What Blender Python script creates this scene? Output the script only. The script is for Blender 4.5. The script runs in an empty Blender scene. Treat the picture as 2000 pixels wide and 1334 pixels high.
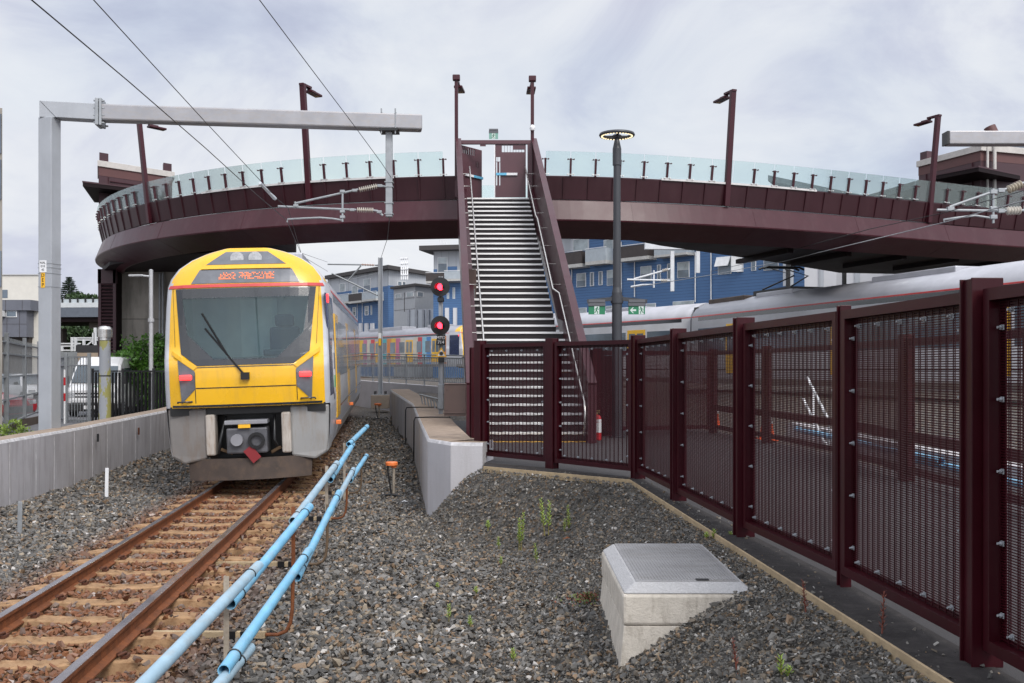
import bpy, bmesh, math, random
import numpy as np
from mathutils import Vector, Matrix
random.seed(11)
S = bpy.context.scene; COL = S.collection
R = math.radians; PI = math.pi
CZ = 1.38; F = 2000.0; HX = 1000.0; HY = 720.0      # eye height, focal length and horizon in photo pixels

def P(px, py, d): return Vector(((px-HX)*d/F, d, CZ-(py-HY)*d/F))          # a sighted point at distance d
def PX(px, d): return (px-HX)*d/F
def PZ(py, d): return CZ-(py-HY)*d/F
def on_z(px, py, z):
    d = (CZ-z)*F/(py-HY); return P(px, py, d)
def on_plane(px, py, A, B):                       # a sighted point on the vertical plane through plan points A, B
    rx = (px-HX)/F; ux, uy = B[0]-A[0], B[1]-A[1]
    d = (A[0]*uy-A[1]*ux)/(rx*uy-ux)
    return P(px, py, d)
def lerp(a, b, t): return a+(b-a)*t
def interp(x, pts):
    if x <= pts[0][0]: return pts[0][1]
    for (x0, y0), (x1, y1) in zip(pts, pts[1:]):
        if x <= x1: return y0+(y1-y0)*(x-x0)/(x1-x0)
    return pts[-1][1]

# ------------------------------------------------------------------ mesh collector
ROOT = {}
class MB:
    def __init__(s): s.v = []; s.f = []; s.m = []; s.mi = 0; s.M = None; s.sm = []
    def add(s, vs, fs, smooth=False):
        n = len(s.v)
        for v in vs:
            v = Vector(v); s.v.append(s.M @ v if s.M else v)
        for f in fs: s.f.append(tuple(i+n for i in f)); s.m.append(s.mi); s.sm.append(smooth)
        return s
    def box(s, c, d, rz=0.0):
        x, y, z = d[0]/2, d[1]/2, d[2]/2; m = Matrix.Translation(c) @ Matrix.Rotation(rz, 4, 'Z')
        vs = [m @ Vector((a*x, b*y, e*z)) for e in (-1, 1) for a, b in ((-1, -1), (1, -1), (1, 1), (-1, 1))]
        return s.add(vs, [(3, 2, 1, 0), (4, 5, 6, 7), (0, 1, 5, 4), (1, 2, 6, 5), (2, 3, 7, 6), (3, 0, 4, 7)])
    def box2(s, a, b): return s.box([(a[i]+b[i])/2 for i in range(3)], [abs(b[i]-a[i]) for i in range(3)])
    def bar(s, a, b, w, h, up=(0, 0, 1)):         # rectangular bar a->b, w across, h along up
        a, b = Vector(a), Vector(b); t = (b-a).normalized(); u = Vector(up); x = t.cross(u)
        if x.length < 1e-4: u = Vector((0, 1, 0)); x = t.cross(u)
        x.normalize(); u = x.cross(t).normalized()
        vs = [p+x*i*w/2+u*j*h/2 for p in (a, b) for i, j in ((-1, -1), (1, -1), (1, 1), (-1, 1))]
        return s.add(vs, [(0, 1, 2, 3), (7, 6, 5, 4), (4, 5, 1, 0), (5, 6, 2, 1), (6, 7, 3, 2), (7, 4, 0, 3)])
    def tube(s, pts, r, n=8, caps=True, closed=False):
        pts = [Vector(p) for p in pts]; N = len(pts); vs = []; fs = []; prev = None
        for i, p in enumerate(pts):
            if closed: t = pts[(i+1) % N]-pts[i-1]
            else: t = pts[min(i+1, N-1)]-pts[max(i-1, 0)]
            t.normalize()
            if prev is None: x = t.cross(Vector((0, 0, 1))); x = x if x.length > 1e-3 else t.cross(Vector((0, 1, 0)))
            else: x = prev-t*prev.dot(t)
            x.normalize(); prev = x; y = t.cross(x); rr = r[i] if isinstance(r, (list, tuple)) else r
            vs += [p+(x*math.cos(2*PI*k/n)+y*math.sin(2*PI*k/n))*rr for k in range(n)]
        for i in range(N if closed else N-1):
            a, b = i*n, ((i+1) % N)*n
            fs += [(a+k, a+(k+1) % n, b+(k+1) % n, b+k) for k in range(n)]
        s.add(vs, fs, True)
        if caps and not closed: s.add(vs[:n], [tuple(range(n-1, -1, -1))]); s.add(vs[-n:], [tuple(range(n))])
        return s
    def pipe(s, a, b, r, wall, n=14):             # hollow pipe
        a, b = Vector(a), Vector(b); t = (b-a).normalized(); x = t.cross(Vector((0, 0, 1))).normalized(); y = t.cross(x)
        ring = lambda p, q: [p+(x*math.cos(2*PI*k/n)+y*math.sin(2*PI*k/n))*q for k in range(n)]
        vs = ring(a, r)+ring(b, r)+ring(b, r-wall)+ring(a, r-wall)
        for g in range(4):
            h = (g+1) % 4; s.add(vs[g*n:(g+1)*n]+vs[h*n:(h+1)*n], [(k, (k+1) % n, n+(k+1) % n, n+k) for k in range(n)], g % 2 == 0)
        return s
    def lathe(s, prof, c=(0, 0, 0), n=16):        # prof [(r, z)...]
        c = Vector(c)
        vs = [c+Vector((r*math.cos(2*PI*k/n), r*math.sin(2*PI*k/n), z)) for r, z in prof for k in range(n)]
        for i in range(len(prof)-1): s.add(vs[i*n:(i+2)*n], [(k, (k+1) % n, n+(k+1) % n, n+k) for k in range(n)], True)
        s.add(vs[:n], [tuple(range(n-1, -1, -1))]); s.add(vs[-n:], [tuple(range(n))]); return s
    def prism(s, poly, f0, f1):                   # poly list of 2-D points; f0/f1 map a 2-D point to each end
        n = len(poly); vs = [f0(p) for p in poly]+[f1(p) for p in poly]
        return s.add(vs, [tuple(range(n-1, -1, -1)), tuple(range(n, 2*n))]+[(k, (k+1) % n, n+(k+1) % n, n+k) for k in range(n)])
    def quad(s, *p): return s.add(p, [tuple(range(len(p)))])
    def sweep(s, path, prof, closed_prof=True, caps=True):   # path: list of (origin, out(2-D vec), up=Z); prof: (o, z)
        n = len(prof); vs = []; fs = []
        for (o, ou) in path: vs += [Vector((o[0]+ou[0]*a, o[1]+ou[1]*a, b)) for a, b in prof]
        K = n if closed_prof else n-1
        for i in range(len(path)-1): fs += [(i*n+k, i*n+(k+1) % n, (i+1)*n+(k+1) % n, (i+1)*n+k) for k in range(K)]
        s.add(vs, fs)
        if caps and closed_prof: s.add(vs[:n], [tuple(range(n-1, -1, -1))]); s.add(vs[-n:], [tuple(range(n))])
        return s
    def text(s, txt, size, M, depth=0.004):       # M maps text plane (x right, y up, z towards reader), centred
        cu = bpy.data.curves.new('t', 'FONT'); cu.body = txt; cu.size = size; cu.align_x = 'CENTER'; cu.align_y = 'CENTER'
        cu.extrude = depth/2; cu.resolution_u = 3; cu.space_line = 0.85
        o = bpy.data.objects.new('t', cu); COL.objects.link(o)
        bpy.context.view_layer.update(); me = bpy.data.meshes.new_from_object(o.evaluated_get(bpy.context.evaluated_depsgraph_get()))
        s.add([M @ v.co for v in me.vertices], [tuple(p.vertices) for p in me.polygons])
        bpy.data.objects.remove(o); bpy.data.curves.remove(cu); bpy.data.meshes.remove(me); return s
    def build(s, name, mats, parent=None, bevel=0.0, recalc=True, world=True):
        mats = mats if isinstance(mats, (list, tuple)) else [mats]
        me = bpy.data.meshes.new(name); vs = s.v
        if parent is not None and world:
            inv = ROOT[parent.name].inverted(); vs = [inv @ v for v in vs]
        me.from_pydata([tuple(v) for v in vs], [], s.f)
        for m in mats: me.materials.append(m)
        me.polygons.foreach_set('material_index', s.m); me.polygons.foreach_set('use_smooth', s.sm)
        if recalc:
            bm = bmesh.new(); bm.from_mesh(me); bmesh.ops.recalc_face_normals(bm, faces=bm.faces); bm.to_mesh(me); bm.free()
        me.update()
        o = bpy.data.objects.new(name, me); COL.objects.link(o)
        if parent is not None: o.parent = parent; ROOT[o.name] = ROOT[parent.name]
        else: ROOT[o.name] = Matrix.Identity(4)
        if bevel:
            b = o.modifiers.new('bevel', 'BEVEL'); b.width = bevel; b.segments = 2; b.limit_method = 'ANGLE'; b.angle_limit = R(40)
        return o

def tag(o, label=None, cat=None, group=None, kind=None):
    if label: o['label'] = label
    if cat: o['category'] = cat
    if group: o['group'] = group
    if kind: o['kind'] = kind
    return o
def thing(name, label, cat, loc=(0, 0, 0), rz=0.0, group=None, rx=0.0, ry=0.0):
    o = bpy.data.objects.new(name, None); COL.objects.link(o); o.empty_display_size = .2
    o.location = loc; o.rotation_euler = (rx, ry, rz)
    ROOT[o.name] = Matrix.Translation(loc) @ Matrix.Rotation(rz, 4, 'Z') @ Matrix.Rotation(ry, 4, 'Y') @ Matrix.Rotation(rx, 4, 'X')
    return tag(o, label, cat, group)
def dup(o, parent=None, loc=None, rz=None, label=None):
    c = o.copy(); COL.objects.link(c)
    if parent is not None: c.parent = parent
    if loc is not None: c.location = loc
    if rz is not None: c.rotation_euler[2] = rz
    if label: c['label'] = label
    for ch in list(o.children): dup(ch, c)
    return c

# ------------------------------------------------------------------ materials
def nodes(name):
    m = bpy.data.materials.new(name); m.use_nodes = True; nt = m.node_tree; nt.nodes.clear()
    out = nt.nodes.new('ShaderNodeOutputMaterial'); b = nt.nodes.new('ShaderNodeBsdfPrincipled')
    nt.links.new(b.outputs[0], out.inputs[0]); return m, nt, b, out
def N(nt, t, **kw):
    n = nt.nodes.new('ShaderNode'+t)
    for k, v in kw.items():
        if k.startswith('i_'): n.inputs[k[2:].replace('_', ' ')].default_value = v
        else: setattr(n, k, v)
    return n
def ramp(nt, stops, interp='LINEAR'):
    r = N(nt, 'ValToRGB'); e = r.color_ramp.elements; r.color_ramp.interpolation = interp
    e[0].position = stops[0][0]; e[0].color = (*stops[0][1], 1); e[1].position = stops[-1][0]; e[1].color = (*stops[-1][1], 1)
    for p, c in stops[1:-1]: x = e.new(p); x.color = (*c, 1)
    return r
def mixc(nt, fac, a, b, blend='MIX'):
    m = N(nt, 'Mix', data_type='RGBA', blend_type=blend); L = nt.links.new
    for sock, v in ((m.inputs[0], fac), (m.inputs[6], a), (m.inputs[7], b)):
        if isinstance(v, (int, float)): sock.default_value = v
        elif isinstance(v, tuple): sock.default_value = (*v[:3], 1)
        else: L(v, sock)
    return m.outputs[2]
def noise(nt, scale, detail=4, rough=.55, stretch=None, coord='Object'):
    tc = N(nt, 'TexCoord'); n = N(nt, 'TexNoise'); n.inputs['Scale'].default_value = scale; n.inputs['Detail'].default_value = detail
    n.inputs['Roughness'].default_value = rough; v = tc.outputs[coord]
    if stretch:
        mp = N(nt, 'Mapping'); mp.inputs['Scale'].default_value = stretch; nt.links.new(v, mp.inputs[0]); v = mp.outputs[0]
    nt.links.new(v, n.inputs['Vector']); return n
MATS = {}
def mat(name, col, rough=.5, metal=0.0, var=.12, scale=3.0, bump=0.0, bscale=60.0, spec=.5, dirt=None, dirtamt=.5, streak=None, coat=0.0, rvar=.1):
    if name in MATS: return MATS[name]
    m, nt, b, out = nodes(name); L = nt.links.new
    lo = tuple(c*(1-var) for c in col); hi = tuple(min(1, c*(1+var)) for c in col)
    n1 = noise(nt, scale, 6, .6); c = mixc(nt, n1.outputs[0], lo, hi)
    r1 = ramp(nt, [(.3, (0, 0, 0)), (.7, (1, 1, 1))]); L(n1.outputs[0], r1.inputs[0]); c = mixc(nt, r1.outputs[0], lo, hi)
    if dirt:
        n2 = noise(nt, scale*2.3, 8, .68, streak); r2 = ramp(nt, [(.48, (0, 0, 0)), (.72, (1, 1, 1))]); L(n2.outputs[0], r2.inputs[0])
        mm = N(nt, 'Math', operation='MULTIPLY'); L(r2.outputs[0], mm.inputs[0]); mm.inputs[1].default_value = dirtamt
        c = mixc(nt, mm.outputs[0], c, dirt)
    L(c, b.inputs['Base Color'])
    b.inputs['Metallic'].default_value = metal; b.inputs['Specular IOR Level'].default_value = spec
    mr = N(nt, 'MapRange'); L(n1.outputs[0], mr.inputs[0]); mr.inputs[3].default_value = max(.02, rough-rvar); mr.inputs[4].default_value = min(1, rough+rvar); L(mr.outputs[0], b.inputs['Roughness'])
    if coat: b.inputs['Coat Weight'].default_value = coat; b.inputs['Coat Roughness'].default_value = .08
    if bump:
        n3 = noise(nt, bscale, 6, .65); bp = N(nt, 'Bump'); bp.inputs['Strength'].default_value = bump; bp.inputs['Distance'].default_value = .02
        L(n3.outputs[0], bp.inputs['Height']); L(bp.outputs[0], b.inputs['Normal'])
    MATS[name] = m; return m
def emit(name, col, strength, base=(.02, .02, .02)):
    m, nt, b, out = nodes(name); b.inputs['Base Color'].default_value = (*base, 1)
    b.inputs['Emission Color'].default_value = (*col, 1); b.inputs['Emission Strength'].default_value = strength; b.inputs['Roughness'].default_value = .3
    MATS[name] = m; return m
def glass(name, tint, milk=.12, milkcol=(.6, .75, .75), rough=.03, refl=.9):
    m, nt, b, out = nodes(name); L = nt.links.new; nt.nodes.remove(b)
    t = N(nt, 'BsdfTransparent'); t.inputs[0].default_value = (*tint, 1); g = N(nt, 'BsdfGlossy'); g.inputs[1].default_value = rough
    d = N(nt, 'BsdfDiffuse'); d.inputs[0].default_value = (*milkcol, 1); x = N(nt, 'MixShader'); x.inputs[0].default_value = milk; L(t.outputs[0], x.inputs[1]); L(d.outputs[0], x.inputs[2])
    fr = N(nt, 'Fresnel'); fr.inputs[0].default_value = 1.5; mm = N(nt, 'Math', operation='MULTIPLY'); L(fr.outputs[0], mm.inputs[0]); mm.inputs[1].default_value = refl
    y = N(nt, 'MixShader'); L(mm.outputs[0], y.inputs[0]); L(x.outputs[0], y.inputs[1]); L(g.outputs[0], y.inputs[2]); L(y.outputs[0], out.inputs[0])
    MATS[name] = m; return m
M_fence = mat('maroon_gloss_paint', (.034, .0028, .0062), .36, var=.2, scale=2, dirt=(.045, .016, .017), dirtamt=.3, streak=(2, 2, .3), spec=.22)
M_parapet = mat('deep_maroon_panel', (.036, .0095, .0135), .38, var=.15, scale=1.0, dirt=(.055, .025, .028), dirtamt=.35, streak=(1, 1, .2), spec=.4)
M_bridge = mat('maroon_satin_paint', (.047, .0080, .0135), .34, spec=.34, var=.12, scale=1.2, dirt=(.10, .05, .055), dirtamt=.3, streak=(1, 1, .25))
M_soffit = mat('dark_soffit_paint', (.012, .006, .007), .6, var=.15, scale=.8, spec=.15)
M_dark = mat('black_steel', (.012, .012, .013), .5, var=.2)
M_black = mat('black_paint', (.008, .008, .009), .4)
M_galv = mat('galvanised_steel', (.31, .325, .34), .5, .35, var=.14, scale=6, dirt=(.24, .25, .26), dirtamt=.5, streak=(1, 1, .3))
M_alu = mat('grey_aluminium', (.32, .315, .33), .42, .4, var=.10, scale=3, dirt=(.34, .28, .22), dirtamt=.4, streak=(1, 1, 3))
M_steel = mat('stainless_steel', (.62, .60, .57), .28, .9, var=.1, scale=5)
M_nosing = mat('pale_nosing', (.90, .89, .88), .5, 0, var=.05)
M_conc = mat('grey_concrete', (.40, .385, .40), .8, var=.10, scale=1.3, dirt=(.20, .185, .175), dirtamt=.6, streak=(2, 2, .25), bump=.25, bscale=35, spec=.25)
M_conc2 = mat('pale_concrete', (.46, .44, .45), .85, var=.07, scale=2, dirt=(.38, .36, .34), dirtamt=.4, bump=.2, bscale=50, spec=.2)
M_ctop = mat('weathered_concrete_top', (.30, .235, .185), .9, var=.2, scale=4, dirt=(.15, .11, .08), dirtamt=.6, bump=.4, bscale=40, spec=.15)
M_joint = mat('pale_joint', (.48, .47, .48), .8, var=.3, scale=9)
M_pier = mat('stained_concrete', (.31, .285, .25), .9, var=.22, scale=.6, dirt=(.10, .095, .085), dirtamt=.6, streak=(2, 2, .3), spec=.2)
M_asph = mat('asphalt', (.062, .058, .060), .85, var=.15, scale=1.5, dirt=(.06, .058, .06), dirtamt=.5, bump=.5, bscale=150, spec=.3)
M_strip = mat('dark_asphalt_strip', (.036, .032, .032), .9, var=.3, scale=5, dirt=(.10, .09, .085), dirtamt=.4, bump=.6, bscale=110, spec=.25)
M_yard = mat('yard_asphalt', (.13, .13, .14), .85, var=.15, scale=.8)
M_timber = mat('weathered_timber', (.42, .32, .20), .85, var=.2, scale=6, dirt=(.22, .17, .12), dirtamt=.5, streak=(1, 1, 8), bump=.3, bscale=60, spec=.2)
M_stake = mat('grey_timber', (.34, .29, .23), .85, var=.2, scale=9, dirt=(.18, .13, .10), dirtamt=.5)
M_rust = mat('rusty_steel', (.195, .062, .019), .75, .1, var=.3, scale=7, dirt=(.075, .026, .013), dirtamt=.6, bump=.3, bscale=90)
M_rust2 = mat('rust_clip', (.085, .028, .013), .8, var=.4, scale=25)
M_railtop = mat('worn_rail_top', (.36, .33, .35), .26, .85, var=.2, scale=3, dirt=(.16, .09, .07), dirtamt=.35, streak=(1, .05, 1))
M_pvc = mat('blue_pvc', (.17, .43, .63), .42, var=.14, scale=4, dirt=(.30, .38, .42), dirtamt=.6, streak=(1, .3, 1))
M_pvcf = mat('faded_blue_pvc', (.29, .42, .51), .55, var=.12, scale=5, dirt=(.33, .32, .29), dirtamt=.6, streak=(1, .3, 1))
M_pvci = mat('pvc_inside', (.05, .11, .16), .6)
M_white = mat('white_paint', (.74, .74, .75), .4, var=.05)
M_red = mat('red_paint', (.50, .02, .025), .3)
M_orange = mat('orange_plastic', (.80, .20, .05), .45, var=.12, scale=8)
M_glassb = glass('balustrade_glass', (.905, .968, .966), .085, (.68, .80, .80), refl=.45)
M_win = mat('window_glass', (.10, .13, .16), .06, var=.6, scale=.5, spec=.8, rvar=.02)
M_winl = mat('pale_window_glass', (.30, .34, .35), .1, var=.5, scale=.7, spec=.8, rvar=.03)
M_green = mat('sign_green', (.012, .17, .075), .4)
M_yellow = mat('sign_yellow', (.80, .43, .02), .45)
# ------------------------------------------------------------------ camera, sky, sun
cam = bpy.data.cameras.new('camera'); co = bpy.data.objects.new('camera', cam); COL.objects.link(co)
co.location = (0, 0, CZ); co.rotation_euler = (R(90), 0, 0); cam.sensor_width = 36; cam.lens = 36; cam.sensor_fit = 'HORIZONTAL'
cam.shift_y = 53/2000; cam.clip_end = 3000; cam.clip_start = .1; S.camera = co
S.view_settings.view_transform = 'Standard'; S.view_settings.look = 'None'; S.view_settings.gamma = 1; S.view_settings.exposure = 0
SUN_EL, SUN_AZ = R(44), R(148)
ZEN, BACK = 1.0, 1.0
w = bpy.data.worlds.new('World'); S.world = w; w.use_nodes = True; nt = w.node_tree; nt.nodes.clear(); L = nt.links.new
bg = N(nt, 'Background'); bg.inputs[1].default_value = .1; wo = N(nt, 'OutputWorld'); L(bg.outputs[0], wo.inputs[0])
sky = N(nt, 'TexSky', sky_type='NISHITA', sun_disc=False, sun_elevation=SUN_EL, sun_rotation=SUN_AZ)
tc = N(nt, 'TexCoord'); mp = N(nt, 'Mapping'); mp.inputs['Scale'].default_value = (1, 1, 1.7); mp.inputs['Location'].default_value = (.35, 0, .3); L(tc.outputs['Generated'], mp.inputs[0])
nz = N(nt, 'TexNoise'); nz.inputs['Scale'].default_value = 4.2; nz.inputs['Detail'].default_value = 7; nz.inputs['Roughness'].default_value = .57; nz.inputs['Distortion'].default_value = .5; L(mp.outputs[0], nz.inputs['Vector'])
cr = ramp(nt, [(.28, (5.2, 5.4, 6.8)), (.41, (6.5, 6.8, 7.95)), (.50, (7.7, 8.0, 8.7)), (.64, (8.8, 9.0, 9.3))]); L(nz.outputs[0], cr.inputs[0])
nz2 = N(nt, 'TexNoise'); nz2.inputs['Scale'].default_value = 1.7; nz2.inputs['Detail'].default_value = 3; mp2 = N(nt, 'Mapping'); mp2.inputs['Location'].default_value = (3.1, 1.7, .2); mp2.inputs['Scale'].default_value = (1, 1, 2); L(tc.outputs['Generated'], mp2.inputs[0]); L(mp2.outputs[0], nz2.inputs['Vector'])
r2 = ramp(nt, [(.48, (0, 0, 0)), (.70, (.38, .38, .38))]); L(nz2.outputs[0], r2.inputs[0])
skyb = mixc(nt, 1.0, sky.outputs[0], (1.15, 1.15, 1.1), 'MULTIPLY')
clear = mixc(nt, .55, skyb, (5.9, 7.3, 9.0))
base = mixc(nt, r2.outputs[0], cr.outputs[0], clear)
# overcast skies are brightest overhead and round the hidden sun, behind the photographer
sxyz = N(nt, 'SeparateXYZ'); L(tc.outputs['Generated'], sxyz.inputs[0])
def lift(sock, a, b, k):
    m_ = N(nt, 'MapRange', interpolation_type='SMOOTHSTEP'); L(sock, m_.inputs[0]); m_.inputs[1].default_value = a; m_.inputs[2].default_value = b; m_.inputs[3].default_value = 0; m_.inputs[4].default_value = k; return m_.outputs[0]
a1 = N(nt, 'Math', operation='ADD'); L(lift(sxyz.outputs[2], .34, .95, ZEN), a1.inputs[0])
neg = N(nt, 'VectorMath', operation='DOT_PRODUCT'); neg.inputs[1].default_value = (.42, -.90, .1); L(tc.outputs['Generated'], neg.inputs[0]); L(lift(neg.outputs['Value'], .15, .95, BACK), a1.inputs[1])
a2 = N(nt, 'Math', operation='ADD'); L(a1.outputs[0], a2.inputs[0]); a2.inputs[1].default_value = 1
vm = N(nt, 'VectorMath', operation='SCALE'); L(base, vm.inputs[0]); L(a2.outputs[0], vm.inputs['Scale']); L(vm.outputs[0], bg.inputs[0])
sd = bpy.data.lights.new('sun', 'SUN'); sd.energy = 2.2; sd.angle = R(22); sd.color = (1, .955, .885)
so = bpy.data.objects.new('sun', sd); COL.objects.link(so)
dv = Vector((math.sin(SUN_AZ)*math.cos(SUN_EL), math.cos(SUN_AZ)*math.cos(SUN_EL), math.sin(SUN_EL)))
so.rotation_euler = dv.to_track_quat('Z', 'Y').to_euler(); so.location = (0, 0, 40)

# ------------------------------------------------------------------ terrain
def tx(d): return -3.66-.093*(d-8.4)-.0009*(d-8.4)*abs(d-8.4)        # track centre line
def grade(d): return .03*max(0.0, min(d, 60)-20)
def bz(d): return -.865+grade(d)
RAIL = -.64
LWALL = [(-7.1, 4), (-7.75, 11), (-8.05, 16.1), (-8.45, 21), (-8.72, 26.4), (-9.6, 33), (-11.2, 42), (-14, 54)]
RWALL = [(-.42, 14.92), (-.9, 15.02), (-1.3, 15.8), (-1.78, 20), (-2.63, 27), (-3.95, 34), (-4.4, 36)]
EDGE = [(2.05, 1.0), (1.95, 4.0), (1.92, 4.5), (1.456, 12.66), (-.4, 14.4)]     # timber edging beside the fence
def seg_dist(x, y, pts):
    best = 1e9
    for (ax, ay), (bx, by) in zip(pts, pts[1:]):
        ux, uy = bx-ax, by-ay; l2 = ux*ux+uy*uy; t = max(0, min(1, ((x-ax)*ux+(y-ay)*uy)/l2))
        best = min(best, math.hypot(x-ax-ux*t, y-ay-uy*t))
    return best
def edge_x(d):
    if d <= 12.66: return interp(d, [(p[1], p[0]) for p in EDGE[:4]])
    return lerp(1.456, -.4, min(1, (d-12.66)/1.74))
def lwall_x(d): return interp(d, [(p[1], p[0]) for p in LWALL])
def rwall_x(d): return interp(d, [(p[1], p[0]) for p in RWALL])
def smooth(t): t = max(0., min(1., t)); return t*t*(3-2*t)
def lump(x, y): return .022*math.sin(x*3.1+y*1.3)*math.sin(y*2.3-x*1.7)+.012*math.sin(x*7.3+1)*math.sin(y*6.1)
def gz(x, d):
    """height of the gravel / ground surface"""
    if d < 16 and x > -1.6:
        if x >= edge_x(d): return -.03
        s = seg_dist(x, d, EDGE); wv = lerp(1.85, 1.05, smooth((d-8)/6))
        k = smooth(s/wv); return -.035-(-.035-bz(d))*k+lump(x, d)*min(1, s*2)
    if x < lwall_x(d)-.3: return -.42
    if d >= 16 and x > rwall_x(d)+.35: return -.03 if d < 26 else min(.5, -.03+.05*(d-26))
    t = abs(x-tx(d)); h = bz(d)
    if t > 1.4: h -= .04*min(1, (t-1.4))
    if x < lwall_x(d)+1.6 and d < 60: h += .10*smooth((lwall_x(d)+1.6-x)/1.6)   # ballast banked against the wall
    return h+lump(x, d)*.5

m, nt, b, out = nodes('gravel_bed'); L = nt.links.new; MATS['gravel_bed'] = m
v1 = N(nt, 'TexVoronoi'); v1.inputs['Scale'].default_value = 26; tcx = N(nt, 'TexCoord'); L(tcx.outputs['Object'], v1.inputs['Vector'])
sp = N(nt, 'SeparateColor'); L(v1.outputs['Color'], sp.inputs[0])
STONE = [(0, (.052, .050, .048)), (.18, (.110, .103, .094)), (.33, (.068, .061, .053)), (.46, (.148, .140, .130)), (.56, (.115, .088, .060)), (.66, (.19, .17, .15)), (.76, (.22, .135, .070)), (.86, (.27, .215, .15)), (.93, (.17, .168, .165)), (.97, (.48, .45, .42))]
rr = ramp(nt, STONE, 'CONSTANT'); L(sp.outputs[0], rr.inputs[0])
dk = mixc(nt, .5, rr.outputs[0], (.036, .031, .026)); at = N(nt, 'Attribute', attribute_name='rust'); L(mixc(nt, at.outputs['Fac'], dk, (.14, .062, .028)), b.inputs['Base Color'])
b.inputs['Roughness'].default_value = .85; bp = N(nt, 'Bump'); bp.inputs['Strength'].default_value = 1; bp.inputs['Distance'].default_value = .03; bp.invert = True
L(v1.outputs['Distance'], bp.inputs['Height']); L(bp.outputs[0], b.inputs['Normal'])
def stone_mat(name, stops, wet):
    m, nt, b, out = nodes(name); L = nt.links.new; g = N(nt, 'NewGeometry'); rr = ramp(nt, stops, 'CONSTANT'); L(g.outputs['Random Per Island'], rr.inputs[0])
    n1 = noise(nt, 45, 4, .7); c = mixc(nt, n1.outputs[0], mixc(nt, .3, rr.outputs[0], (.03, .03, .03)), mixc(nt, .12, rr.outputs[0], (.6, .58, .55)))
    at = N(nt, 'Attribute', attribute_name='rust'); L(mixc(nt, at.outputs['Fac'], c, (.20, .070, .023)), b.inputs['Base Color']); b.inputs['Roughness'].default_value = wet; b.inputs['Specular IOR Level'].default_value = .35
    MATS[name] = m; return m
M_stone = stone_mat('ballast_stone', STONE, .72)
FINE = [(0, (.046, .044, .041)), (.22, (.102, .097, .086)), (.40, (.066, .060, .052)), (.54, (.14, .13, .115)), (.66, (.13, .10, .066)), (.78, (.19, .17, .145)), (.87, (.235, .155, .085)), (.95, (.42, .40, .37))]
M_fine = stone_mat('fine_gravel', FINE, .8)
def rustf(x, d): t = abs(x-tx(d)); return max(0., min(.92, 1.0-(t-.75)/.75))*.9

# ground sheet: a fine grid near by, coarse out to the horizon
def grid_ground():
    xs = sorted(set([-900, -300, -120, -60, -40, -30, -22]+[round(-18+i*.3, 3) for i in range(int(24/.3)+1)]+[6.5, 7.5, 9, 12, 20, 40, 120, 300, 900]))
    ds = sorted(set([-60, -20, -5, 0, 2]+[round(3+i*.3, 3) for i in range(int(15/.3)+1)]+[18.5+i for i in range(28)]+[50, 60, 80, 120, 300, 1500]))
    def hz(x, d):
        if x > 6: return lerp(-.03, .40, smooth((x-6)/3)) if d < 70 else .6
        if d > 55: return .5
        return gz(x, d)-.03
    vs = [(x, d, hz(x, d)) for d in ds for x in xs]; n = len(xs)
    fs = [(j*n+i, j*n+i+1, (j+1)*n+i+1, (j+1)*n+i) for j in range(len(ds)-1) for i in range(n-1)]
    mb = MB(); mb.add(vs, fs, True); o = mb.build('ground', MATS['gravel_bed']); tag(o, kind='structure')
    a = o.data.attributes.new('rust', 'FLOAT', 'POINT'); a.data.foreach_set('value', [rustf(v[0], v[1])*.9 for v in vs])
grid_ground()

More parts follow.
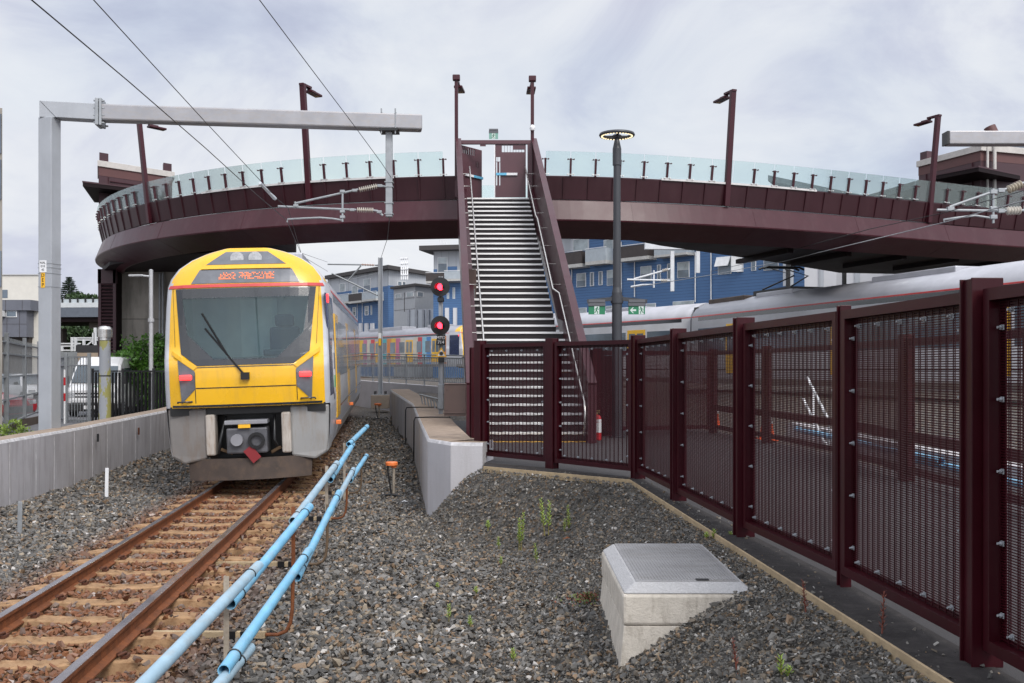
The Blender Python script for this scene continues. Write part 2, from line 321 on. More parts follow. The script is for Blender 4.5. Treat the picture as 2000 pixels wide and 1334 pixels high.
# ------------------------------------------------------------------ stones: merged meshes of chipped rocks
rng = np.random.default_rng(5)
def rock_shapes(k):
    out = []
    for i in range(k):
        bm = bmesh.new(); K_ = int(rng.integers(7, 10)); p = rng.normal(size=(K_, 3)); p /= np.linalg.norm(p, axis=1)[:, None]; p *= np.array([1.05, .78, .58])*rng.uniform(.85, 1.2, (K_, 1))
        for q in p: bm.verts.new(q)
        r = bmesh.ops.convex_hull(bm, input=bm.verts); bmesh.ops.delete(bm, geom=[g for g in r['geom_interior'] if isinstance(g, bmesh.types.BMVert)], context='VERTS')
        bm.verts.ensure_lookup_table(); bm.verts.index_update(); out.append((np.array([v.co[:] for v in bm.verts]), np.array([[v.index for v in f.verts] for f in bm.faces if len(f.verts) == 3]))); bm.free()
    return out
def stones(name, pts, sizes, rust, material, label, shapes, flat=.5):
    pts = np.asarray(pts, float); sizes = np.asarray(sizes, float); n = len(pts)
    ang = rng.uniform(0, 2*PI, (n, 3)); ang[:, 0] = rng.normal(0, flat, n); ang[:, 1] = rng.normal(0, flat, n)
    cx, sx, cy, sy, cz, sz = np.cos(ang[:, 0]), np.sin(ang[:, 0]), np.cos(ang[:, 1]), np.sin(ang[:, 1]), np.cos(ang[:, 2]), np.sin(ang[:, 2])
    Rm = np.stack([np.stack([cz*cy, cz*sy*sx-sz*cx, cz*sy*cx+sz*sx], -1), np.stack([sz*cy, sz*sy*sx+cz*cx, sz*sy*cx-cz*sx], -1), np.stack([-sy, cy*sx, cy*cx], -1)], 1)
    which = rng.integers(0, len(shapes), n); V = []; Fc = []; A = []; base = 0
    for k, (sv, sf) in enumerate(shapes):
        ix = np.nonzero(which == k)[0]
        if len(ix) == 0: continue
        vv = np.einsum('nij,vj->nvi', Rm[ix], sv)*sizes[ix][:, None, None]+pts[ix][:, None, :]
        V.append(vv.reshape(-1, 3)); m_ = len(sv)
        Fc.append((sf[None]+(np.arange(len(ix))*m_)[:, None, None]+base).reshape(-1, 3)); A.append(np.repeat(rust[ix], m_)); base += m_*len(ix)
    V = np.concatenate(V); Fc = np.concatenate(Fc); A = np.concatenate(A)
    me = bpy.data.meshes.new(name); me.vertices.add(len(V)); me.vertices.foreach_set('co', V.ravel()); me.loops.add(Fc.size); me.loops.foreach_set('vertex_index', Fc.ravel().astype(np.int32))
    me.polygons.add(len(Fc)); me.polygons.foreach_set('loop_start', np.arange(0, Fc.size, 3, dtype=np.int32)); me.polygons.foreach_set('use_smooth', np.zeros(len(Fc), dtype=bool)); me.update(calc_edges=True)
    a = me.attributes.new('rust', 'FLOAT', 'POINT'); a.data.foreach_set('value', A.astype(np.float32)); me.materials.append(material); me.validate()
    o = bpy.data.objects.new(name, me); COL.objects.link(o); tag(o, label, 'gravel', kind='stuff'); return o
shapes = rock_shapes(26)
def rail_clear(x, d):                              # keep stones off the rails
    for s in (-.5685, .5685):
        if abs(x-tx(d)-s*1.005) < .085: return False
    return True
SL0, SLS = 4.9, .68
def on_sleeper(x, d):
    t = x-tx(d)
    if abs(t) > 1.06: return False
    k = (d-SL0-.095*-t)/SLS; return abs(k-round(k))*SLS < .085
pts, sz, ru = [], [], []
for d0, d1, dens, s0, s1 in ((4.9, 9, 640, .020, .044), (9, 14, 500, .021, .045), (14, 20, 340, .024, .048), (20, 37, 150, .03, .06)):
    x0, x1 = -8.9, 1.6; n = int((d1-d0)*(x1-x0)*dens)
    for _ in range(n):
        d = random.uniform(d0, d1); x = random.uniform(x0, x1)
        if abs(x) > d*.52+.2 or x < lwall_x(d)+.06: continue
        if d > 14.9 and x > rwall_x(d)-.06: continue
        if x > edge_x(d)-.05: continue
        s = seg_dist(x, d, EDGE) if x > -1.6 else 9
        if s < 1.15+.35*math.sin(d*2.1)*math.sin(d*.7) and random.random() > (.10+.30*smooth((5.9-d)/.7)+.25*smooth((s-.4)/.8)): continue
        if not rail_clear(x, d): continue
        r = random.uniform(s0, s1)*(.8 if s < 2 else 1)*(1.35 if random.random() < .06 else 1)
        if on_sleeper(x, d):
            if random.random() > .16: continue
            pts.append((x, d, bz(d)+.085+r*.4))
        else: pts.append((x, d, gz(x, d)+r*random.uniform(-.1, .35)+(.0 if abs(x-tx(d)) > 1.1 else .030)))
        sz.append(r); ru.append(min(1, rustf(x, d)*random.choice((.35, .75, .95, 1.0))))
stones('ballast', pts, sz, np.array(ru), M_stone, 'dark grey crushed stone ballast with tan and rust stones along the track', shapes)
pts, sz = [], []
for d0, d1, dens in ((4.4, 7, 3600), (7, 10, 2400), (10, 15.2, 1300)):
    for _ in range(int((d1-d0)*3.6*dens)):
        d = random.uniform(d0, d1); x = random.uniform(-1.7, 1.95)
        s = seg_dist(x, d, EDGE)
        if x > edge_x(d)-.012 or s > 1.9 or abs(x) > d*.52: continue
        if s > .9 and random.random() > 1-(s-.9)/1.0: continue
        if d > 14.6 and x > rwall_x(d)-.03 : continue
        r = random.choice((.0055, .007, .008, .010, .012, .016))*random.uniform(.85, 1.3)*lerp(1, 1.35, smooth((d-7)/6)); pts.append((x, d, gz(x, d)+r*.15)); sz.append(r)
for _ in range(260):                               # strays kicked onto the asphalt strip
    d = random.uniform(4.4, 14); f_ = random.random()**2; x = edge_x(d)+.02+f_*.28; r = random.choice((.005, .006, .008, .012, .018)); pts.append((x, d, .006+r*.3)); sz.append(r)
for _ in range(150):                               # coarser spill in the near corner
    d = random.gauss(5.5, .5); x = random.gauss(1.35, .22)
    if x > edge_x(d)-.03 or d < 4.5: continue
    r = random.uniform(.016, .036); pts.append((x, d, gz(x, d)+r*.3)); sz.append(r)
stones('fine_gravel', pts, sz, np.zeros(len(pts)), M_fine, 'fine dark grey gravel on the mound beside the maroon fence', shapes)

# ------------------------------------------------------------------ track
def rz_at(d): return RAIL+grade(d)
def tdir(d): v = Vector((tx(d+.1)-tx(d-.1), .2)); v.normalize(); return v
def rail(side, label):
    path = []; d = 3.2
    while d < 44: 
        t = tdir(d); path.append(((tx(d)+side*.5685*t.y, d-side*.5685*t.x), (t.y, -t.x), d)); d += .6
    mb = MB(); lift = .02 if side > 0 else -.02
    foot = [(-.065, -.152), (.065, -.152), (.065, -.140), (.012, -.122), (.010, -.045), (.035, -.034), (.036, -.006), (-.036, -.006), (-.035, -.034), (-.010, -.045), (-.012, -.122), (-.065, -.140)]
    n = len(foot); vs = []; fs = []
    for (o, u, d) in path:
        vs += [Vector((o[0]+u[0]*a, o[1]+u[1]*a, rz_at(d)+lift+c)) for a, c in foot]
    for i in range(len(path)-1): fs += [(i*n+k, i*n+(k+1) % n, (i+1)*n+(k+1) % n, (i+1)*n+k) for k in range(n)]
    mb.add(vs, fs)
    top = [(-.036, -.006), (.036, -.006), (.036, -.004), (.030, 0), (-.030, 0), (-.036, -.004)]; n = 6; vs = []; fs = []; mb.mi = 1
    for (o, u, d) in path: vs += [Vector((o[0]+u[0]*a, o[1]+u[1]*a, rz_at(d)+lift+c+.0005)) for a, c in top]
    for i in range(len(path)-1): fs += [(i*n+k, i*n+(k+1) % n, (i+1)*n+(k+1) % n, (i+1)*n+k) for k in range(n)]
    mb.add(vs, fs); o = mb.build('rail', [M_rust, M_railtop]); tag(o, label, 'rail', 'running rails')
rail(-1, 'rusty steel rail on the left of the track, next to the long grey wall')
rail(1, 'rusty steel rail on the right of the track, next to the blue pipes')
M_sleep = mat('rust_dusted_sleeper', (.33, .205, .115), .9, var=.28, scale=5, dirt=(.15, .07, .032), dirtamt=.75, bump=.35, bscale=40, spec=.15)
def sleeper_proto():
    t = thing('railway_sleeper', 'rust dusted concrete sleeper under the two rusty rails', 'sleeper', (0, 0, 0), 0, 'concrete sleepers of the track')
    prof = [(-1.05, -.03), (-.95, -.012), (-.72, .0), (-.42, .0), (-.15, -.022), (.15, -.022), (.42, .0), (.72, .0), (.95, -.012), (1.05, -.03)]; mb = MB(); vs = []
    for x, z in prof: vs += [(x, -.125, z-.16), (x, -.10, z-.012), (x, -.085, z), (x, .085, z), (x, .10, z-.012), (x, .125, z-.16)]
    fs = [(i*6+k, i*6+k+1, i*6+k+7, i*6+k+6) for i in range(9) for k in range(5)]+[(5, 4, 3, 2, 1, 0), (54, 55, 56, 57, 58, 59)]
    mb.add(vs, fs); mb.build('body', M_sleep, t, world=False)
    for rx in (-.5685, .5685):
        for s in (-1, 1):
            mb = MB(); x = rx+s*.085
            e = [(0, -.055), (.030, -.05), (.045, -.02), (.030, .012), (0, .02), (-.02, .0), (-.012, -.03), (.010, -.02)]
            mb.tube([(x+s*a, y*1.5+.01, .035+.014*math.sin(i*1.1)) for i, (a, y) in enumerate(e)], .011, 6)
            mb.box((x+s*.035, 0, .012), (.05, .09, .03)); mb.build('rail_clip', M_rust2, t, world=False)
    return t
sp0 = sleeper_proto(); k = 0; d = SL0
while d < 38:
    o = sp0 if k == 0 else dup(sp0); tv = tdir(d)
    o.location = (tx(d), d, rz_at(d)-.150); o.rotation_euler = (0, 0, math.atan2(-tv.x, tv.y)+random.uniform(-.008, .008)); k += 1; d += SLS

# ------------------------------------------------------------------ concrete walls beside the track
def offset_path(pts, sub=6):
    q = []
    for (a, b) in zip(pts, pts[1:]):
        for i in range(sub): q.append((lerp(a[0], b[0], i/sub), lerp(a[1], b[1], i/sub)))
    q.append(pts[-1]); return q
def wall(name, label, pts, side, thick, ztop, joints, jmat, face=None):
    path = []
    for i, p in enumerate(pts):
        a = Vector(pts[max(i-1, 0)]); c = Vector(pts[min(i+1, len(pts)-1)]); t = (c-a).normalized(); nrm = Vector((t.y, -t.x))*side; path.append((p, (nrm.x, nrm.y)))
    # nrm points to the track
    mb = MB(); vs = []; fs = []
    prof = lambda zt, zb: [(0, zb), (0, zt-.05), (-.02, zt-.012), (-.03, zt), (-thick+.03, zt+.0), (-thick, zt-.03), (-thick, zb)]
    n = 7
    for (p, u) in path:
        zt = ztop(p); zb = zt-1.45; vs += [Vector((p[0]+u[0]*a, p[1]+u[1]*a, z)) for a, z in prof(zt, zb)]
    K = len(path)
    for i in range(K-1):
        for k in range(n): 
            mb.mi = 1 if k in (3, 4) else (2 if k in (1, 2) else 0); mb.add([], []); f = (i*n+k, i*n+(k+1) % n, (i+1)*n+(k+1) % n, (i+1)*n+k); fs.append((f, mb.mi))
    base = len(mb.v); mb.v += vs
    for f, mi in fs: mb.f.append(f); mb.m.append(mi); mb.sm.append(False)
    mb.mi = 0; mb.f += [tuple(range(n-1, -1, -1)), tuple(range((K-1)*n, K*n))]; mb.m += [0, 0]; mb.sm += [False, False]
    o = mb.build(name, [face or M_conc, M_ctop, M_joint]); tag(o, label, 'wall')
    if joints:
        acc = 0; nxt = .5; jb = MB()
        for (p, u), (q, v) in zip(path, path[1:]):
            l = math.hypot(q[0]-p[0], q[1]-p[1])
            while nxt < acc+l:
                t = (nxt-acc)/l; x, y = lerp(p[0], q[0], t)+u[0]*.0005, lerp(p[1], q[1], t)+u[1]*.0005; zt = ztop((x, y))
                if y < 15.9 and face: nxt += .3; continue
                jb.box((x, y, zt-.75), (.008, .012, 1.36), math.atan2(u[1], u[0])); nxt += joints*random.uniform(.85, 1.15)
            acc += l
        jb.build('pour_joints', jmat, o)
    return o
wl = wall('retaining_wall', 'long low grey concrete wall curving along the left of the track', offset_path(LWALL), 1, .45, lambda p: .245+.5*grade(p[1]), 1.0, M_joint)
tag(wl)
for px, py in ((190, 855), (270, 842)):
    q = on_plane(px, py, LWALL[2], LWALL[4]); mb = MB(); mb.box((q.x+.012, q.y, q.z), (.03, .05, .16), .08); mb.build('recess_box', M_rust2 if px > 200 else M_dark, wl)
wr = wall('wall_end', 'thick pale grey concrete wall ending beside the maroon fence', [(-.43, 14.92)]+offset_path([(-.9, 15.02), (-1.3, 15.8), (-1.78, 20), (-2.63, 27), (-3.95, 34), (-4.3, 36)], 5), -1, .70, lambda p: .30+grade(p[1])*.75, 1.25, M_stake, mat('pale_wall_concrete', (.47, .455, .47), .82, var=.07, scale=1.5, dirt=(.36, .34, .34), dirtamt=.4, streak=(2, 2, .25), bump=.2, bscale=35, spec=.2))
# cables draped over the wall
for px, py in ((795, 800), (812, 815)):
    q = on_plane(px, py, RWALL[3], RWALL[5]); zt = .30+grade(q.y)*.75
    mb = MB(); mb.tube([(q.x+.85, q.y-.05, zt-.2), (q.x+.72, q.y-.05, zt+.02), (q.x+.3, q.y, zt+.02), (q.x-.01, q.y, zt+.01), (q.x-.035, q.y, zt-.06), (q.x-.045, q.y+.02, zt-.9)], .016, 6)
    o = mb.build('cable', M_black); tag(o, 'black cable draped over the thick concrete wall, '+('farther of the two' if px < 800 else 'nearer of the two'), 'cable', 'cables over the wall')
# ------------------------------------------------------------------ paving inside the fence
def sheet(name, pts, z, m, thick=.05):
    mb = MB(); mb.prism(pts, lambda p: (p[0], p[1], z-thick), lambda p: (p[0], p[1], z)); o = mb.build(name, m); tag(o, kind='structure'); return o
NODES = [(2.27, 2.9), (2.19, 4.78), (2.10, 6.48), (1.905, 8.42), (1.74, 10.72), (1.58, 12.84), (.552, 14.15), (-.475, 15.3)]
sheet('paving', [(2.15, .8), (2.05, 6), (1.70, 10.7), (1.55, 12.75), (.5, 14.1), (-.38, 14.95), (-.45, 17), (-1.2, 22), (-1.9, 31), (2.0, 31), (4.5, 22.4), (5.1, 18), (5.25, 12), (5.25, .8)], 0.0, M_asph)
sheet('mowing_strip', [(2.04, .8), (1.95, 4.0), (1.92, 4.5), (1.456, 12.66), (-.4, 14.4), (-.40, 14.98), (.52, 14.22), (1.62, 12.86), (1.78, 10.7), (2.16, 6.5), (2.33, 2), (2.33, .8)], .004, M_strip)
mb = MB()
for (a, b) in zip(EDGE, EDGE[1:]): mb.bar((a[0], a[1], -.035), (b[0], b[1], -.035), .016, .088)
o = mb.build('timber_edging', M_timber, bevel=.003); tag(o, 'pale timber edging board between the gravel mound and the maroon fence', 'edging')

# ------------------------------------------------------------------ maroon mesh fence
fence = thing('mesh_fence', 'long maroon steel mesh fence beside the gravel mound with heavy posts', 'fence', (1.6, 10, 0))
def fence_panel(parent, A, B, side, z0, z1, clips, detail=True, mesh_m=None, gap0=.085, gap1=.085):
    A, B = Vector((*A, 0)), Vector((*B, 0)); t = (B-A).normalized(); n = Vector((t.y, -t.x, 0))*side; a, b = A+t*gap0, B-t*gap1; f = MB(); fw, fd = .055, .07
    off = n*.0
    for z in (z0+fw/2, z1-fw/2): f.bar(a+off+Vector((0, 0, z)), b+off+Vector((0, 0, z)), fd, fw)
    for p, s in ((a, 1), (b, -1)): q = p+t*s*fw/2+off; f.bar(q+Vector((0, 0, z0+fw)), q+Vector((0, 0, z1-fw)), fw if False else fd, fw, up=t)
    # lip the mesh sits on, at the far face
    for z in (z0+fw+.016, z1-fw-.016): f.bar(a+t*fw-n*.029+Vector((0, 0, z)), b-t*fw-n*.029+Vector((0, 0, z)), .006, .032)
    for p, s in ((a, 1), (b, -1)): q = p+t*s*(fw+.016)-n*.029; f.bar(q+Vector((0, 0, z0+fw+.032)), q+Vector((0, 0, z1-fw-.032)), .006, .032, up=t)
    fo = f.build('panel_frame', M_fence, parent)
    if mesh_m is False: return fo
    m = MB(); Ln = (b-a).length; w0 = a-n*.020; zz0, zz1 = z0+fw+.004, z1-fw-.004; hw = .0042
    k = int((Ln-2*fw)/.0762); s0 = (Ln-k*.0762)/2
    for i in range(k+1):
        q = w0+t*(s0+i*.0762)
        for o in ((.0045, -.0045) if detail else (0,)): m.bar(q+n*o+Vector((0, 0, zz0)), q+n*o+Vector((0, 0, zz1)), hw, hw, up=t)
    z = zz0+.01
    while z < zz1: m.bar(w0+t*(fw+.004)+Vector((0, 0, z)), w0+t*(Ln-fw-.004)+Vector((0, 0, z)), .0057, .0057); z += .0127
    m.build('wire_mesh', M_fence, fo)
    if clips:
        spots = []
        for i in range(5): z = lerp(zz0+.12, zz1-.12, i/4); spots += [(fw+.05, z), (Ln-fw-.035, z)]
        kk = max(4, round(Ln/.33))
        for i in range(kk): s = lerp(fw+.16, Ln-fw-.12, i/(kk-1)); spots += [(s, zz0+.045), (s, zz1-.045)]
        tgt = None if clips == 1 else MB()
        for s, z in spots:
            c = tgt or MB(); q = w0+t*s+n*.012+Vector((0, 0, z))
            c.bar(q-t*.013, q+t*.013, .004, .024); c.tube([q, q+n*.024], .0065, 6); c.tube([q+n*.005, q+n*.011], .011, 6)
            if not tgt: c.build('mesh_clip', M_galvb, fo)
        if tgt: tag(tgt.build('mesh_clip', M_galvb, fo), kind='stuff')
    return fo
M_galvb = mat('bright_zinc', (.40, .42, .45), .35, .4, var=.12, scale=30)
def fence_post(parent, p, ang, w=.14, dp=.12, h=1.80):
    mb = MB(); c, s = math.cos(ang), math.sin(ang)
    hh = h; t = .012        # H section: two flanges and a web
    for o in (-1, 1): mb.box((p[0]-s*o*(dp/2-t/2), p[1]+c*o*(dp/2-t/2), hh/2), (w, t, hh), ang)
    for o in (-1, 1): mb.box((p[0]+c*o*(w/2-.022), p[1]+s*o*(w/2-.022), hh/2), (t, dp-2*t-.001, hh-.004), ang)
    mb.box((p[0], p[1], h-.006), (w-.06, dp-2*t-.002, .008), ang)
    return mb.build('post', M_fence, parent, bevel=.003)
for i, p in enumerate(NODES):
    if i in (2,): 
        a, b = Vector(NODES[1]), Vector(NODES[3]); ang = math.atan2(*(reversed((b-a)[:])))-PI/2
        fence_post(fence, p, ang, .07, .07, 1.78); continue
    a, b = Vector(NODES[max(i-1, 0)]), Vector(NODES[min(i+1, len(NODES)-1)]); d_ = b-a; ang = math.atan2(d_.y, d_.x)-PI/2
    if i >= 6: ang = math.atan2(1.15, -1.0)-PI/2-PI/2+R(0); ang = math.atan2(-1.2, 1.03)
    fence_post(fence, (p[0]-.0, p[1]), ang if i < 6 else ang, .15, .12)
for i, (A, B) in enumerate(zip(NODES, NODES[1:])):
    g0 = .045 if i == 2 else .085; g1 = .045 if i == 1 else .085
    fence_panel(fence, A, B, -1 if True else 1, .09, 1.745, 1 if i in (1, 2, 3, 5, 6) else 2, gap0=g0, gap1=g1)
fence_post(fence, (-.60, 16.3), .3, .13, .12, 1.72)
mb = MB(); mb.box((-.87, 15.75, .905), (.33, .17, .50), -.05); mb.box((-.87, 15.66, 1.145), (.335, .02, .012), -.05); mb.box((-.87, 15.655, .70), (.335, .02, .01), -.05)
for sx in (-.12, .12):
    for sz in (.75, 1.06): mb.lathe([(.009, 0), (.009, .01)], (-.87+sx, 15.66, sz), 6)
M_brown = mat('brown_enamel', (.075, .045, .037), .45, var=.12)
o = mb.build('junction_box', M_brown, bevel=.006); tag(o, 'brown metal junction box fixed at the end of the maroon fence', 'box')

# far fence round the enclosure
far = thing('mesh_fence', 'farther maroon mesh fence across the paved yard, in front of the silver train', 'fence', (4.7, 12, 0))
FN = [(1.72, 20.9), (2.5, 21.2), (4.3, 21.9), (4.72, 19.0), (5.0, 15.6), (4.85, 12.6), (4.8, 9.4), (4.8, 6.2)]
for i, (A, B) in enumerate(zip(FN, FN[1:])): fence_panel(far, A, B, -1, .10, 1.75, 0, detail=False, mesh_m=i < 2 or i in (4,))
for i, p in enumerate(FN):
    a, b = Vector(FN[max(i-1, 0)]), Vector(FN[min(i+1, len(FN)-1)]); d_ = b-a; fence_post(far, p, math.atan2(d_.y, d_.x), .22 if i in (0, 1, 4, 5) else .14, .14, 1.80)
for A, B in list(zip(FN, FN[1:]))[2:]:
    mb = MB(); mb.bar((A[0], A[1]-.05, .55), (B[0], B[1]-.05, .55), .05, .12); mb.build('mid_rail', M_fence, far)
mb = MB(); mb.box((1.95, 21.05, .82), (.5, .05, 1.64), .25); mb.build('solid_panel', M_fence, far)

# ------------------------------------------------------------------ pit with lid
def frustum(mb, x0, x1, y0, y1, z0, X0, X1, Y0, Y1, z1):
    mb.add([(x0, y0, z0), (x1, y0, z0), (x1, y1, z0), (x0, y1, z0), (X0, Y0, z1), (X1, Y0, z1), (X1, Y1, z1), (X0, Y1, z1)], [(3, 2, 1, 0), (4, 5, 6, 7), (0, 1, 5, 4), (1, 2, 6, 5), (2, 3, 7, 6), (3, 0, 4, 7)])
pit = thing('cable_pit', 'pale concrete pit with a ribbed metal lid half buried in gravel', 'pit', (1.15, 7.5, -.6))
x0, x1, y0, y1 = .725, 1.60, 6.69, 8.30
M_pit = mat('rough_pale_concrete_lit', (.60, .55, .48), .9, var=.1, scale=5, dirt=(.30, .26, .21), dirtamt=.65, streak=(2, 2, .6), bump=.45, bscale=55, spec=.2)  # pit body lightened: direct light on its front put into the colour
mb = MB(); frustum(mb, x0, x1, y0, y1, -.30, x0, x1, y0, y1, -.095); mb.build('body', M_pit, pit, bevel=.02)
mb = MB(); frustum(mb, x0-.06, x1-.012, y0-.02, y1-.012, -1.0, x0+.006, x1-.012, y0+.010, y1-.012, -.303); mb.build('base', M_pit, pit, bevel=.008)
M_cham = mat('sparkling_pale_concrete', (.43, .425, .43), .92, var=.12, scale=60, bump=.6, bscale=90, spec=.2)  # rim toned down in colour so the body reads as directly lit
mb = MB(); frustum(mb, x0+.001, x1-.001, y0+.001, y1-.001, -.094, x0+.085, x1-.075, y0+.09, y1-.04, -.034); mb.build('bevelled_rim', M_cham, pit, bevel=.018)
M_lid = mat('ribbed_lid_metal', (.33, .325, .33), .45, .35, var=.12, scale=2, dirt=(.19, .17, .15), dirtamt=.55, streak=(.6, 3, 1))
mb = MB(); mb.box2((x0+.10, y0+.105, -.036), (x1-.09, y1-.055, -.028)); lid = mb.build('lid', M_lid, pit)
mb = MB(); n_ = 30
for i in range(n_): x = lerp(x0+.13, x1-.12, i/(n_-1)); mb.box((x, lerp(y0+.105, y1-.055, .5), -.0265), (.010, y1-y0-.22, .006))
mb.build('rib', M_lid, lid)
mb = MB(); mb.box((lerp(x0, x1, .62), y0+.13, -.0235), (.085, .045, .004)); mb.build('lifting_slot', M_dark, lid)

# ------------------------------------------------------------------ blue pipes on brackets
UP = [((200, 1420, 5.2), (505, 1105, 8.75), 1), ((450, 1180, 7.75), (605, 990, 11.3), 0), ((572, 1018, 10.7), (658, 905, 14.9), 1), ((645, 937, 14.2), (689, 868, 17.8), 0), ((681, 868, 17.4), (717, 833, 19.6), 0)]
LO = [((355, 1425, 5.2), (488, 1266, 6.8), 1), ((437, 1310, 6.1), (603, 1076, 9.4), 0), ((580, 1128, 8.9), (662, 962, 12.4), 0), ((645, 1002, 11.8), (690, 917, 15.6), 1), ((684, 938, 15.1), (716, 890, 18.4), 0)]
words = ['nearest', 'second', 'third', 'fourth', 'farthest']
for tier, r, rows in (('upper', .044, UP), ('lower', .038, LO)):
    for i, (a, b, faded) in enumerate(rows):
        t = thing('plastic_pipe', f'{"faded grey-blue" if faded else "bright blue"} plastic pipe, {words[i]} length of the {tier} run beside the track', 'pipe', P(*a), 0, 'blue pipes on brackets')
        mb = MB(); mb.pipe(P(*a), P(*b), r, .006, 18); mb.build('pipe_wall', M_pvcf if faded else M_pvc, t)
        u = (P(*b)-P(*a)).normalized()
        for s in (.28, (P(*b)-P(*a)).length-.32):
            mb = MB(); q = P(*a)+u*s; x = u.cross(Vector((0, 0, 1))).normalized(); y = u.cross(x)
            mb.tube([q+(x*math.cos(2*PI*k/14)+y*math.sin(2*PI*k/14))*(r+.003) for k in range(14)], .006, 5, closed=True); mb.build('cable_tie', M_black, t)
for i, (d, pxr, pyr, pxl, pyl, dl) in enumerate(((8.45, 571, 1130, 449, 1126, 7.85), (11.5, 639, 985, 578, 990, 10.95), (15.0, 677, 925, 642, 910, 14.3), (18.1, 706, 885, 676, 865, 17.5))):
    g = bz(d)+.02; xr = PX(pxr, d); zt = PZ(pyr, d); xa = tx(d)+.62
    t = thing('pipe_bracket', f'bent rusty pipe bracket on a timber bar by the rail, {words[i] if i < 3 else "farthest"} along the blue pipes', 'bracket', (xr, d, g), 0, 'pipe brackets')
    mb = MB(); mb.tube([(xr-.25, d, g+.03), (xr-.12, d, g+.03), (xr-.05, d, g+.06), (xr-.015, d, g+.13), (xr, d, g+.25), (xr+.005, d, zt)], .016, 8); mb.build('riser', M_rust if i % 2 == 0 else mat('brown_steel', (.13, .085, .05), .7, var=.3, scale=8), t)
    mb = MB(); mb.bar((xa, d+.08, g+.015), (xr-.22, d, g+.03), .055, .05); mb.build('timber_bar', M_timber, t)
    for s in (.30, .62):
        mb = MB(); q = Vector((lerp(xa, xr, .62+s*.3-.12), d+.03*(1-s), g+.027)); mb.box(q, (.075, .068, .065)); mb.build('coupler', M_black, t)
    xl = PX(pxl, dl); gl = gz(xl, dl); zt = PZ(pyl, dl); mb = MB(); mb.bar((xl-.03, dl+.01, gl-.05), (xl-.03, dl+.01, zt), .042, .006, up=(0, 1, 0)); mb.bar((xl-.0475, dl+.03, gl-.05), (xl-.0475, dl+.03, zt), .006, .035, up=(0, 1, 0))
    o = mb.build('angle_post', M_stake if i != 1 else M_rust); tag(o, f'thin weathered angle post holding the upper blue pipe, {words[i] if i < 3 else "farthest"} along the track', 'post', 'pipe posts')

# ------------------------------------------------------------------ trackside markers
def cap_marker(px, py, d, rad, label):
    x = PX(px, d); zc = PZ(py, d); g = gz(x, d); t = thing('track_marker', label, 'marker', (x, d, g))
    mb = MB(); mb.lathe([(rad*.95, zc-.055), (rad, zc-.05), (rad, zc-.005), (rad*.92, zc+.01), (0.01, zc+.012)], (x, d, 0), 20); mb.lathe([(rad*.45, zc-.09), (rad*.45, zc-.055)], (x+rad*.35, d, 0), 10); mb.build('cap', M_orange, t)
    mb = MB(); mb.tube([(x+rad*.3, d, g-.05), (x+rad*.35, d, zc-.07)], .024, 8); mb.build('stem', M_stake, t)
    mb = MB(); mb.tube([(x-rad*.6, d-.02, zc-.06), (x-rad*.6, d-.03, zc-.15), (x-rad*.1, d-.05, g+.12), (x, d-.06, g+.02)], .016, 6)
    for q in (-.03, .02): mb.tube([(x-.22, d-.1+q, g+.02), (x, d-.13+q, g+.05), (x+.2, d-.1+q*2, g+.02)], .018, 6)
    mb.build('cable', M_black, t)
cap_marker(765, 903, 18.4, .11, 'orange capped track marker with coiled black cable on the gravel')
cap_marker(738, 788, 36, .13, 'small orange capped marker in front of the mast footing')
for px, pt, d, lab in ((208, 914, 17.9, 'short white marker stake in the ballast by the long wall, farther one'), (38, 980, 14.0, 'short white marker stake in the ballast by the long wall, nearer one')):
    x = PX(px, d); mb = MB(); mb.bar((x, d, gz(x, d)-.05), (x+.01, d, PZ(pt, d)), .06, .02, up=(0, 1, 0)); o = mb.build('marker_stake', M_white if px > 100 else M_galv, bevel=.004); tag(o, lab, 'stake')
# scraps of litter
for px, py, sz_, nm, c, lab in ((790, 948, .06, 'paper_scrap', M_white, 'crumpled white paper scrap on the gravel beside the orange marker'), (1108, 1044, .05, 'brick_chip', M_rust, 'brown brick chip on the gravel near the weeds'), (812, 1118, .03, 'paper_scrap', M_white, 'tiny white scrap on the gravel below the wall corner'), (770, 817, .12, 'plastic_scrap', mat('pale_green', (.35, .6, .45), .5), 'pale green plastic scrap on the ballast beside the thick wall')):
    q = on_z(px, py, -.6); q.z = gz(q.x, q.y)+.02; mb = MB(); mb.add([q+Vector(v)*sz_ for v in ((-1, -.4, 0), (.2, -.6, .2), (1, 0, 0), (.3, .5, .25), (-.6, .5, .1), (0, 0, .5))], [(0, 1, 5), (1, 2, 5), (2, 3, 5), (3, 4, 5), (4, 0, 5), (4, 3, 2, 1, 0)]); o = mb.build(nm, c); tag(o, lab, 'litter')

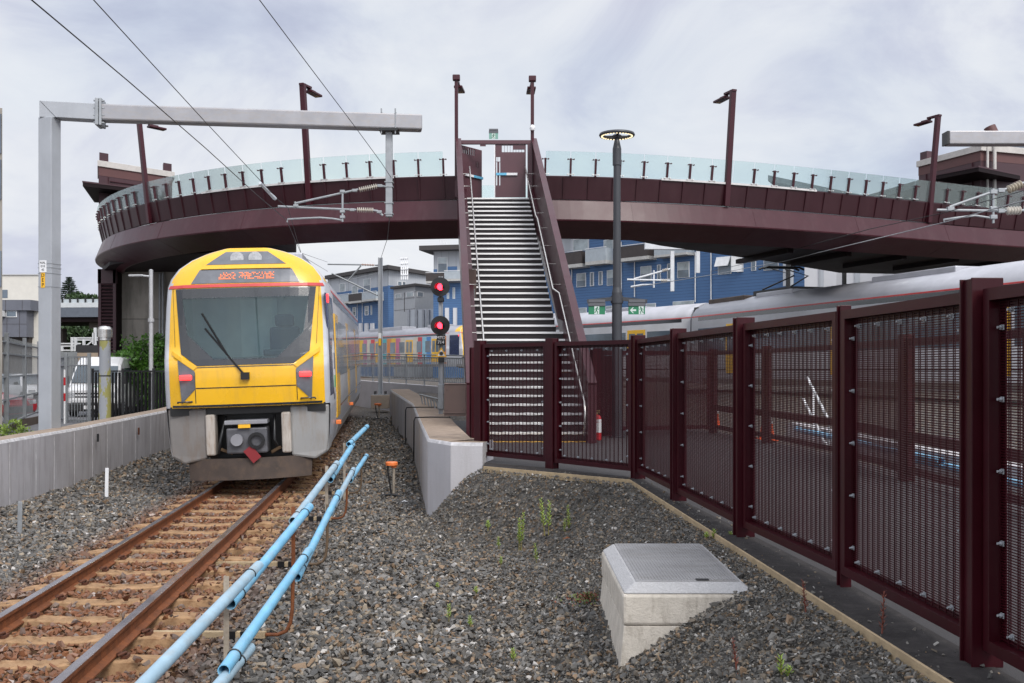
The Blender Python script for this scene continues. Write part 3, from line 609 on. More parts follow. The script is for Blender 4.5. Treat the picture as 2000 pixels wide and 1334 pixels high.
# ------------------------------------------------------------------ weeds
M_weed = mat('weed_leaf', (.30, .42, .06), .6, var=.35, scale=12); M_wstem = mat('weed_stem', (.20, .17, .05), .7, var=.3); M_redweed = mat('reddish_weed', (.19, .055, .035), .7, var=.5, scale=15)
def weed(px, py, hpx, label, red=False, stems=1, z=-.45):
    q = on_z(px, py, z)
    for _ in range(6): q = on_z(px, py, gz(q.x, q.y))
    h = 1.2*hpx*q.y/F; t = thing('weed', label, 'weed', q, random.uniform(0, 6), 'weeds in the gravel'); st = MB(); lf = MB()
    for s in range(stems):
        ox, oy = (random.uniform(-.06, .06), random.uniform(-.06, .06)) if s else (0, 0); hh = h*random.uniform(.55, 1) if s else h; lean = Vector((random.uniform(-.12, .12), random.uniform(-.12, .12), 1))*hh
        b0 = Vector((ox, oy, -.02)); st.tube([b0, b0+lean*.5, b0+lean], [.006, .004, .002], 5)
        nl = int(18+hh*75)
        for k in range(nl):
            f = .25+.75*k/nl; a = k*2.4; c = b0+lean*f; ll = (.018+.026*(1-f))*(1.15 if not red else .8)+hh*.034; u = Vector((math.cos(a), math.sin(a), .9)).normalized(); v = Vector((-math.sin(a), math.cos(a), 0))
            lf.add([c, c+u*ll*.5+v*ll*.15, c+u*ll, c+u*ll*.5-v*ll*.15], [(0, 1, 2, 3)])
    for b_, nm, m_ in ((st, 'stem', M_redweed if red else M_wstem), (lf, 'leaf', M_redweed if red else M_weed)): b_.build(nm, m_, t, recalc=False, world=False)
W = [(1018, 1072, 62, 3, 'tallest green weed, three stems together, on the mound left of the pit'), (1064, 1042, 60, 2, 'slim green weed with a reddish foot left of the concrete pit'), (1112, 1046, 52, 2, 'green weed on the mound just behind the pit corner'), (1090, 1006, 24, 1, 'small green weed near the top of the mound'),
     (1048, 1102, 36, 1, 'single green sprig below the group of weeds on the mound'), (975, 1072, 22, 1, 'small leafy weed left of the three-stemmed weed'), (953, 1032, 16, 1, 'tiny green sprout below the white wall end'), (978, 1104, 16, 1, 'tiny sprout on the slope below the leafy weed'),
     (877, 1212, 30, 1, 'bushy green sprout low in the valley between mound and ballast'), (920, 1226, 22, 1, 'little green sprout right of the bushy one in the valley'), (1527, 1324, 44, 2, 'bright green weed in the stony corner in front of the pit'), (1004, 1292, 24, 1, 'green sprout alone on the stones in the foreground'),
     (1394, 1052, 18, 2, 'small weed at the timber edging behind the pit'), (1428, 1052, 14, 1, 'tiny weed on the asphalt strip at a fence post'), (1500, 0, 0, 0, ''), (930, 1160, 14, 1, 'tiny sprout halfway down the slope'), (855, 1150, 12, 1, 'tiniest sprout at the foot of the mound')]
for px, py, h, s, lab in W:
    if s: weed(px, py, h, lab, False, s)
weed(1722, 1250, 85, 'tall thin reddish weed on the asphalt strip under the nearest panels', True, 1, 0); weed(1575, 1200, 60, 'thin reddish weed on the gravel right of the pit', True, 1, -.1); weed(1440, 1310, 60, 'wispy red stem in the gravel in front of the pit', True, 1, -.3)
q = on_z(1148, 1180, -.55)
for _ in range(5): q = on_z(1148, 1180, gz(q.x, q.y))
t = thing('weed_clump', 'low red and green succulent clump against the side of the pit', 'weed', q); 
for nm, m_, n_ in (('green_leaf', mat('dull_green_leaf', (.10, .13, .03), .6, var=.4, scale=20), 260), ('red_leaf', M_redweed, 230)):
    mb = MB()
    for _ in range(n_):
        a = random.uniform(0, 6.28); r = abs(random.gauss(0, .085)); c = Vector((r*math.cos(a)*1.5, r*math.sin(a), .02+.075*math.exp(-r*r/.02)*random.random())); u = Vector((random.gauss(0, 1), random.gauss(0, 1), random.uniform(.2, 1.2))).normalized(); v = u.orthogonal().normalized(); l = random.uniform(.012, .026)
        mb.add([c, c+u*l*.5+v*l*.35, c+u*l, c+u*l*.5-v*l*.35], [(0, 1, 2, 3)])
    mb.build(nm, m_, t, recalc=False, world=False)
# ------------------------------------------------------------------ staircase
st = thing('staircase', 'long straight maroon staircase with pale nosings climbing to the curved footbridge', 'staircase', (.4, 19.4, 0))
NST, D0, RUN, RISE = 38, 19.53, .2947, .17
M_tread = mat('dark_tread', (.022, .016, .018), .65, var=.2, scale=3); 
XL = lambda d: -.83-.0725*(d-23.3)
XR = lambda d: 1.01-.0700*(d-23.3)
BL = lambda d: -.78-.0719*(d-19)      # balustrade lines
BR = lambda d: 1.47-.0719*(d-19)
for k in range(1, NST+1):
    d = D0+(k-1)*RUN; z = RISE*k; xl = XL(d); xr = XR(d)+(.20 if k <= 13 else .0); back = d+RUN+.03 if k < NST else 31.4
    mb = MB(); mb.box2((xl, d+.03, z-.05), (xr, back, z-.002)); mb.box2((xl, d+.031, z-RISE), (xr, d+.045, z-.051)); tr = mb.build('tread', M_tread, st)
    mb = MB(); mb.box2((xl+.01, d, z-.046), (xr-.01, d+.062, z)); mb.build('nosing', M_nosing, tr, bevel=.006)
pitch = lambda d: RISE+(d-D0)/RUN*RISE
top = lambda d: 1.14+.614*(d-19)
def balustrade(Xf, s):
    prof = [(18.98, -.02), (18.98, top(18.98)), (30.45, top(30.45)), (31.3, top(30.45)), (31.3, 5.9), (30.2, pitch(30.2)-.55), (19.75, -.02)]
    mb = MB(); mb.prism(prof, lambda p: (Xf(p[0])-.02, p[0], p[1]), lambda p: (Xf(p[0])+.03, p[0], p[1])); b = mb.build('balustrade', M_bridge, st)
    mb = MB(); a, c = (Xf(18.9)+.01, 18.9, top(18.9)+.02), (Xf(30.5)+.01, 30.5, top(30.5)+.02); mb.bar(a, c, .16, .05)
    mb.bar((Xf(18.93)+.01, 18.93, 0), (Xf(18.93)+.01, 18.93, top(18.9)), .16, .05, up=(0, 1, 0)); mb.build('coping', M_bridge, st, bevel=.004)
    # stringer plate inside
    pr = [(19.3, .0), (19.3, pitch(19.3)+.28), (23.0, pitch(23.0)+.28), (23.1, pitch(23.1)+.28), (30.4, pitch(30.4)+.28), (30.4, pitch(30.4)-.4), (19.9, .0)]
    e = (lambda d: XL(d)-.008) if s < 0 else (lambda d: XR(d)+.008); mb = MB(); mb.prism(pr, lambda p: (e(p[0])-.004*s+(.2*smooth((23.1-p[0])/.1) if s > 0 else 0), p[0], p[1]), lambda p: ((BR(p[0])-.022) if s > 0 else (BL(p[0])+.032), p[0], p[1])); mb.build('stringer', M_bridge, st)
balustrade(BL, -1); balustrade(BR, 1)
def handrail(s):
    e = XL if s < 0 else XR
    segs = [(19.0, 23.0, .12), (23.2, 26.9, 0), (27.1, 30.5, -.03)]; pts = []
    for a, b, off in segs:
        for d in (a, b): pts.append(Vector((e(d)+(off-.085 if s > 0 else .085), d, pitch(d)+.90)))
    d = 19.0; p0 = pts[0]; pts = [p0+Vector((0, .06, -.62)), p0+Vector((0, -.1, -.45)), p0+Vector((0, -.14, -.2))]+pts
    mb = MB(); mb.tube(pts, .022, 8); mb.build('handrail', M_steel, st)
    for a, b, off in segs:
        for f in (.1, .37, .63, .9):
            d = lerp(a, b, f); q = Vector((e(d)+(off-.085 if s > 0 else .085), d, pitch(d)+.88)); mb = MB(); xw = (BR(d)-.02) if s > 0 else (BL(d)+.03)
            mb.tube([q, q+Vector((0, 0, -.06)), Vector((xw, d, q.z-.06))], .009, 6); mb.build('rail_bracket', M_steel, st)
handrail(-1); handrail(1)
mb = MB(); mb.box2((-.6, 19.22, 0), (1.40, 19.36, .008)); o = mb.build('warning_strip', M_yellow); tag(o, 'yellow warning strip on the paving at the foot of the staircase', 'strip')
mb = MB(); mb.box2((XL(25)-.10, 24.7, 3.02), (XL(25)+.085, 25.0, 3.78)); cb = mb.build('control_cabinet', M_brown, bevel=.006); tag(cb, 'narrow brown cabinet on the left side of the staircase', 'cabinet')
mb = MB(); mb.box2((XL(25)-.08, 24.62, 2.90), (XL(25)+.065, 24.695, 3.30)); mb.lathe([(.02, 0), (.02, .12)], (XL(25), 24.64, 2.80), 8); mb.build('key_reader', mat('grey_plastic', (.13, .13, .13), .5), cb, bevel=.01)

# ------------------------------------------------------------------ gate at the stair head
def plate(mb, fx, w, h, th, holes):             # plate with rectangular holes; fx(x, z, y) -> world
    xs = sorted({0, w, *[a for q in holes for a in (q[0], q[2])]}); zs = sorted({0, h, *[a for q in holes for a in (q[1], q[3])]})
    for x0, x1 in zip(xs, xs[1:]):
        for z0, z1 in zip(zs, zs[1:]):
            cx, cz = (x0+x1)/2, (z0+z1)/2
            if any(q[0] < cx < q[2] and q[1] < cz < q[3] for q in holes): continue
            c = [fx(x, z, y) for y in (0, th) for x, z in ((x0, z0), (x1, z0), (x1, z1), (x0, z1))]; mb.add(c, [(3, 2, 1, 0), (4, 5, 6, 7), (0, 1, 5, 4), (1, 2, 6, 5), (2, 3, 7, 6), (3, 0, 4, 7)])
gate = thing('stair_gate', 'maroon double gate standing half open at the top of the staircase', 'gate', (-.4, 30.45, 6.46))
M_gate = mat('gate_paint', (.085, .032, .04), .42, var=.1)
mb = MB(); mb.box2((-1.66, 30.42, 8.06), (.66, 30.54, 8.17)); mb.box2((-1.64, 30.43, 6.46), (-1.54, 30.53, 8.06)); mb.box2((.46, 30.43, 6.46), (.60, 30.53, 8.06)); mb.box2((-.95, 30.44, 8.0), (-.78, 30.5, 8.06)); mb.build('gate_frame', M_gate, gate)
hl = [(.42+i*.075, 1.32, .455+i*.075, 1.52) for i in range(6)]+[(.08+i*.075, 1.32 if i > 1 else 1.40, .115+i*.075, 1.52) for i in range(0)]
hR = [(.20+i*.085, 1.34, .275+i*.085, 1.54) for i in range(4)]+[(.545+i*.085, 1.34, .62+i*.085, 1.42) for i in range(4)]+[(.03, 1.06, .075, 1.20), (.085, 1.06, .15, 1.20), (.03, .35, .06, 1.05), (.125, .35, .15, 1.05)]
mb = MB(); plate(mb, lambda x, z, y: (-.50+x*.99, 30.46+y, 6.48+z), .92, 1.57, .04, hR); lr = mb.build('gate_leaf', M_gate, gate)
mb = MB(); mb.bar((-.47, 30.43, 7.16), (-.16, 30.43, 7.16), .05, .07); mb.build('push_bar', mat('push_bar_blue', (.12, .42, .62), .4), lr)
mb = MB(); mb.bar((-.16, 30.43, 7.16), (.16, 30.43, 7.16), .05, .07); mb.build('push_bar', M_white, lr)
mb = MB(); mb.bar((-.515, 30.455, 6.48), (-.515, 30.455, 8.04), .03, .03, up=(0, 1, 0)); mb.build('meeting_strip', M_white, lr)
u = Vector((.58, .75, 0)).normalized(); v = Vector((-u.y, u.x, 0)); h0 = Vector((-1.50, 30.5, 6.48))
hL = [(.06+i*.085, 1.33, .115+i*.085, 1.45 if i < 3 else 1.53) for i in range(7)]+[(.66, 1.0, .69, 1.18), (.73, 1.0, .78, 1.18)]
mb = MB(); plate(mb, lambda x, z, y: h0+u*x+v*y+Vector((0, 0, z)), .95, 1.56, .04, hL); ll = mb.build('gate_leaf', M_gate, gate)
q = h0-v*.03+Vector((0, 0, .70)); mb = MB(); mb.bar(q+u*.14, q+u*.50, .05, .07); mb.build('push_bar', M_white, ll); mb = MB(); mb.bar(q+u*.50, q+u*.95, .05, .07); mb.build('push_bar', MATS['push_bar_blue'], ll)

# ------------------------------------------------------------------ exit signs
def runner(mb, M, s, flip=1):                    # running figure in a square of side s
    T = lambda x, y: M @ Vector((x*s*flip, y*s, .003))
    def limb(pts, w):
        for (a, b) in zip(pts, pts[1:]):
            a, b = Vector(a), Vector(b); n = Vector((-(b-a).y, (b-a).x)).normalized()*w/2; e = (b-a).normalized()*w*.3
            mb.add([T(*(a+n-e)), T(*(b+n+e)), T(*(b-n+e)), T(*(a-n-e))], [(0, 1, 2, 3)])
    mb.add([T(.07+.09*math.cos(k*PI/5), .36+.09*math.sin(k*PI/5)) for k in range(10)], [tuple(range(10))])
    limb([(.02, .24), (-.06, -.05)], .15); limb([(.02, .22), (.17, .10), (.28, .17)], .07); limb([(0, .22), (-.18, .16), (-.24, .02)], .07); limb([(-.04, -.05), (.10, -.20), (.07, -.42)], .09); limb([(-.08, -.05), (-.16, -.24), (-.36, -.27)], .09)
def exit_sign(c, w, h, label, arrow, bright, housing=True):
    t = thing('exit_sign', label, 'exit sign', c, 0, 'green exit signs'); M = Matrix.Translation(c) @ Matrix.Rotation(R(90), 4, 'X')
    T = lambda x, y, z: M @ Vector((x, y, z)); g = emit('lit_green_pale', (.30, .62, .52), .62) if bright and 'lit_green_pale' not in MATS else (MATS['lit_green_pale'] if bright else M_green); wh = MATS.get('lit_white') or emit('lit_white', (.8, .9, .88), .75)
    mb = MB(); mb.box(c, (w, .03, h)); mb.build('sign_panel', g, t, bevel=.003)
    mb = MB(); mb.box((c[0], c[1], c[2]+h/2+.035), (w*1.04, .07, .068)); mb.box((c[0], c[1], c[2]+h/2+.10), (w*1.0, .09, .058)); 
    mb.build('sign_housing', mat('sign_housing_grey', (.10, .10, .11), .5), t, bevel=.004)
    px = 0 if not arrow else w*.27; mb = MB(); a = .30*h*1.6
    mb.add([T(px-a*.62, -h*.48, .0165), T(px+a*.62, -h*.48, .0165), T(px+a*.62, h*.48, .0165), T(px-a*.62, h*.48, .0165)], [(0, 1, 2, 3)])
    if arrow:
        ax = -w*.22; s = h*.36
        mb.add([T(ax-s*1.1, 0, .0165), T(ax-s*.1, s, .0165), T(ax+s*.25, s, .0165), T(ax-s*.35, s*.3, .0165), T(ax+s, s*.3, .0165), T(ax+s, -s*.3, .0165), T(ax-s*.35, -s*.3, .0165), T(ax+s*.25, -s, .0165), T(ax-s*.1, -s, .0165)], [tuple(range(9))])
    mb.build('white_symbol', wh, t); mb = MB(); runner(mb, M @ Matrix.Translation((px, 0, .0175)), h*.98, 1 if not arrow else -1); mb.build('running_figure', g if not bright else M_green, t)
c = P(964, 266, 30.48); exit_sign(c, .27, .17, 'small pale green exit sign standing on top of the stair gate', False, True)
LD = 20.5; LX = PX(1205, LD)
for px, ar, lab in ((1165.5, False, 'green exit sign without an arrow hanging left of the lamp post'), (1243.5, True, 'green exit sign with a white left arrow hanging right of the lamp post')):
    c = P(px, 606, LD-.02); exit_sign(c, .33, .165, lab, ar, False)
lamp = thing('ring_lamp', 'tall dark grey lamp post with a glowing ring head inside the fence', 'lamp post', (LX, LD, 0))
M_lamp = mat('dark_grey_post', (.035, .036, .042), .38, var=.1, spec=.5)
mb = MB(); mb.lathe([(.10, 0), (.10, 2.9), (.082, 3.0), (.07, 5.3), (.07, 5.62)], (LX, LD, 0), 20); mb.lathe([(.17, 0), (.17, .03)], (LX, LD, 0), 16); mb.build('post', M_lamp, lamp)
mb = MB(); mb.lathe([(.088, 5.45), (.088, 5.78), (.05, 5.95), (.05, 6.0)], (LX, LD, 0), 16); mb.build('collar', M_lamp, lamp)
mb = MB()
for k in range(3): a = k*2*PI/3+.5; mb.bar((LX, LD, 6.03), (LX+.33*math.cos(a), LD+.33*math.sin(a), 6.06), .05, .03)
mb.lathe([(.02, 5.97), (.08, 5.99), (.10, 6.04), (.05, 6.08)], (LX, LD, 0), 16); mb.build('spoke', M_lamp, lamp)
mb = MB(); n = 40; vs = []; fs = []
for k in range(n):
    a = 2*PI*k/n
    for r, z in ((.26, 6.04), (.345, 6.03), (.36, 6.055), (.345, 6.09), (.27, 6.085)): vs.append((LX+r*math.cos(a), LD+r*math.sin(a), z))
for k in range(n): fs += [(k*5+j, k*5+(j+1) % 5, ((k+1) % n)*5+(j+1) % 5, ((k+1) % n)*5+j) for j in range(5)]
mb.add(vs, fs, True); mb.build('ring_head', M_lamp, lamp)
ml = emit('warm_led', (1, .82, .5), 1.7)
for k in range(30): mb = MB(); a = 2*PI*k/30; mb.box((LX+.302*math.cos(a), LD+.302*math.sin(a), 6.030), (.03, .026, .012), a); mb.build('led', ml, lamp)
mb = MB(); mb.bar((LX-.60, LD-.03, 2.725), (LX-.1, LD-.03, 2.775), .06, .075); mb.bar((LX+.1, LD-.03, 2.775), (LX+.60, LD-.03, 2.725), .06, .075); mb.lathe([(.125, 2.69), (.125, 2.84)], (LX, LD, 0), 16); mb.build('sign_arm', M_lamp, lamp)

# ------------------------------------------------------------------ footbridge
def arc_pts():
    q = [];  ph = -1.95
    while ph < 0: q.append((18.2*math.sin(ph), 48.6-18.2*math.cos(ph))); ph += .004
    x = 0
    while x < 27: q.append((x, 30.4+.0366*x*x-.000896*x**3)); x += .07
    return q
raw = arc_pts(); step = .19; PATH = [raw[0]]; acc = 0
for a, b in zip(raw, raw[1:]):
    l = math.hypot(b[0]-a[0], b[1]-a[1]); t = step-acc
    while t <= l: PATH.append((lerp(a[0], b[0], t/l), lerp(a[1], b[1], t/l))); t += step
    acc = (acc+l) % step
ST = []
for i, p in enumerate(PATH):
    a, b = Vector(PATH[max(0, i-1)]), Vector(PATH[min(len(PATH)-1, i+1)]); t = (b-a).normalized(); ST.append((p, (t.y, -t.x)))
at = lambda i, o, z: Vector((ST[i][0][0]+ST[i][1][0]*o, ST[i][0][1]+ST[i][1][1]*o, z))
NS = len(ST); gapL = next(i for i in range(NS) if ST[i][0][0] > -1.62); gapR = next(i for i in range(NS) if ST[i][0][0] > .62)
br = thing('footbridge', 'long curved maroon footbridge with a glass balustrade spanning the tracks', 'footbridge', (0, 30.4, 5.4))
S2 = ST[::2]
mb = MB(); mb.sweep(S2, [(-.24, 6.44), (-.10, 6.40), (.13, 5.81), (.12, 5.77), (-.9, 5.36), (-1.0, 5.38), (-1.0, 6.2), (-.3, 6.3)])
for i in range(8, NS, 22): mb.bar(at(i, -.0975, 6.40), at(i, .1315, 5.82), .012, .004, up=(*ST[i][1], 0)); mb.bar(at(i, .115, 5.766), at(i, -.88, 5.366), .012, .004)
mb.build('edge_girder', M_bridge, br)
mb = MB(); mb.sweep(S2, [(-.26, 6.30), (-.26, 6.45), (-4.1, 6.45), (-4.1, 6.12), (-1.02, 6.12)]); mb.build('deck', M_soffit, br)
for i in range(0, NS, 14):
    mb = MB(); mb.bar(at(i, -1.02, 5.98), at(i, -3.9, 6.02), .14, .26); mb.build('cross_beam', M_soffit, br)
parts = [(0, gapL+1), (gapR, NS)]
for a, b in parts:
    mb = MB(); mb.sweep(ST[a:b:2], [(-.25, 6.452), (-.19, 6.452), (-.05, 7.10), (-.05, 7.13), (-.13, 7.13)])
    for i in range(a, b, 4): mb.bar(at(i, -.185, 6.46), at(i, -.032, 7.10), .055, .05)
    mb.build('parapet', M_parapet, br)
mb = MB(); mb.sweep(S2, [(-3.95, 6.452), (-3.90, 6.452), (-3.98, 7.1), (-4.05, 7.1)]); mb.build('inner_parapet', M_parapet, br)
mb = MB(); mb.sweep(S2, [(-3.98, 7.1), (-3.966, 7.1), (-4.046, 7.55), (-4.06, 7.55)]); mb.build('inner_glass', M_glassb, br)
for xa, xb in ((-10.2, -3.3), (4.4, 10.2)):
    ia = next(i for i in range(NS) if ST[i][0][0] > xa and ST[i][0][1] < 40); ib = next(i for i in range(ia, NS) if ST[i][0][0] > xb); mb = MB(); mb.sweep(ST[ia:ib:2], [(-.045, 7.10), (.0, 7.10), (.0, 7.16), (-.045, 7.16)]); mb.build('pale_trim', mat('pale_trim', (.55, .53, .52), .5), br)
lampX = []
LAMPS = [(275, 34.6), (600, 31.2), (886, 30.3), (1042, 30.3), (1432, 31.7), (1822, 35.2)]
def near_i(px):                                   # station on the visible (near) side seen along a column
    best = None
    for i, (p, u) in enumerate(ST):
        if p[1] > 46: continue
        e = abs(HX+F*p[0]/p[1]-px)
        if (best is None or e < best[0]) and not (p[0] < -10 and p[1] > 42): best = (e, i)
    return best[1]
li = [near_i(px) for px in (289, 601, 887, 1041, 1426, 1817)]
for i in range(0, NS-4, 4):
    if gapL-2 < i < gapR: continue
    if not any(abs(i-k) < 2 for k in li):
        mb = MB(); mb.bar(at(i, -.045, 7.12), at(i, .047, 7.64), .055, .07, up=(*ST[i][1], 0)); p = mb.build('balustrade_post', M_bridge, br)
        t = Vector((-ST[i][1][1], ST[i][1][0], 0))
        for z, o in ((7.17, 0), (7.60, .075)):
            c = at(i, o+.0, z); mb = MB(); mb.bar(c-t*.10, c+t*.10, .02, .018)
            for s in (-.09, .09): mb.tube([c+t*s-Vector((*ST[i][1], 0))*.02, c+t*s+Vector((*ST[i][1], 0))*.035], .021, 8)
            mb.build('glass_clamp', M_bridge if z > 7.3 else M_steel, p)
    if i+4 < NS and not (gapL-2 < i+4 < gapR):
        mb = MB(); vs = []; fs = []
        for j, f in enumerate((.02, .25, .5, .75, .98)):
            a, b = ST[i+int(f*4)], ST[min(NS-1, i+int(f*4)+1)]; fr = f*4-int(f*4); q = at(i+int(f*4), 0, 0)*(1-fr)+at(min(NS-1, i+int(f*4)+1), 0, 0)*fr; un = Vector((*a[1], 0))
            for o, z in ((-.055, 7.145), (-.041, 7.145), (.074, 7.84), (.06, 7.84)): vs.append(q+un*(o-.02)+Vector((0, 0, z)))
        for j in range(4): fs += [(j*4+k, j*4+(k+1) % 4, j*4+4+(k+1) % 4, j*4+4+k) for k in range(4)]
        mb.add(vs, fs+[(0, 1, 2, 3), (16, 17, 18, 19)]); mb.build('glass_pane', M_glassb, br)
# wider landings at both ends, under which the lifts stand
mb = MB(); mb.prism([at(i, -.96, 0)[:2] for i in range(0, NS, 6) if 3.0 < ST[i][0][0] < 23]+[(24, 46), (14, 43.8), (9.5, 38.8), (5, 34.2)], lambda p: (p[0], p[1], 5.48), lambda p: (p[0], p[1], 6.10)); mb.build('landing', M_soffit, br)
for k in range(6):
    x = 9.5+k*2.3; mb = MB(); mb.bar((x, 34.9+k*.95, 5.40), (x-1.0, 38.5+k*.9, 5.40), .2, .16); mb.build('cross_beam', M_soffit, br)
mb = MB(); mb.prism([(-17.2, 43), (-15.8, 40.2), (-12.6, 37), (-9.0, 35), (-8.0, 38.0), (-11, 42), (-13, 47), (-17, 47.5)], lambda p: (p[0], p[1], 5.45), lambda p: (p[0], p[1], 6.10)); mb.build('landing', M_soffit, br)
labs = ['maroon lamp post leaning outward at the left end of the footbridge', 'maroon lamp post on the footbridge behind the grey overhead beam', 'slim maroon lamp post left of the stair gate', 'slim maroon lamp post with a camera right of the stair gate', 'maroon lamp post on the footbridge right of the ring lamp', 'maroon lamp post near the right lift tower']
tops = [238, 168, 152, 154, 180, 228]
for k, i in enumerate(li):
    q = at(i, 0, 0); d = q.y; u = Vector((*ST[i][1], 0)); slim = k in (2, 3); zt = PZ(tops[k], d); zb = 6.43 if not slim else 6.5; lean = .12*(zt-6.4)/1.0 if not slim else .05
    o0 = .02 if not slim else .0; t = thing('lamp_post', labs[k], 'lamp post', (q.x, q.y, zb), 0, 'lamp posts along the footbridge')
    base = Vector((q.x, q.y, zb))+u*(o0-.12); topp = Vector((q.x, q.y, zt))+u*(o0-.12+lean*.9); w_ = .17 if not slim else .10
    mb = MB(); mb.bar(base, topp, w_, w_*.8, up=u); mb.build('post', M_bridge, t, bevel=.008)
    tv = Vector((-u.y, u.x, 0)); inn = -u if not slim else -u
    arm = topp+Vector((0, 0, -.10)); mb = MB(); mb.bar(topp+Vector((0, 0, -.03))-inn*.09, topp+Vector((0, 0, -.03))+inn*.42, w_*.9, .06); mb.build('arm', M_bridge, t)
    h1 = topp+inn*(.34)+Vector((0, 0, -.14)); h2 = h1+inn*.62+Vector((0, 0, -.02)); mb = MB(); mb.bar(h1, h2, .26, .07); mb.bar(h1+Vector((0, 0, .05)), h1+inn*.35+Vector((0, 0, .05)), .12, .05); hd = mb.build('lamp_head', M_bridge, t, bevel=.015)
    mb = MB(); mb.bar(h1+inn*.3+Vector((0, 0, -.037)), h2-inn*.06+Vector((0, 0, -.038)), .16, .004); mb.build('lens', MATS.get('amber_lens') or mat('amber_lens', (.35, .2, .06), .3), hd)
    if slim:
        mb = MB(); mb.box(topp+Vector((0, 0, .02)), (.22, .2, .16)); mb.build('cap', M_bridge, t, bevel=.02)
        if k == 3:
            c = base+(topp-base)*.58; mb = MB(); mb.lathe([(.01, -.09), (.07, -.07), (.085, 0), (.07, .06), (.03, .09)], c-Vector((0, .13, 0)), 12); o = mb.build('camera_dome', M_white); tag(o, 'small white security camera on the slim lamp post by the gate', 'camera')

# ------------------------------------------------------------------ lift towers at both ends
M_tower = mat('maroon_cladding', (.048, .016, .021), .5, var=.12); M_band = mat('terracotta_band', (.10, .040, .038), .6, var=.1); M_cop = mat('pale_coping', (.50, .47, .44), .7, var=.1, dirt=(.3, .28, .25), dirtamt=.4)
def tower(label, A, B, dep, z0, z1, canopy, ray=False):
    A, B = Vector((*A, 0)), Vector((*B, 0)); u = (B-A).normalized(); v = Vector((-u.y, u.x, 0)) if not ray else A.normalized(); Lw = (B-A).length
    t = thing('lift_tower', label, 'lift tower', (A+B)/2+Vector((0, 0, z0)))
    W = lambda x, y, z: A+u*x+v*y+Vector((0, 0, z))
    def bx(mb, x0, x1, y0, y1, a, b): mb.add([W(x, y, z) for z in (a, b) for x, y in ((x0, y0), (x1, y0), (x1, y1), (x0, y1))], [(3, 2, 1, 0), (4, 5, 6, 7), (0, 1, 5, 4), (1, 2, 6, 5), (2, 3, 7, 6), (3, 0, 4, 7)])
    mb = MB(); bx(mb, 0, Lw, 0, dep, z0, z1-.25); mb.build('cladding', M_tower, t)
    mb = MB(); bx(mb, -.01, Lw+.01, -.012, dep, z1-.62, z1-.25); mb.build('band', M_band, t)
    mb = MB(); bx(mb, -.06, Lw+.12, -.08, dep+.05, z1-.25, z1); mb.build('coping', M_cop, t, bevel=.01)
    for x0 in (.02, Lw-.42): mb = MB(); bx(mb, x0, x0+.40, .05, .5, z1, z1+.36); mb.build('roof_block', M_tower, t)
    mb = MB(); k = int((z1-.7-z0-.1)/.11)
    for i in range(k): z = z0+.1+i*.11; mb.bar(W(.45, -.03, z+.02), W(Lw-.42, -.03, z+.02), .05, .028, up=(0, -.6, .8))
    mb.build('louvre', M_tower, t)
    mb = MB(); bx(mb, .44, .47, -.06, 0, z0+.05, z1-.63); bx(mb, Lw-.43, Lw-.40, -.06, 0, z0+.05, z1-.63); mb.build('louvre_frame', M_tower, t)
    if canopy:
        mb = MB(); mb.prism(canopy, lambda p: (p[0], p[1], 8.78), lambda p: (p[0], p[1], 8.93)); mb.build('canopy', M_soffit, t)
        n = len(canopy); mb = MB(); mb.prism(canopy, lambda p: (lerp(sum(c[0] for c in canopy)/n, p[0], 1.01), lerp(sum(c[1] for c in canopy)/n, p[1], 1.01), 8.93), lambda p: (lerp(sum(c[0] for c in canopy)/n, p[0], 1.01), lerp(sum(c[1] for c in canopy)/n, p[1], 1.01), 8.99)); mb.build('canopy_edge', M_tower, t)
    return t, W
tower('maroon louvred lift tower with pale coping behind the left end of the footbridge', (-17.35, 43), (-15.1, 45.5), 3, 8.2, 10.12, [(-17.4, 41.5), (-15.0, 43.6), (-15.6, 46.6), (-18.6, 45.6)], True)
tw, W = tower('maroon louvred lift tower behind the right end of the footbridge', (17.2, 43.3), (18.35, 40.1), 2.6, 6.5, 10.15, [(16.5, 40.2), (17.5, 38.4), (19.9, 40.1), (20.0, 42.2)])
mb = MB(); mb.tube([(18.6, 40.05, 7.5), (18.6, 40.05, 10.1)], .05, 8); mb.build('downpipe', M_cop, tw); mb = MB(); mb.tube([(18.9, 40.1, 6.5), (18.9, 40.1, 10.4)], .07, 8); mb.build('downpipe', M_cop, tw)
mb = MB(); mb.lathe([(.01, -.12), (.08, -.09), (.09, 0), (.05, .06)], (20.1, 40.9, 8.62), 10); o = mb.build('camera_dome', M_white); tag(o, 'white security camera under the right lift canopy', 'camera')
pier = thing('bridge_pier', 'concrete lift shaft with maroon louvres under the left end of the footbridge', 'pier', (-16, 43.5, -.4))
mb = MB(); mb.box2((-16.55, 43.05, -.5), (-12.6, 46.5, 5.5)); mb.build('concrete_wall', M_pier, pier)
for z in (1.6, 3.45): mb = MB(); mb.box2((-16.54, 43.04, z), (-12.7, 43.06, z+.03)); mb.build('pour_line', mat('dark_joint', (.12, .11, .10), .9), pier)
mb = MB(); mb.box2((-17.1, 42.4, -.5), (-16.4, 46.0, 5.5)); mb.build('louvre_backing', M_soffit, pier)
mb = MB()
for i in range(36): mb.bar((-17.0, 42.37, .1+i*.14), (-16.5, 42.37, .1+i*.14), .06, .04, up=(0, -.6, .8))
mb.build('louvre', M_tower, pier)
for x in (-17.05, -16.44): mb = MB(); mb.box((x, 42.37, 2.5), (.12, .08, 6.0)); mb.build('louvre_frame', M_tower, pier)
mb = MB(); mb.box((-16.75, 42.42, 5.2), (.76, .18, .6)); mb.build('head_panel', M_tower, pier)
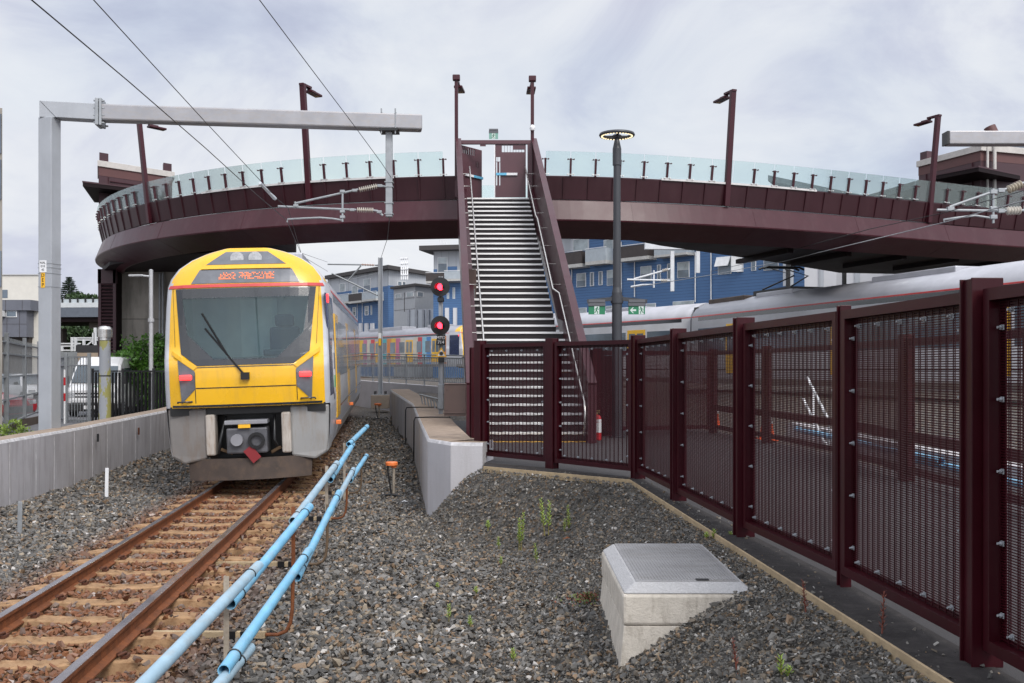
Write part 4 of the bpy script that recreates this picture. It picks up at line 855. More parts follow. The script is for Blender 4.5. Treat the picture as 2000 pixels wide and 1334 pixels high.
for px in (312, 318): mb = MB(); mb.tube([(PX(px, 42.9), 42.9, -.3), (PX(px, 42.9), 42.9, 5.4)], .045, 8); mb.build('conduit', M_galv, pier)
# ------------------------------------------------------------------ trains
M_ty = mat('train_yellow', (.78, .43, .012), .28, var=.05, scale=1, coat=.3, dirt=(.40, .24, .06), dirtamt=.35, streak=(2, 2, .5))
M_ts = mat('train_silver', (.47, .475, .50), .33, .25, var=.06, scale=1.5, dirt=(.33, .31, .30), dirtamt=.3, streak=(1, .3, 1))
M_troof = mat('train_roof', (.40, .40, .43), .4, .2, var=.12, scale=1.2)
M_tlow = mat('dusty_grey_skirt', (.20, .185, .175), .55, var=.2, scale=1.2, dirt=(.15, .095, .055), dirtamt=.8, streak=(2, 2, .4))
M_tscr = mat('windscreen', (.045, .075, .09), .06, var=.5, scale=.7, coat=.35, spec=.9, rvar=.02)
M_cabglass = glass('windscreen_glass', (.70, .82, .84), .05, (.25, .32, .34), .02, 1.0)
M_tblk = mat('gloss_black_trim', (.02, .022, .026), .16, coat=.6)
M_tgry = mat('smoked_panel', (.12, .125, .14), .25, coat=.4, var=.3)
M_navy = mat('navy_livery', (.012, .022, .075), .25, coat=.3)
M_tred = mat('train_red_line', (.50, .05, .05), .4)
M_tdirt = mat('brown_dusty_plate', (.055, .038, .03), .75, var=.35, scale=3, dirt=(.12, .075, .045), dirtamt=.5)
M_tail = emit('tail_light', (1, .03, .03), 4.5, (.5, .01, .01)); M_led = emit('orange_led', (1, .26, .10), 1.6)
M_lampg = mat('lamp_glass', (.42, .43, .45), .2, var=.3, scale=30, spec=.8)
HWP = [(.55, 1.29), (.75, 1.34), (1.1, 1.37), (1.4, 1.378), (2.2, 1.38), (3.0, 1.37), (3.45, 1.345), (3.60, 1.30), (3.78, 1.17), (3.93, .96), (4.06, .68), (4.14, .40), (4.19, .02)]
hwz = lambda z: interp(z, HWP)
RAKE = [(1.38, .0), (1.9, -.03), (2.2, 0), (3.4, .32), (3.7, .46), (3.95, .62), (4.19, .85)]
ydep = lambda x, z: interp(z, RAKE)+.20*abs(x/1.38)**2.6+.10*max(0, abs(x)/max(.05, hwz(z))-.8)/.2
WS_IN = [(-1.06, 3.24), (-.96, 2.63), (-.52, 2.20), (.52, 2.20), (.96, 2.63), (1.06, 3.24)]
def inside(p, poly): return all((b[0]-a[0])*(p[1]-a[1])-(b[1]-a[1])*(p[0]-a[0]) >= -1e-5 for a, b in zip(poly, poly[1:]+poly[:1]))
def cut_hole(bm, poly, ymax=1.0):
    for a, b in zip(poly, poly[1:]+poly[:1]):
        g = [f for f in bm.faces if f.calc_center_median().y < ymax and f.calc_center_median().z > 1.6]; g = g+list({e for f in g for e in f.edges})+list({v for f in g for v in f.verts})
        bmesh.ops.bisect_plane(bm, geom=g, plane_co=(a[0], 0, a[1]), plane_no=(b[1]-a[1], 0, -(b[0]-a[0])))
    bad = [f for f in bm.faces if f.calc_center_median().y < ymax and inside((f.calc_center_median().x, f.calc_center_median().z), poly)]
    bmesh.ops.delete(bm, geom=bad, context='FACES')
def patch(t, name, poly, off, m, hole=None):
    bm = bmesh.new(); vs = [bm.verts.new((x, 0, z)) for x, z in poly]; bm.faces.new(vs)
    for i in range(-9, 10): bmesh.ops.bisect_plane(bm, geom=bm.verts[:]+bm.edges[:]+bm.faces[:], plane_co=(i*.15, 0, 0), plane_no=(1, 0, 0))
    for i in range(28): bmesh.ops.bisect_plane(bm, geom=bm.verts[:]+bm.edges[:]+bm.faces[:], plane_co=(0, 0, 1.3+i*.105), plane_no=(0, 0, 1))
    if hole: cut_hole(bm, hole)
    for v in bm.verts: v.co.y = ydep(v.co.x, v.co.z)-off
    bmesh.ops.recalc_face_normals(bm, faces=bm.faces)
    if sum(f.normal.y for f in bm.faces) > 0: bmesh.ops.reverse_faces(bm, faces=bm.faces)
    r = bmesh.ops.extrude_face_region(bm, geom=bm.faces[:])
    for v in [g for g in r['geom'] if isinstance(g, bmesh.types.BMVert)]: pass
    # the original ring drops back to give the patch a rim
    new = {g for g in r['geom'] if isinstance(g, bmesh.types.BMVert)}
    for v in bm.verts:
        if v not in new: v.co.y += off+.01
    me = bpy.data.meshes.new(name); bm.to_mesh(me); bm.free(); me.materials.append(m); o = bpy.data.objects.new(name, me); COL.objects.link(o); o.parent = t; ROOT[o.name] = ROOT[t.name]; return o
def shell(t, y1, face=True, y0=0.0, name='body'):
    zs = [.55, .65, .8, .95, 1.1, 1.25, 1.38, 1.55, 1.8, 2.0, 2.2, 2.5, 2.8, 3.1, 3.3, 3.45, 3.53, 3.6, 3.7, 3.78, 3.86, 3.93, 3.99, 4.04, 4.08, 4.11, 4.14]
    cols = [-1, -.97, -.94, -.88, -.75, -.6, -.45, -.3, -.15, 0, .15, .3, .45, .6, .75, .88, .94, .97, 1]; mb = MB(); nc = len(cols)
    if face:
        zf = [z for z in zs if z >= 1.38]; vs = [(c*hwz(z), ydep(c*hwz(z), z), z) for z in zf for c in cols]
        for j in range(len(zf)-1):
            for i in range(nc-1):
                mb.mi = 1 if 1 < i < nc-3 or zf[j] >= 3.5 and 0 < i < nc-2 else 0; base = j*nc+i; mb.add([vs[base], vs[base+1], vs[base+nc+1], vs[base+nc]], [(0, 1, 2, 3)], True)
    for s in (-1, 1):
        for a, b in zip(zs, zs[1:]):
            fa, fb = (ydep(hwz(a), max(a, 1.38)), ydep(hwz(b), max(b, 1.38))) if face else (y0, y0)
            mb.mi = 2 if a >= 3.45 else 0
            if face and a >= 3.53:
                mb.mi = 1; mb.add([(s*hwz(a), fa, a), (s*hwz(a), 1.5, a), (s*hwz(b), 1.5, b), (s*hwz(b), fb, b)], [(0, 1, 2, 3)], True); fa = fb = 1.5; mb.mi = 2
            mb.add([(s*hwz(a), fa, a), (s*hwz(a), y1, a), (s*hwz(b), y1, b), (s*hwz(b), fb, b)], [(0, 1, 2, 3)], True)
    ring = [(-hwz(z), z) for z in zs]+[(hwz(z), z) for z in reversed(zs)]; mb.mi = 0
    mb.add([(x, y1, z) for x, z in ring], [tuple(range(len(ring)))])
    if not face: mb.add([(x, y0, z) for x, z in ring], [tuple(range(len(ring)))])
    o = mb.build(name, [M_ts, M_ty, M_troof], t, world=False)
    # weld so that smooth shading runs across
    bm = bmesh.new(); bm.from_mesh(o.data); bmesh.ops.remove_doubles(bm, verts=bm.verts, dist=.0005)
    if face: cut_hole(bm, WS_IN)
    bmesh.ops.recalc_face_normals(bm, faces=bm.faces); bm.to_mesh(o.data); bm.free()
    return o
def side_box(t, name, m, s, ya, yb, za, zb, out=.006, x=None):
    mb = MB(); n = 4
    zz = [lerp(za, zb, k/n) for k in range(n+1)]; vs = []
    for z in zz: vs += [(s*(hwz(z)+out), ya, z), (s*(hwz(z)+out), yb, z), (s*(hwz(z)-.02), ya, z), (s*(hwz(z)-.02), yb, z)]
    for k in range(n): b = k*4; mb.add([], []); mb.f += [(b, b+1, b+5, b+4), (b, b+4, b+6, b+2), (b+1, b+3, b+7, b+5)]; mb.m += [0]*3; mb.sm += [False]*3
    mb.v = [Vector(v) for v in vs]; mb.f += [(0, 2, 3, 1), (n*4, n*4+1, n*4+3, n*4+2)]; mb.m += [0, 0]; mb.sm += [False, False]
    return mb.build(name, m, t, world=False)
def car_sides(t, ya, yb, sides, colours=None, doors=(2.6, 9.0, 15.4), proud=.022):
    for s in sides:
        side_box(t, 'red_line', M_tred, s, ya, yb, 3.425, 3.475, .004)
        side_box(t, 'cantrail_band', M_tblk, s, ya+.6, yb, 3.26, 3.42, .003)
        edges = [ya+.4]
        for k, dr in enumerate(doors):
            if not ya-.1 <= dr < yb-1.5: continue
            side_box(t, 'door', M_ty, s, dr, dr+1.35, .98, 3.02, proud if dr > 3 else .022)
            for q in (.12, .74): side_box(t, 'door_window', M_win, s, dr+q, dr+q+.48, 1.85, 2.85, (proud if dr > 3 else .022)+.004)
        spans = sorted([d for d in doors if ya-.1 <= d < yb-1.5]); cur = ya+(.5 if not spans or spans[0] > ya+2 else 0); lst = []
        for d in spans+[yb-.4]:
            if d-cur > .9: lst.append((max(cur, ya+.3)+.15, d-.15))
            cur = d+1.35
        for a, b in lst:
            if colours:
                n = max(1, round((b-a)/.85)); 
                for q in range(n): side_box(t, 'livery_panel', colours[(q*3+int(a*2)) % len(colours)], s, lerp(a, b, q/n), lerp(a, b, (q+1)/n), .8, 3.22, .004)
                for q in range(n):
                    if q % 2 == 0: side_box(t, 'window', M_win, s, lerp(a, b, q/n)+.1, lerp(a, b, (q+1)/n)+.2, 1.85, 2.85, .012)
            else: side_box(t, 'window', M_win, s, a, b, 1.78, 2.92, .006)
        side_box(t, 'lower_stripe', M_tblk, s, ya+.2, yb, 1.13, 1.17, .004); side_box(t, 'skirt', M_tlow, s, ya+1.0, yb, .56, .78, .004)
def roof_gear(t, ya, yb, hh=None):
    for a, b, h in ((ya+1.5, ya+4.2, .22), (ya+9, ya+13, .26), (yb-5, yb-2, .2)):
        mb = MB(); mb.box2((-.75, a, 4.0), (.75, b, 4.1+(hh+.06 if hh else h))); mb.build('roof_unit', M_troof, t, bevel=.04, world=False)
def nose(t):
    patch(t, 'windscreen_surround', [(-1.19, 3.415), (-1.07, 2.30), (-.80, 2.09), (.80, 2.09), (1.07, 2.30), (1.19, 3.415)], .008, M_tblk, WS_IN)
    ws = patch(t, 'windscreen', [(-1.07, 3.25), (-.97, 2.62), (-.52, 2.19), (.52, 2.19), (.97, 2.62), (1.07, 3.25)], .012, M_cabglass)
    mb = MB(); mb.box2((-1.25, 2.05, 1.5), (1.25, 2.12, 3.6)); mb.box2((-1.25, .75, 1.5), (-1.2, 2.05, 3.5)); mb.box2((1.2, .75, 1.5), (1.25, 2.05, 3.5)); mb.box2((-1.2, .8, 3.42), (1.2, 2.05, 3.47)); mb.box2((-1.2, .5, 1.5), (1.2, 2.05, 1.55)); cab = mb.build('cab_interior', mat('cab_lining', (.42, .46, .47), .6), t, world=False)
    mb = MB(); mb.box2((-1.1, .42, 1.6), (1.1, .85, 2.22)); mb.box2((.25, .45, 2.22), (.85, .75, 2.34)); mb.build('driver_desk', mat('dark_desk', (.03, .032, .035), .5), cab, bevel=.03, world=False)
    mb = MB(); mb.box2((-.32, 2.0, 1.6), (.36, 2.04, 3.3)); mb.build('cab_door', mat('pale_door', (.55, .58, .58), .5), cab, world=False)
    mb = MB(); mb.box2((.28, 1.25, 1.6), (.82, 1.42, 2.75)); mb.box2((.38, 1.26, 2.75), (.72, 1.38, 2.98)); mb.build('driver_seat', mat('dark_blue_seat', (.02, .03, .06), .8), cab, bevel=.05, world=False)
    mb = MB(); mb.box2((-.15, .5, 3.30), (.45, 1.2, 3.36)); mb.build('cab_light', emit('cab_lamp', (.85, 1, .95), 1.2) if 'cab_lamp' not in MATS else MATS['cab_lamp'], cab, world=False)
    patch(t, 'red_line', [(-1.33, 3.43), (1.33, 3.43), (1.30, 3.485), (-1.30, 3.485)], .014, M_tred)
    dp = patch(t, 'destination_panel', [(-.92, 3.50), (.92, 3.50), (.78, 3.745), (-.78, 3.745)], .012, M_tgry)
    mb = MB()                                   # unreadable amber dots of the destination display
    for x0, x1 in ((-.44, -.17), (-.10, .50)):
        x = x0
        while x < x1:
            for r in range(5):
                if random.random() < .62: mb.box((x, ydep(x, 3.57+r*.026)-.017, 3.575+r*.026), (.017, .006, .017))
            x += .024
    tag(mb.build('amber_display', M_led, dp, world=False), kind='stuff')
    patch(t, 'visor_bar', [(-.76, 3.755), (.76, 3.755), (.71, 3.825), (-.71, 3.825)], .035, M_ty)
    hp = patch(t, 'headlight_panel', [(-.68, 3.835), (.68, 3.835), (.36, 4.07), (-.36, 4.07)], .012, M_tgry)
    for x in (-.155, .155):
        mb = MB(); mb.tube([(x, ydep(x, 3.94)-.03, 3.94), (x, ydep(x, 3.94)+.05, 3.94)], .115, 20); mb.build('headlight', M_lampg, hp, world=False)
    for s in (-1, 1):
        patch(t, 'light_cluster', [(s*x, z) for x, z in ((1.13, 2.20), (.84, 2.00), (.84, 1.70), (1.08, 1.46))], .010, M_tgry)
        mb = MB(); x = s*.99; mb.bar((x-.10, ydep(x, 1.90)-.04, 1.90), (x+.10, ydep(x, 1.90)-.025+.0, 1.90), .05, .085); mb.build('tail_light', M_tail, t, bevel=.02, world=False)
        patch(t, 'face_crease', [(s*x, z) for x, z in ((1.24, 2.36), (1.24, 2.29), (.86, 2.02), (.80, 2.07))], .02, M_ty)
        mb = MB(); x = s*1.325; mb.box((s*1.365, .80, 3.22), (.04, .06, .16)); mb.build('side_lamp', M_tail, t, bevel=.015, world=False)
    patch(t, 'panel_gap', [(-.83, 1.705), (.83, 1.705), (.83, 1.722), (-.83, 1.722)], .004, M_tblk)
    patch(t, 'panel_gap', [(-.80, 2.055), (.80, 2.055), (.80, 2.07), (-.80, 2.07)], .004, M_tblk)
    for s in (-1, 1):
        patch(t, 'panel_gap', [(s*x, z) for x, z in ((.835, 1.46), (.847, 1.46), (.847, 1.98), (.835, 1.98))], .004, M_tblk)
        patch(t, 'panel_gap', [(s*x, z) for x, z in ((1.18, 2.42), (1.186, 2.42), (1.246, 3.42), (1.24, 3.42))], .004, M_tblk)
        mb = MB(); x = s*1.02; mb.tube([(x-.12, ydep(x, 1.45)-.01, 1.47), (x-.12, ydep(x, 1.45)-.06, 1.49), (x+.12, ydep(x, 1.45)-.03, 1.49), (x+.12, ydep(x, 1.45)+.02, 1.47)], .014, 6); mb.build('grab_rail', M_tblk, t, world=False)
    patch(t, 'lower_trim', [(-1.25, 1.395), (1.25, 1.395), (1.25, 1.43), (-1.25, 1.43)], .02, M_tblk)
    mb = MB(); mb.bar((-.02, ydep(0, 1.93)-.045, 1.93), (-.66, ydep(.66, 2.72)-.04, 2.72), .025, .03); mb.bar((-.30, ydep(.3, 2.3)-.04, 2.28), (-.72, ydep(.72, 3.0)-.03, 2.98), .02, .03); mb.box((0, ydep(0, 1.9)-.04, 1.90), (.14, .07, .12)); mb.build('wiper', M_black, t, world=False)
    # below the yellow mask
    mb = MB(); mb.box2((-1.30, .22, 1.25), (1.30, .7, 1.40)); mb.box2((-.62, .75, .45), (.62, 1.0, 1.3)); mb.build('coupler_recess', M_black, t, world=False)
    for s in (-1, 1):
        mb = MB(); prof = [(1.33, .55), (1.36, 1.37), (.70, 1.37), (.70, .50), (1.10, .42)]
        mb.prism(prof, lambda p: (s*p[0], .14+.16*(p[0]/1.37)**3, p[1]), lambda p: (s*p[0], 1.2, p[1])); mb.build('corner_cowl', mat('dirty_silver', (.30, .295, .29), .45, .15, var=.1, scale=1.2, dirt=(.22, .16, .11), dirtamt=.7, streak=(2, 2, .4)) if s > 0 else M_tlow, t, bevel=.04, world=False)
        mb = MB(); mb.box2((s*.55, .10, .56), (s*.71, .40, 1.26)); mb.build('inner_cowl', mat('pale_cowl', (.42, .38, .34), .5, dirt=(.24, .16, .10), dirtamt=.8, streak=(3, 3, .5)), t, bevel=.03, world=False)
        mb = MB(); mb.bar((s*.50, .35, .64), (s*.34, .5, .55), .04, .05); mb.build('stay', mat('tan_dust', (.30, .20, .12), .8), t, world=False)
    M_cpl = mat('dark_cast_steel', (.10, .10, .11), .5, .3, var=.4, scale=4)
    mb = MB(); mb.box2((-.36, .02, .58), (.32, .5, 1.02)); mb.box2((-.12, .3, .7), (.12, 1.0, .95)); cp = mb.build('coupler', M_cpl, t, bevel=.03, world=False)
    mb = MB(); mb.box2((-.38, -.02, 1.08), (.33, .45, 1.15)); mb.build('coupler_cover', mat('mid_grey_steel', (.24, .24, .26), .45), cp, bevel=.01, world=False)
    mb = MB(); mb.pipe((.14, -.05, .80), (.14, .1, .80), .14, .05, 16); mb.build('coupler_cone', M_black, cp, world=False)
    mb = MB(); mb.tube([(-.18, -.06, .82), (-.18, .06, .82)], .10, 14); mb.build('coupler_pin', MATS['mid_grey_steel'], cp, world=False)
    mb = MB(); mb.box((-.05, -.03, 1.05), (.20, .02, .06)); mb.build('yellow_tag', M_yellow, cp, world=False)
    for k, (a, b) in enumerate((((-.4, .3, 1.2), (-.5, .1, .6)), ((.42, .3, 1.2), (.47, .05, .7)))): mb = MB(); mb.tube([a, ((a[0]+b[0])/2, -.05, .8), b], .025, 6); mb.build('jumper_hose', M_black, t, world=False)
    mb = MB(); mb.add([(math.cos(R(38))*a-math.sin(R(38))*b, y, .52+math.sin(R(38))*a+math.cos(R(38))*b) for y in (-.03, -.02) for a, b in ((-.0, -.13), (.17, -.13), (.17, .13), (0, .13))], [(3, 2, 1, 0), (4, 5, 6, 7), (0, 1, 5, 4), (1, 2, 6, 5), (2, 3, 7, 6), (3, 0, 4, 7)]); mb.build('red_flag', mat('dull_red_flag', (.22, .015, .02), .6), t, world=False)
    mb = MB(); n = 13; vs = []
    for k in range(n): x = lerp(-1.02, 1.02, k/(n-1)); y = .02+.25*abs(x)**2; vs += [(x*1.02, y+.02, .50), (x, y-.03, .14), (x, y+.06, .14), (x*1.02, y+.1, .50)]
    fs = [(k*4+j, k*4+(j+1) % 4, k*4+4+(j+1) % 4, k*4+4+j) for k in range(n-1) for j in range(4)]; mb.add(vs, fs+[(0, 1, 2, 3), (n*4-4, n*4-3, n*4-2, n*4-1)]); mb.build('deflector_plate', M_tdirt, t, world=False)
D_T = 17.35
tr = thing('passenger_train', 'yellow-fronted silver passenger train with red tail lights on the left track', 'train', (tx(D_T)+.12, D_T, RAIL), .122, None, .014, -.033)
shell(tr, 21.5); nose(tr)
side_box(tr, 'navy_panel', M_navy, 1, .42, 2.45, 1.5, 3.3, .005); side_box(tr, 'cab_window', M_win, 1, .8, 1.9, 2.35, 3.15, .010)
for s in (1,):
    o = None
    for nm, m_, r0, e in (('roundel', M_alu, .60, .014), ('roundel_face', M_white, .50, .018)):
        mb = MB(); c = (s*(1.378), 1.75, 1.98); vs = [(s*(1.378+e), c[1]+r0*.62*math.cos(2*PI*k/28), c[2]+r0*math.sin(2*PI*k/28)) for k in range(28)]; vs2 = [(1.36, v[1], v[2]) for v in vs]; mb.add(vs+vs2, [tuple(range(28))]+[(k, (k+1) % 28, 28+(k+1) % 28, 28+k) for k in range(28)]); o = mb.build(nm, m_, tr if o is None else o, world=False)
        if nm == 'roundel': ro = o
    mb = MB(); mb.box((1.40, 1.75, 1.72), (.012, .36, .22)); mb.build('roundel_mark', mat('leaf_green', (.12, .34, .12), .5), ro, world=False); mb = MB(); mb.box((1.40, 1.75, 2.1), (.012, .42, .3)); mb.build('roundel_mark', mat('mid_grey', (.2, .2, .21), .5), ro, world=False)
car_sides(tr, 2.4, 21.4, (1, -1), None, (2.6, 8.8, 15.4), .006); roof_gear(tr, 2, 21)
for y in (3.5, 17.5):                            # bogies
    mb = MB(); mb.box2((-1.0, y-1.3, .25), (1.0, y+1.3, .75)); b = mb.build('bogie', M_tdirt, tr, world=False)
    for dy in (-.85, .85):
        for s in (-1, 1): mb = MB(); mb.tube([(s*.53, y+dy, .36), (s*.62, y+dy, .36)], .38, 20); mb.build('wheel', M_rust, b, world=False)
for y in (2.2, 9.5): mb = MB(); mb.box((1.42, y, .92), (.10, .14, .08)); mb.build('marker_lamp', M_orange, tr, bevel=.01, world=False)

gx, gy = 9.15, 46.0
tb = thing('passenger_train', 'silver train with yellow doors and a pantograph passing behind the right end of the footbridge', 'train', (gx+.1, gy-.35, .20), PI+.285)
shell(tb, 24, False, 0); car_sides(tb, 0, 24, (1, -1), None, (3.2, 10.6, 17.5)); roof_gear(tb, 3, 24, .05)
mb = MB(); mb.box2((-1.1, -.3, .8), (1.1, .0, 3.9)); mb.build('gangway', M_black, tb, world=False)
pg = MB(); pg.tube([(-.5, 4.6, 4.35), (-.3, 6.6, 4.75), (-.3, 5.0, 5.15)], .035, 6); pg.tube([(.5, 4.6, 4.35), (.3, 6.6, 4.75), (.3, 5.0, 5.15)], .035, 6); pg.tube([(-.9, 5.0, 5.12), (-.7, 5.0, 5.2), (.7, 5.0, 5.2), (.9, 5.0, 5.12)], .045, 6); pg.tube([(-.9, 5.35, 5.12), (-.7, 5.35, 5.2), (.7, 5.35, 5.2), (.9, 5.35, 5.12)], .045, 6); pg.box2((-.7, 4.2, 4.1), (.7, 7.0, 4.3)); pg.build('pantograph', M_dark, tb, world=False)
mb = MB(); mb.box2((-.8, .5, 3.95), (.8, 3.6, 4.20)); mb.build('roof_equipment', mat('brown_roof_gear', (.07, .05, .04), .7, var=.4), tb, bevel=.03, world=False)
ta = thing('passenger_train', 'silver train car with a white roof behind the ring lamp post, beyond the dark gangway', 'train', (gx-.05, gy+.25, .20), .54)
shell(ta, 20.5, False, 0); car_sides(ta, 0, 20.5, (1, -1), None, (3.2, 9.6, 15.2)); roof_gear(ta, 3, 20, .05)
cols = [mat('livery_'+n, c, .4) for n, c in (('teal', (.05, .34, .38)), ('red', (.55, .05, .06)), ('yellow', (.65, .40, .04)), ('blue', (.07, .22, .50)), ('cream', (.55, .50, .40)), ('orange', (.60, .20, .05)), ('sky', (.25, .48, .58)), ('pink', (.50, .14, .24)))]
tc_ = thing('passenger_train', 'train in a multicoloured livery with yellow nose, far behind the signal', 'train', (-2.95, 87, 1.0), .60)
shell(tc_, 22); nose(tc_); car_sides(tc_, 2.4, 22, (-1,), cols, (4.0, 8.8, 15.0)); roof_gear(tc_, 3, 21); side_box(tc_, 'navy_panel', M_navy, -1, .7, 2.3, 1.5, 3.25, .005)
tcd = thing('passenger_train', 'second multicoloured train car showing between the yellow train and the mast', 'train', (-2.95-math.sin(.60)*22.5, 87+math.cos(.60)*22.5, 1.0), .60)
shell(tcd, 20, False, 0); car_sides(tcd, 0, 20, (-1,), cols[::-1], (3.2, 9.6, 15.2))

# ------------------------------------------------------------------ overhead line equipment
def wire(name, pts, r, label, m=None):
    q = [Vector(p) for p in pts]; mb = MB(); mb.tube(q, r, 6); o = mb.build(name, m or M_black); tag(o, label, 'wire', 'overhead wires'); return o
def ins_tube(t, a, b, m=None, r=.018, disc=.055, n=9):
    a, b = Vector(a), Vector(b); mb = MB(); u = (b-a).normalized()
    pts, rs = [], []
    for k in range(n):
        for f, rr in ((.0, r), (.35, r), (.4, disc), (.6, disc), (.65, r)): pts.append(a.lerp(b, (k+f)/n)); rs.append(rr)
    mb.tube(pts, rs, 10); mb.build('insulator', m or mat('pale_insulator', (.50, .46, .40), .4), t)
def tubes(t, nm, lst, r=.024, m=None):
    for pts in lst: mb = MB(); mb.tube(pts, r, 8); mb.build(nm, m or M_galv, t)
dm = 19.6; por = thing('overhead_portal', 'grey steel catenary mast and long cross beam over the left track', 'catenary mast', (PX(97, dm), dm, -.4))
mx = PX(97, dm); zt = PZ(200, dm)
M_mast = mat('painted_grey_mast', (.37, .385, .41), .5, .2, var=.08, scale=2, dirt=(.28, .285, .30), dirtamt=.4, streak=(1, 1, .15))
mb = MB(); rzm = -.22; mb.box((mx, dm, (zt-.31-.4)/2), (.285, .285, zt-.31+.4), rzm); mb.build('mast', M_mast, por, bevel=.012)
A, B = P(82, 217, dm), P(824, 241, 20.6); u = (B-A).normalized()
mb = MB(); v_ = Vector((-u.y, u.x, 0)); hz_ = .155
for s in (1,):
    prof = [(0, zt), (.31, zt-.31), (.31, zt-.312), (0, zt-.312)]
    c = [(A-u*.0)+v_*y+Vector((x, 0, 0)) for y in (-.15, .15) for x in (0,)]
    pts = [(-.0, zt-.31), (.31, zt-.31), (.0, zt)]
    mb.prism([(-.005, -.31), (.285, -.31), (-.005, 0)], lambda p: Vector((A.x, A.y, zt))+u*p[0]-v_*.15+Vector((0, 0, p[1])), lambda p: Vector((A.x, A.y, zt))+u*p[0]+v_*.15+Vector((0, 0, p[1])))
mb.build('mitre_corner', M_mast, por)
mb = MB(); j0 = Vector((A.x, A.y, zt-.155)); jj = P(192, 220, dm+.15)
def beam_prism(a0, a1, za, zb):                  # mitred first length then the long beam
    mb.add([a0-v_*.15+Vector((0, 0, 0)), a0+v_*.15], [])
mb.add([Vector((A.x, A.y, zt))+v_*y+u*x+Vector((0, 0, z)) for y in (-.15, .15) for x, z in ((0, .0), (.29, -.31), (1.05, -.33), (1.05, -.02))], [(3, 2, 1, 0), (4, 5, 6, 7), (0, 1, 5, 4), (1, 2, 6, 5), (2, 3, 7, 6), (3, 0, 4, 7)])
mb.build('corner_beam', M_mast, por, bevel=.01)
s0 = Vector((A.x, A.y, zt-.175))+u*1.08; mb = MB(); mb.bar(s0, Vector((B.x, B.y, B.z)), .30, .31); mb.build('cross_beam', M_alu, por, bevel=.03)
mb = MB(); mb.bar(s0-u*.07, s0-u*.01, .36, .52); mb.build('flange_plate', M_galv, por, bevel=.01); mb = MB(); mb.bar(s0+u*.0, s0+u*.05, .36, .52); mb.build('flange_plate', M_galv, por, bevel=.01)
for i in range(4):
    for j in (-1, 1): mb = MB(); q = s0-u*.1+v_*j*.14+Vector((0, 0, -.21+i*.14)); mb.tube([q, q+u*.2], .018, 6); mb.build('flange_bolt', M_galv, por)
# identity plates on the mast
fm = Matrix.Translation((mx, dm, 0)) @ Matrix.Rotation(rzm, 4, 'Z')
for z0, z1, w_, m_, txts, nm in ((PZ(533, dm), PZ(510, dm), .15, M_white, [('NAL', .055, .066), ('010', .055, 0), ('43', .055, -.066)], 'number_plate'), (PZ(563, dm), PZ(534, dm), .085, M_yellow, [('D', .085, .092), ('E', .085, 0), ('P', .085, -.092)], 'letter_plate')):
    zc = (z0+z1)/2; mb = MB(); mb.M = fm; mb.box((-.035, -.147, zc), (w_, .006, z1-z0)); pl = mb.build(nm, m_, por)
    mb = MB()
    for s, sz_, dz in txts: mb.text(s, sz_*1.15, fm @ Matrix.Translation((-.035, -.1515, zc+dz)) @ Matrix.Rotation(R(90), 4, 'X'), .003)
    mb.build('lettering', M_black, pl)
for py in (516, 524, 535, 561): mb = MB(); mb.M = fm; mb.box((0, 0, PZ(py, dm)), (.296, .296, .012)); mb.build('band_clamp', M_galv, por)
# drop post and cantilever
dq = 20.55; xp = PX(760, dq); Q = lambda px, py: P(px, py, dq)
dp_ = thing('drop_post', 'galvanised drop post with a tubular cantilever hanging from the cross beam', 'cantilever', Q(760, 340), 0)
mb = MB(); mb.box2((xp-.065, dq-.065, PZ(424, dq)), (xp+.065, dq+.065, PZ(257, dq))); mb.build('post', M_galv, dp_, bevel=.012)
mb = MB(); mb.box2((xp-.18, dq-.2, PZ(256, dq)-.03), (xp+.19, dq+.2, PZ(256, dq)+.02)); mb.build('clamp_plate', M_dark, dp_)
for px in (747, 774): mb = MB(); zb_ = PZ(260, dq); mb.tube([(PX(px, dq), dq-.17, zb_-.05), (PX(px, dq), dq-.17, PZ(216, dq))], .014, 6); mb.tube([(PX(px, dq), dq-.19, PZ(223, dq)), (PX(px, dq), dq+.19, PZ(223, dq))], .016, 6); mb.build('clamp_rod', M_galv, dp_)
tubes(dp_, 'cantilever_tube', [[Q(752, 364), Q(738, 363)], [Q(700, 370), Q(578, 397)], [Q(748, 421), Q(737, 412), Q(729, 411)], [Q(696, 410), Q(543, 403)], [Q(669, 371), Q(669, 433)], [Q(576, 394), Q(578, 403)]], .022)
tubes(dp_, 'registration_arm', [[Q(668, 430), Q(650, 427), Q(625, 425), Q(600, 426), Q(562, 428), Q(561, 434)]], .018)
ins_tube(dp_, Q(737, 363.5), Q(701, 371)); ins_tube(dp_, Q(730, 411), Q(697, 410))
for px, py in ((693, 372), (669, 374), (688, 410), (669, 413), (742, 363), (741, 414), (669, 424), (578, 402)): mb = MB(); mb.box(Q(px, py), (.10, .07, .055)); mb.build('tube_clamp', M_galv, dp_, bevel=.008)
for py in (356, 365, 397, 418): mb = MB(); mb.box((xp, dq, PZ(py, dq)), (.17, .16, .02)); mb.build('band_clamp', M_galv, dp_)
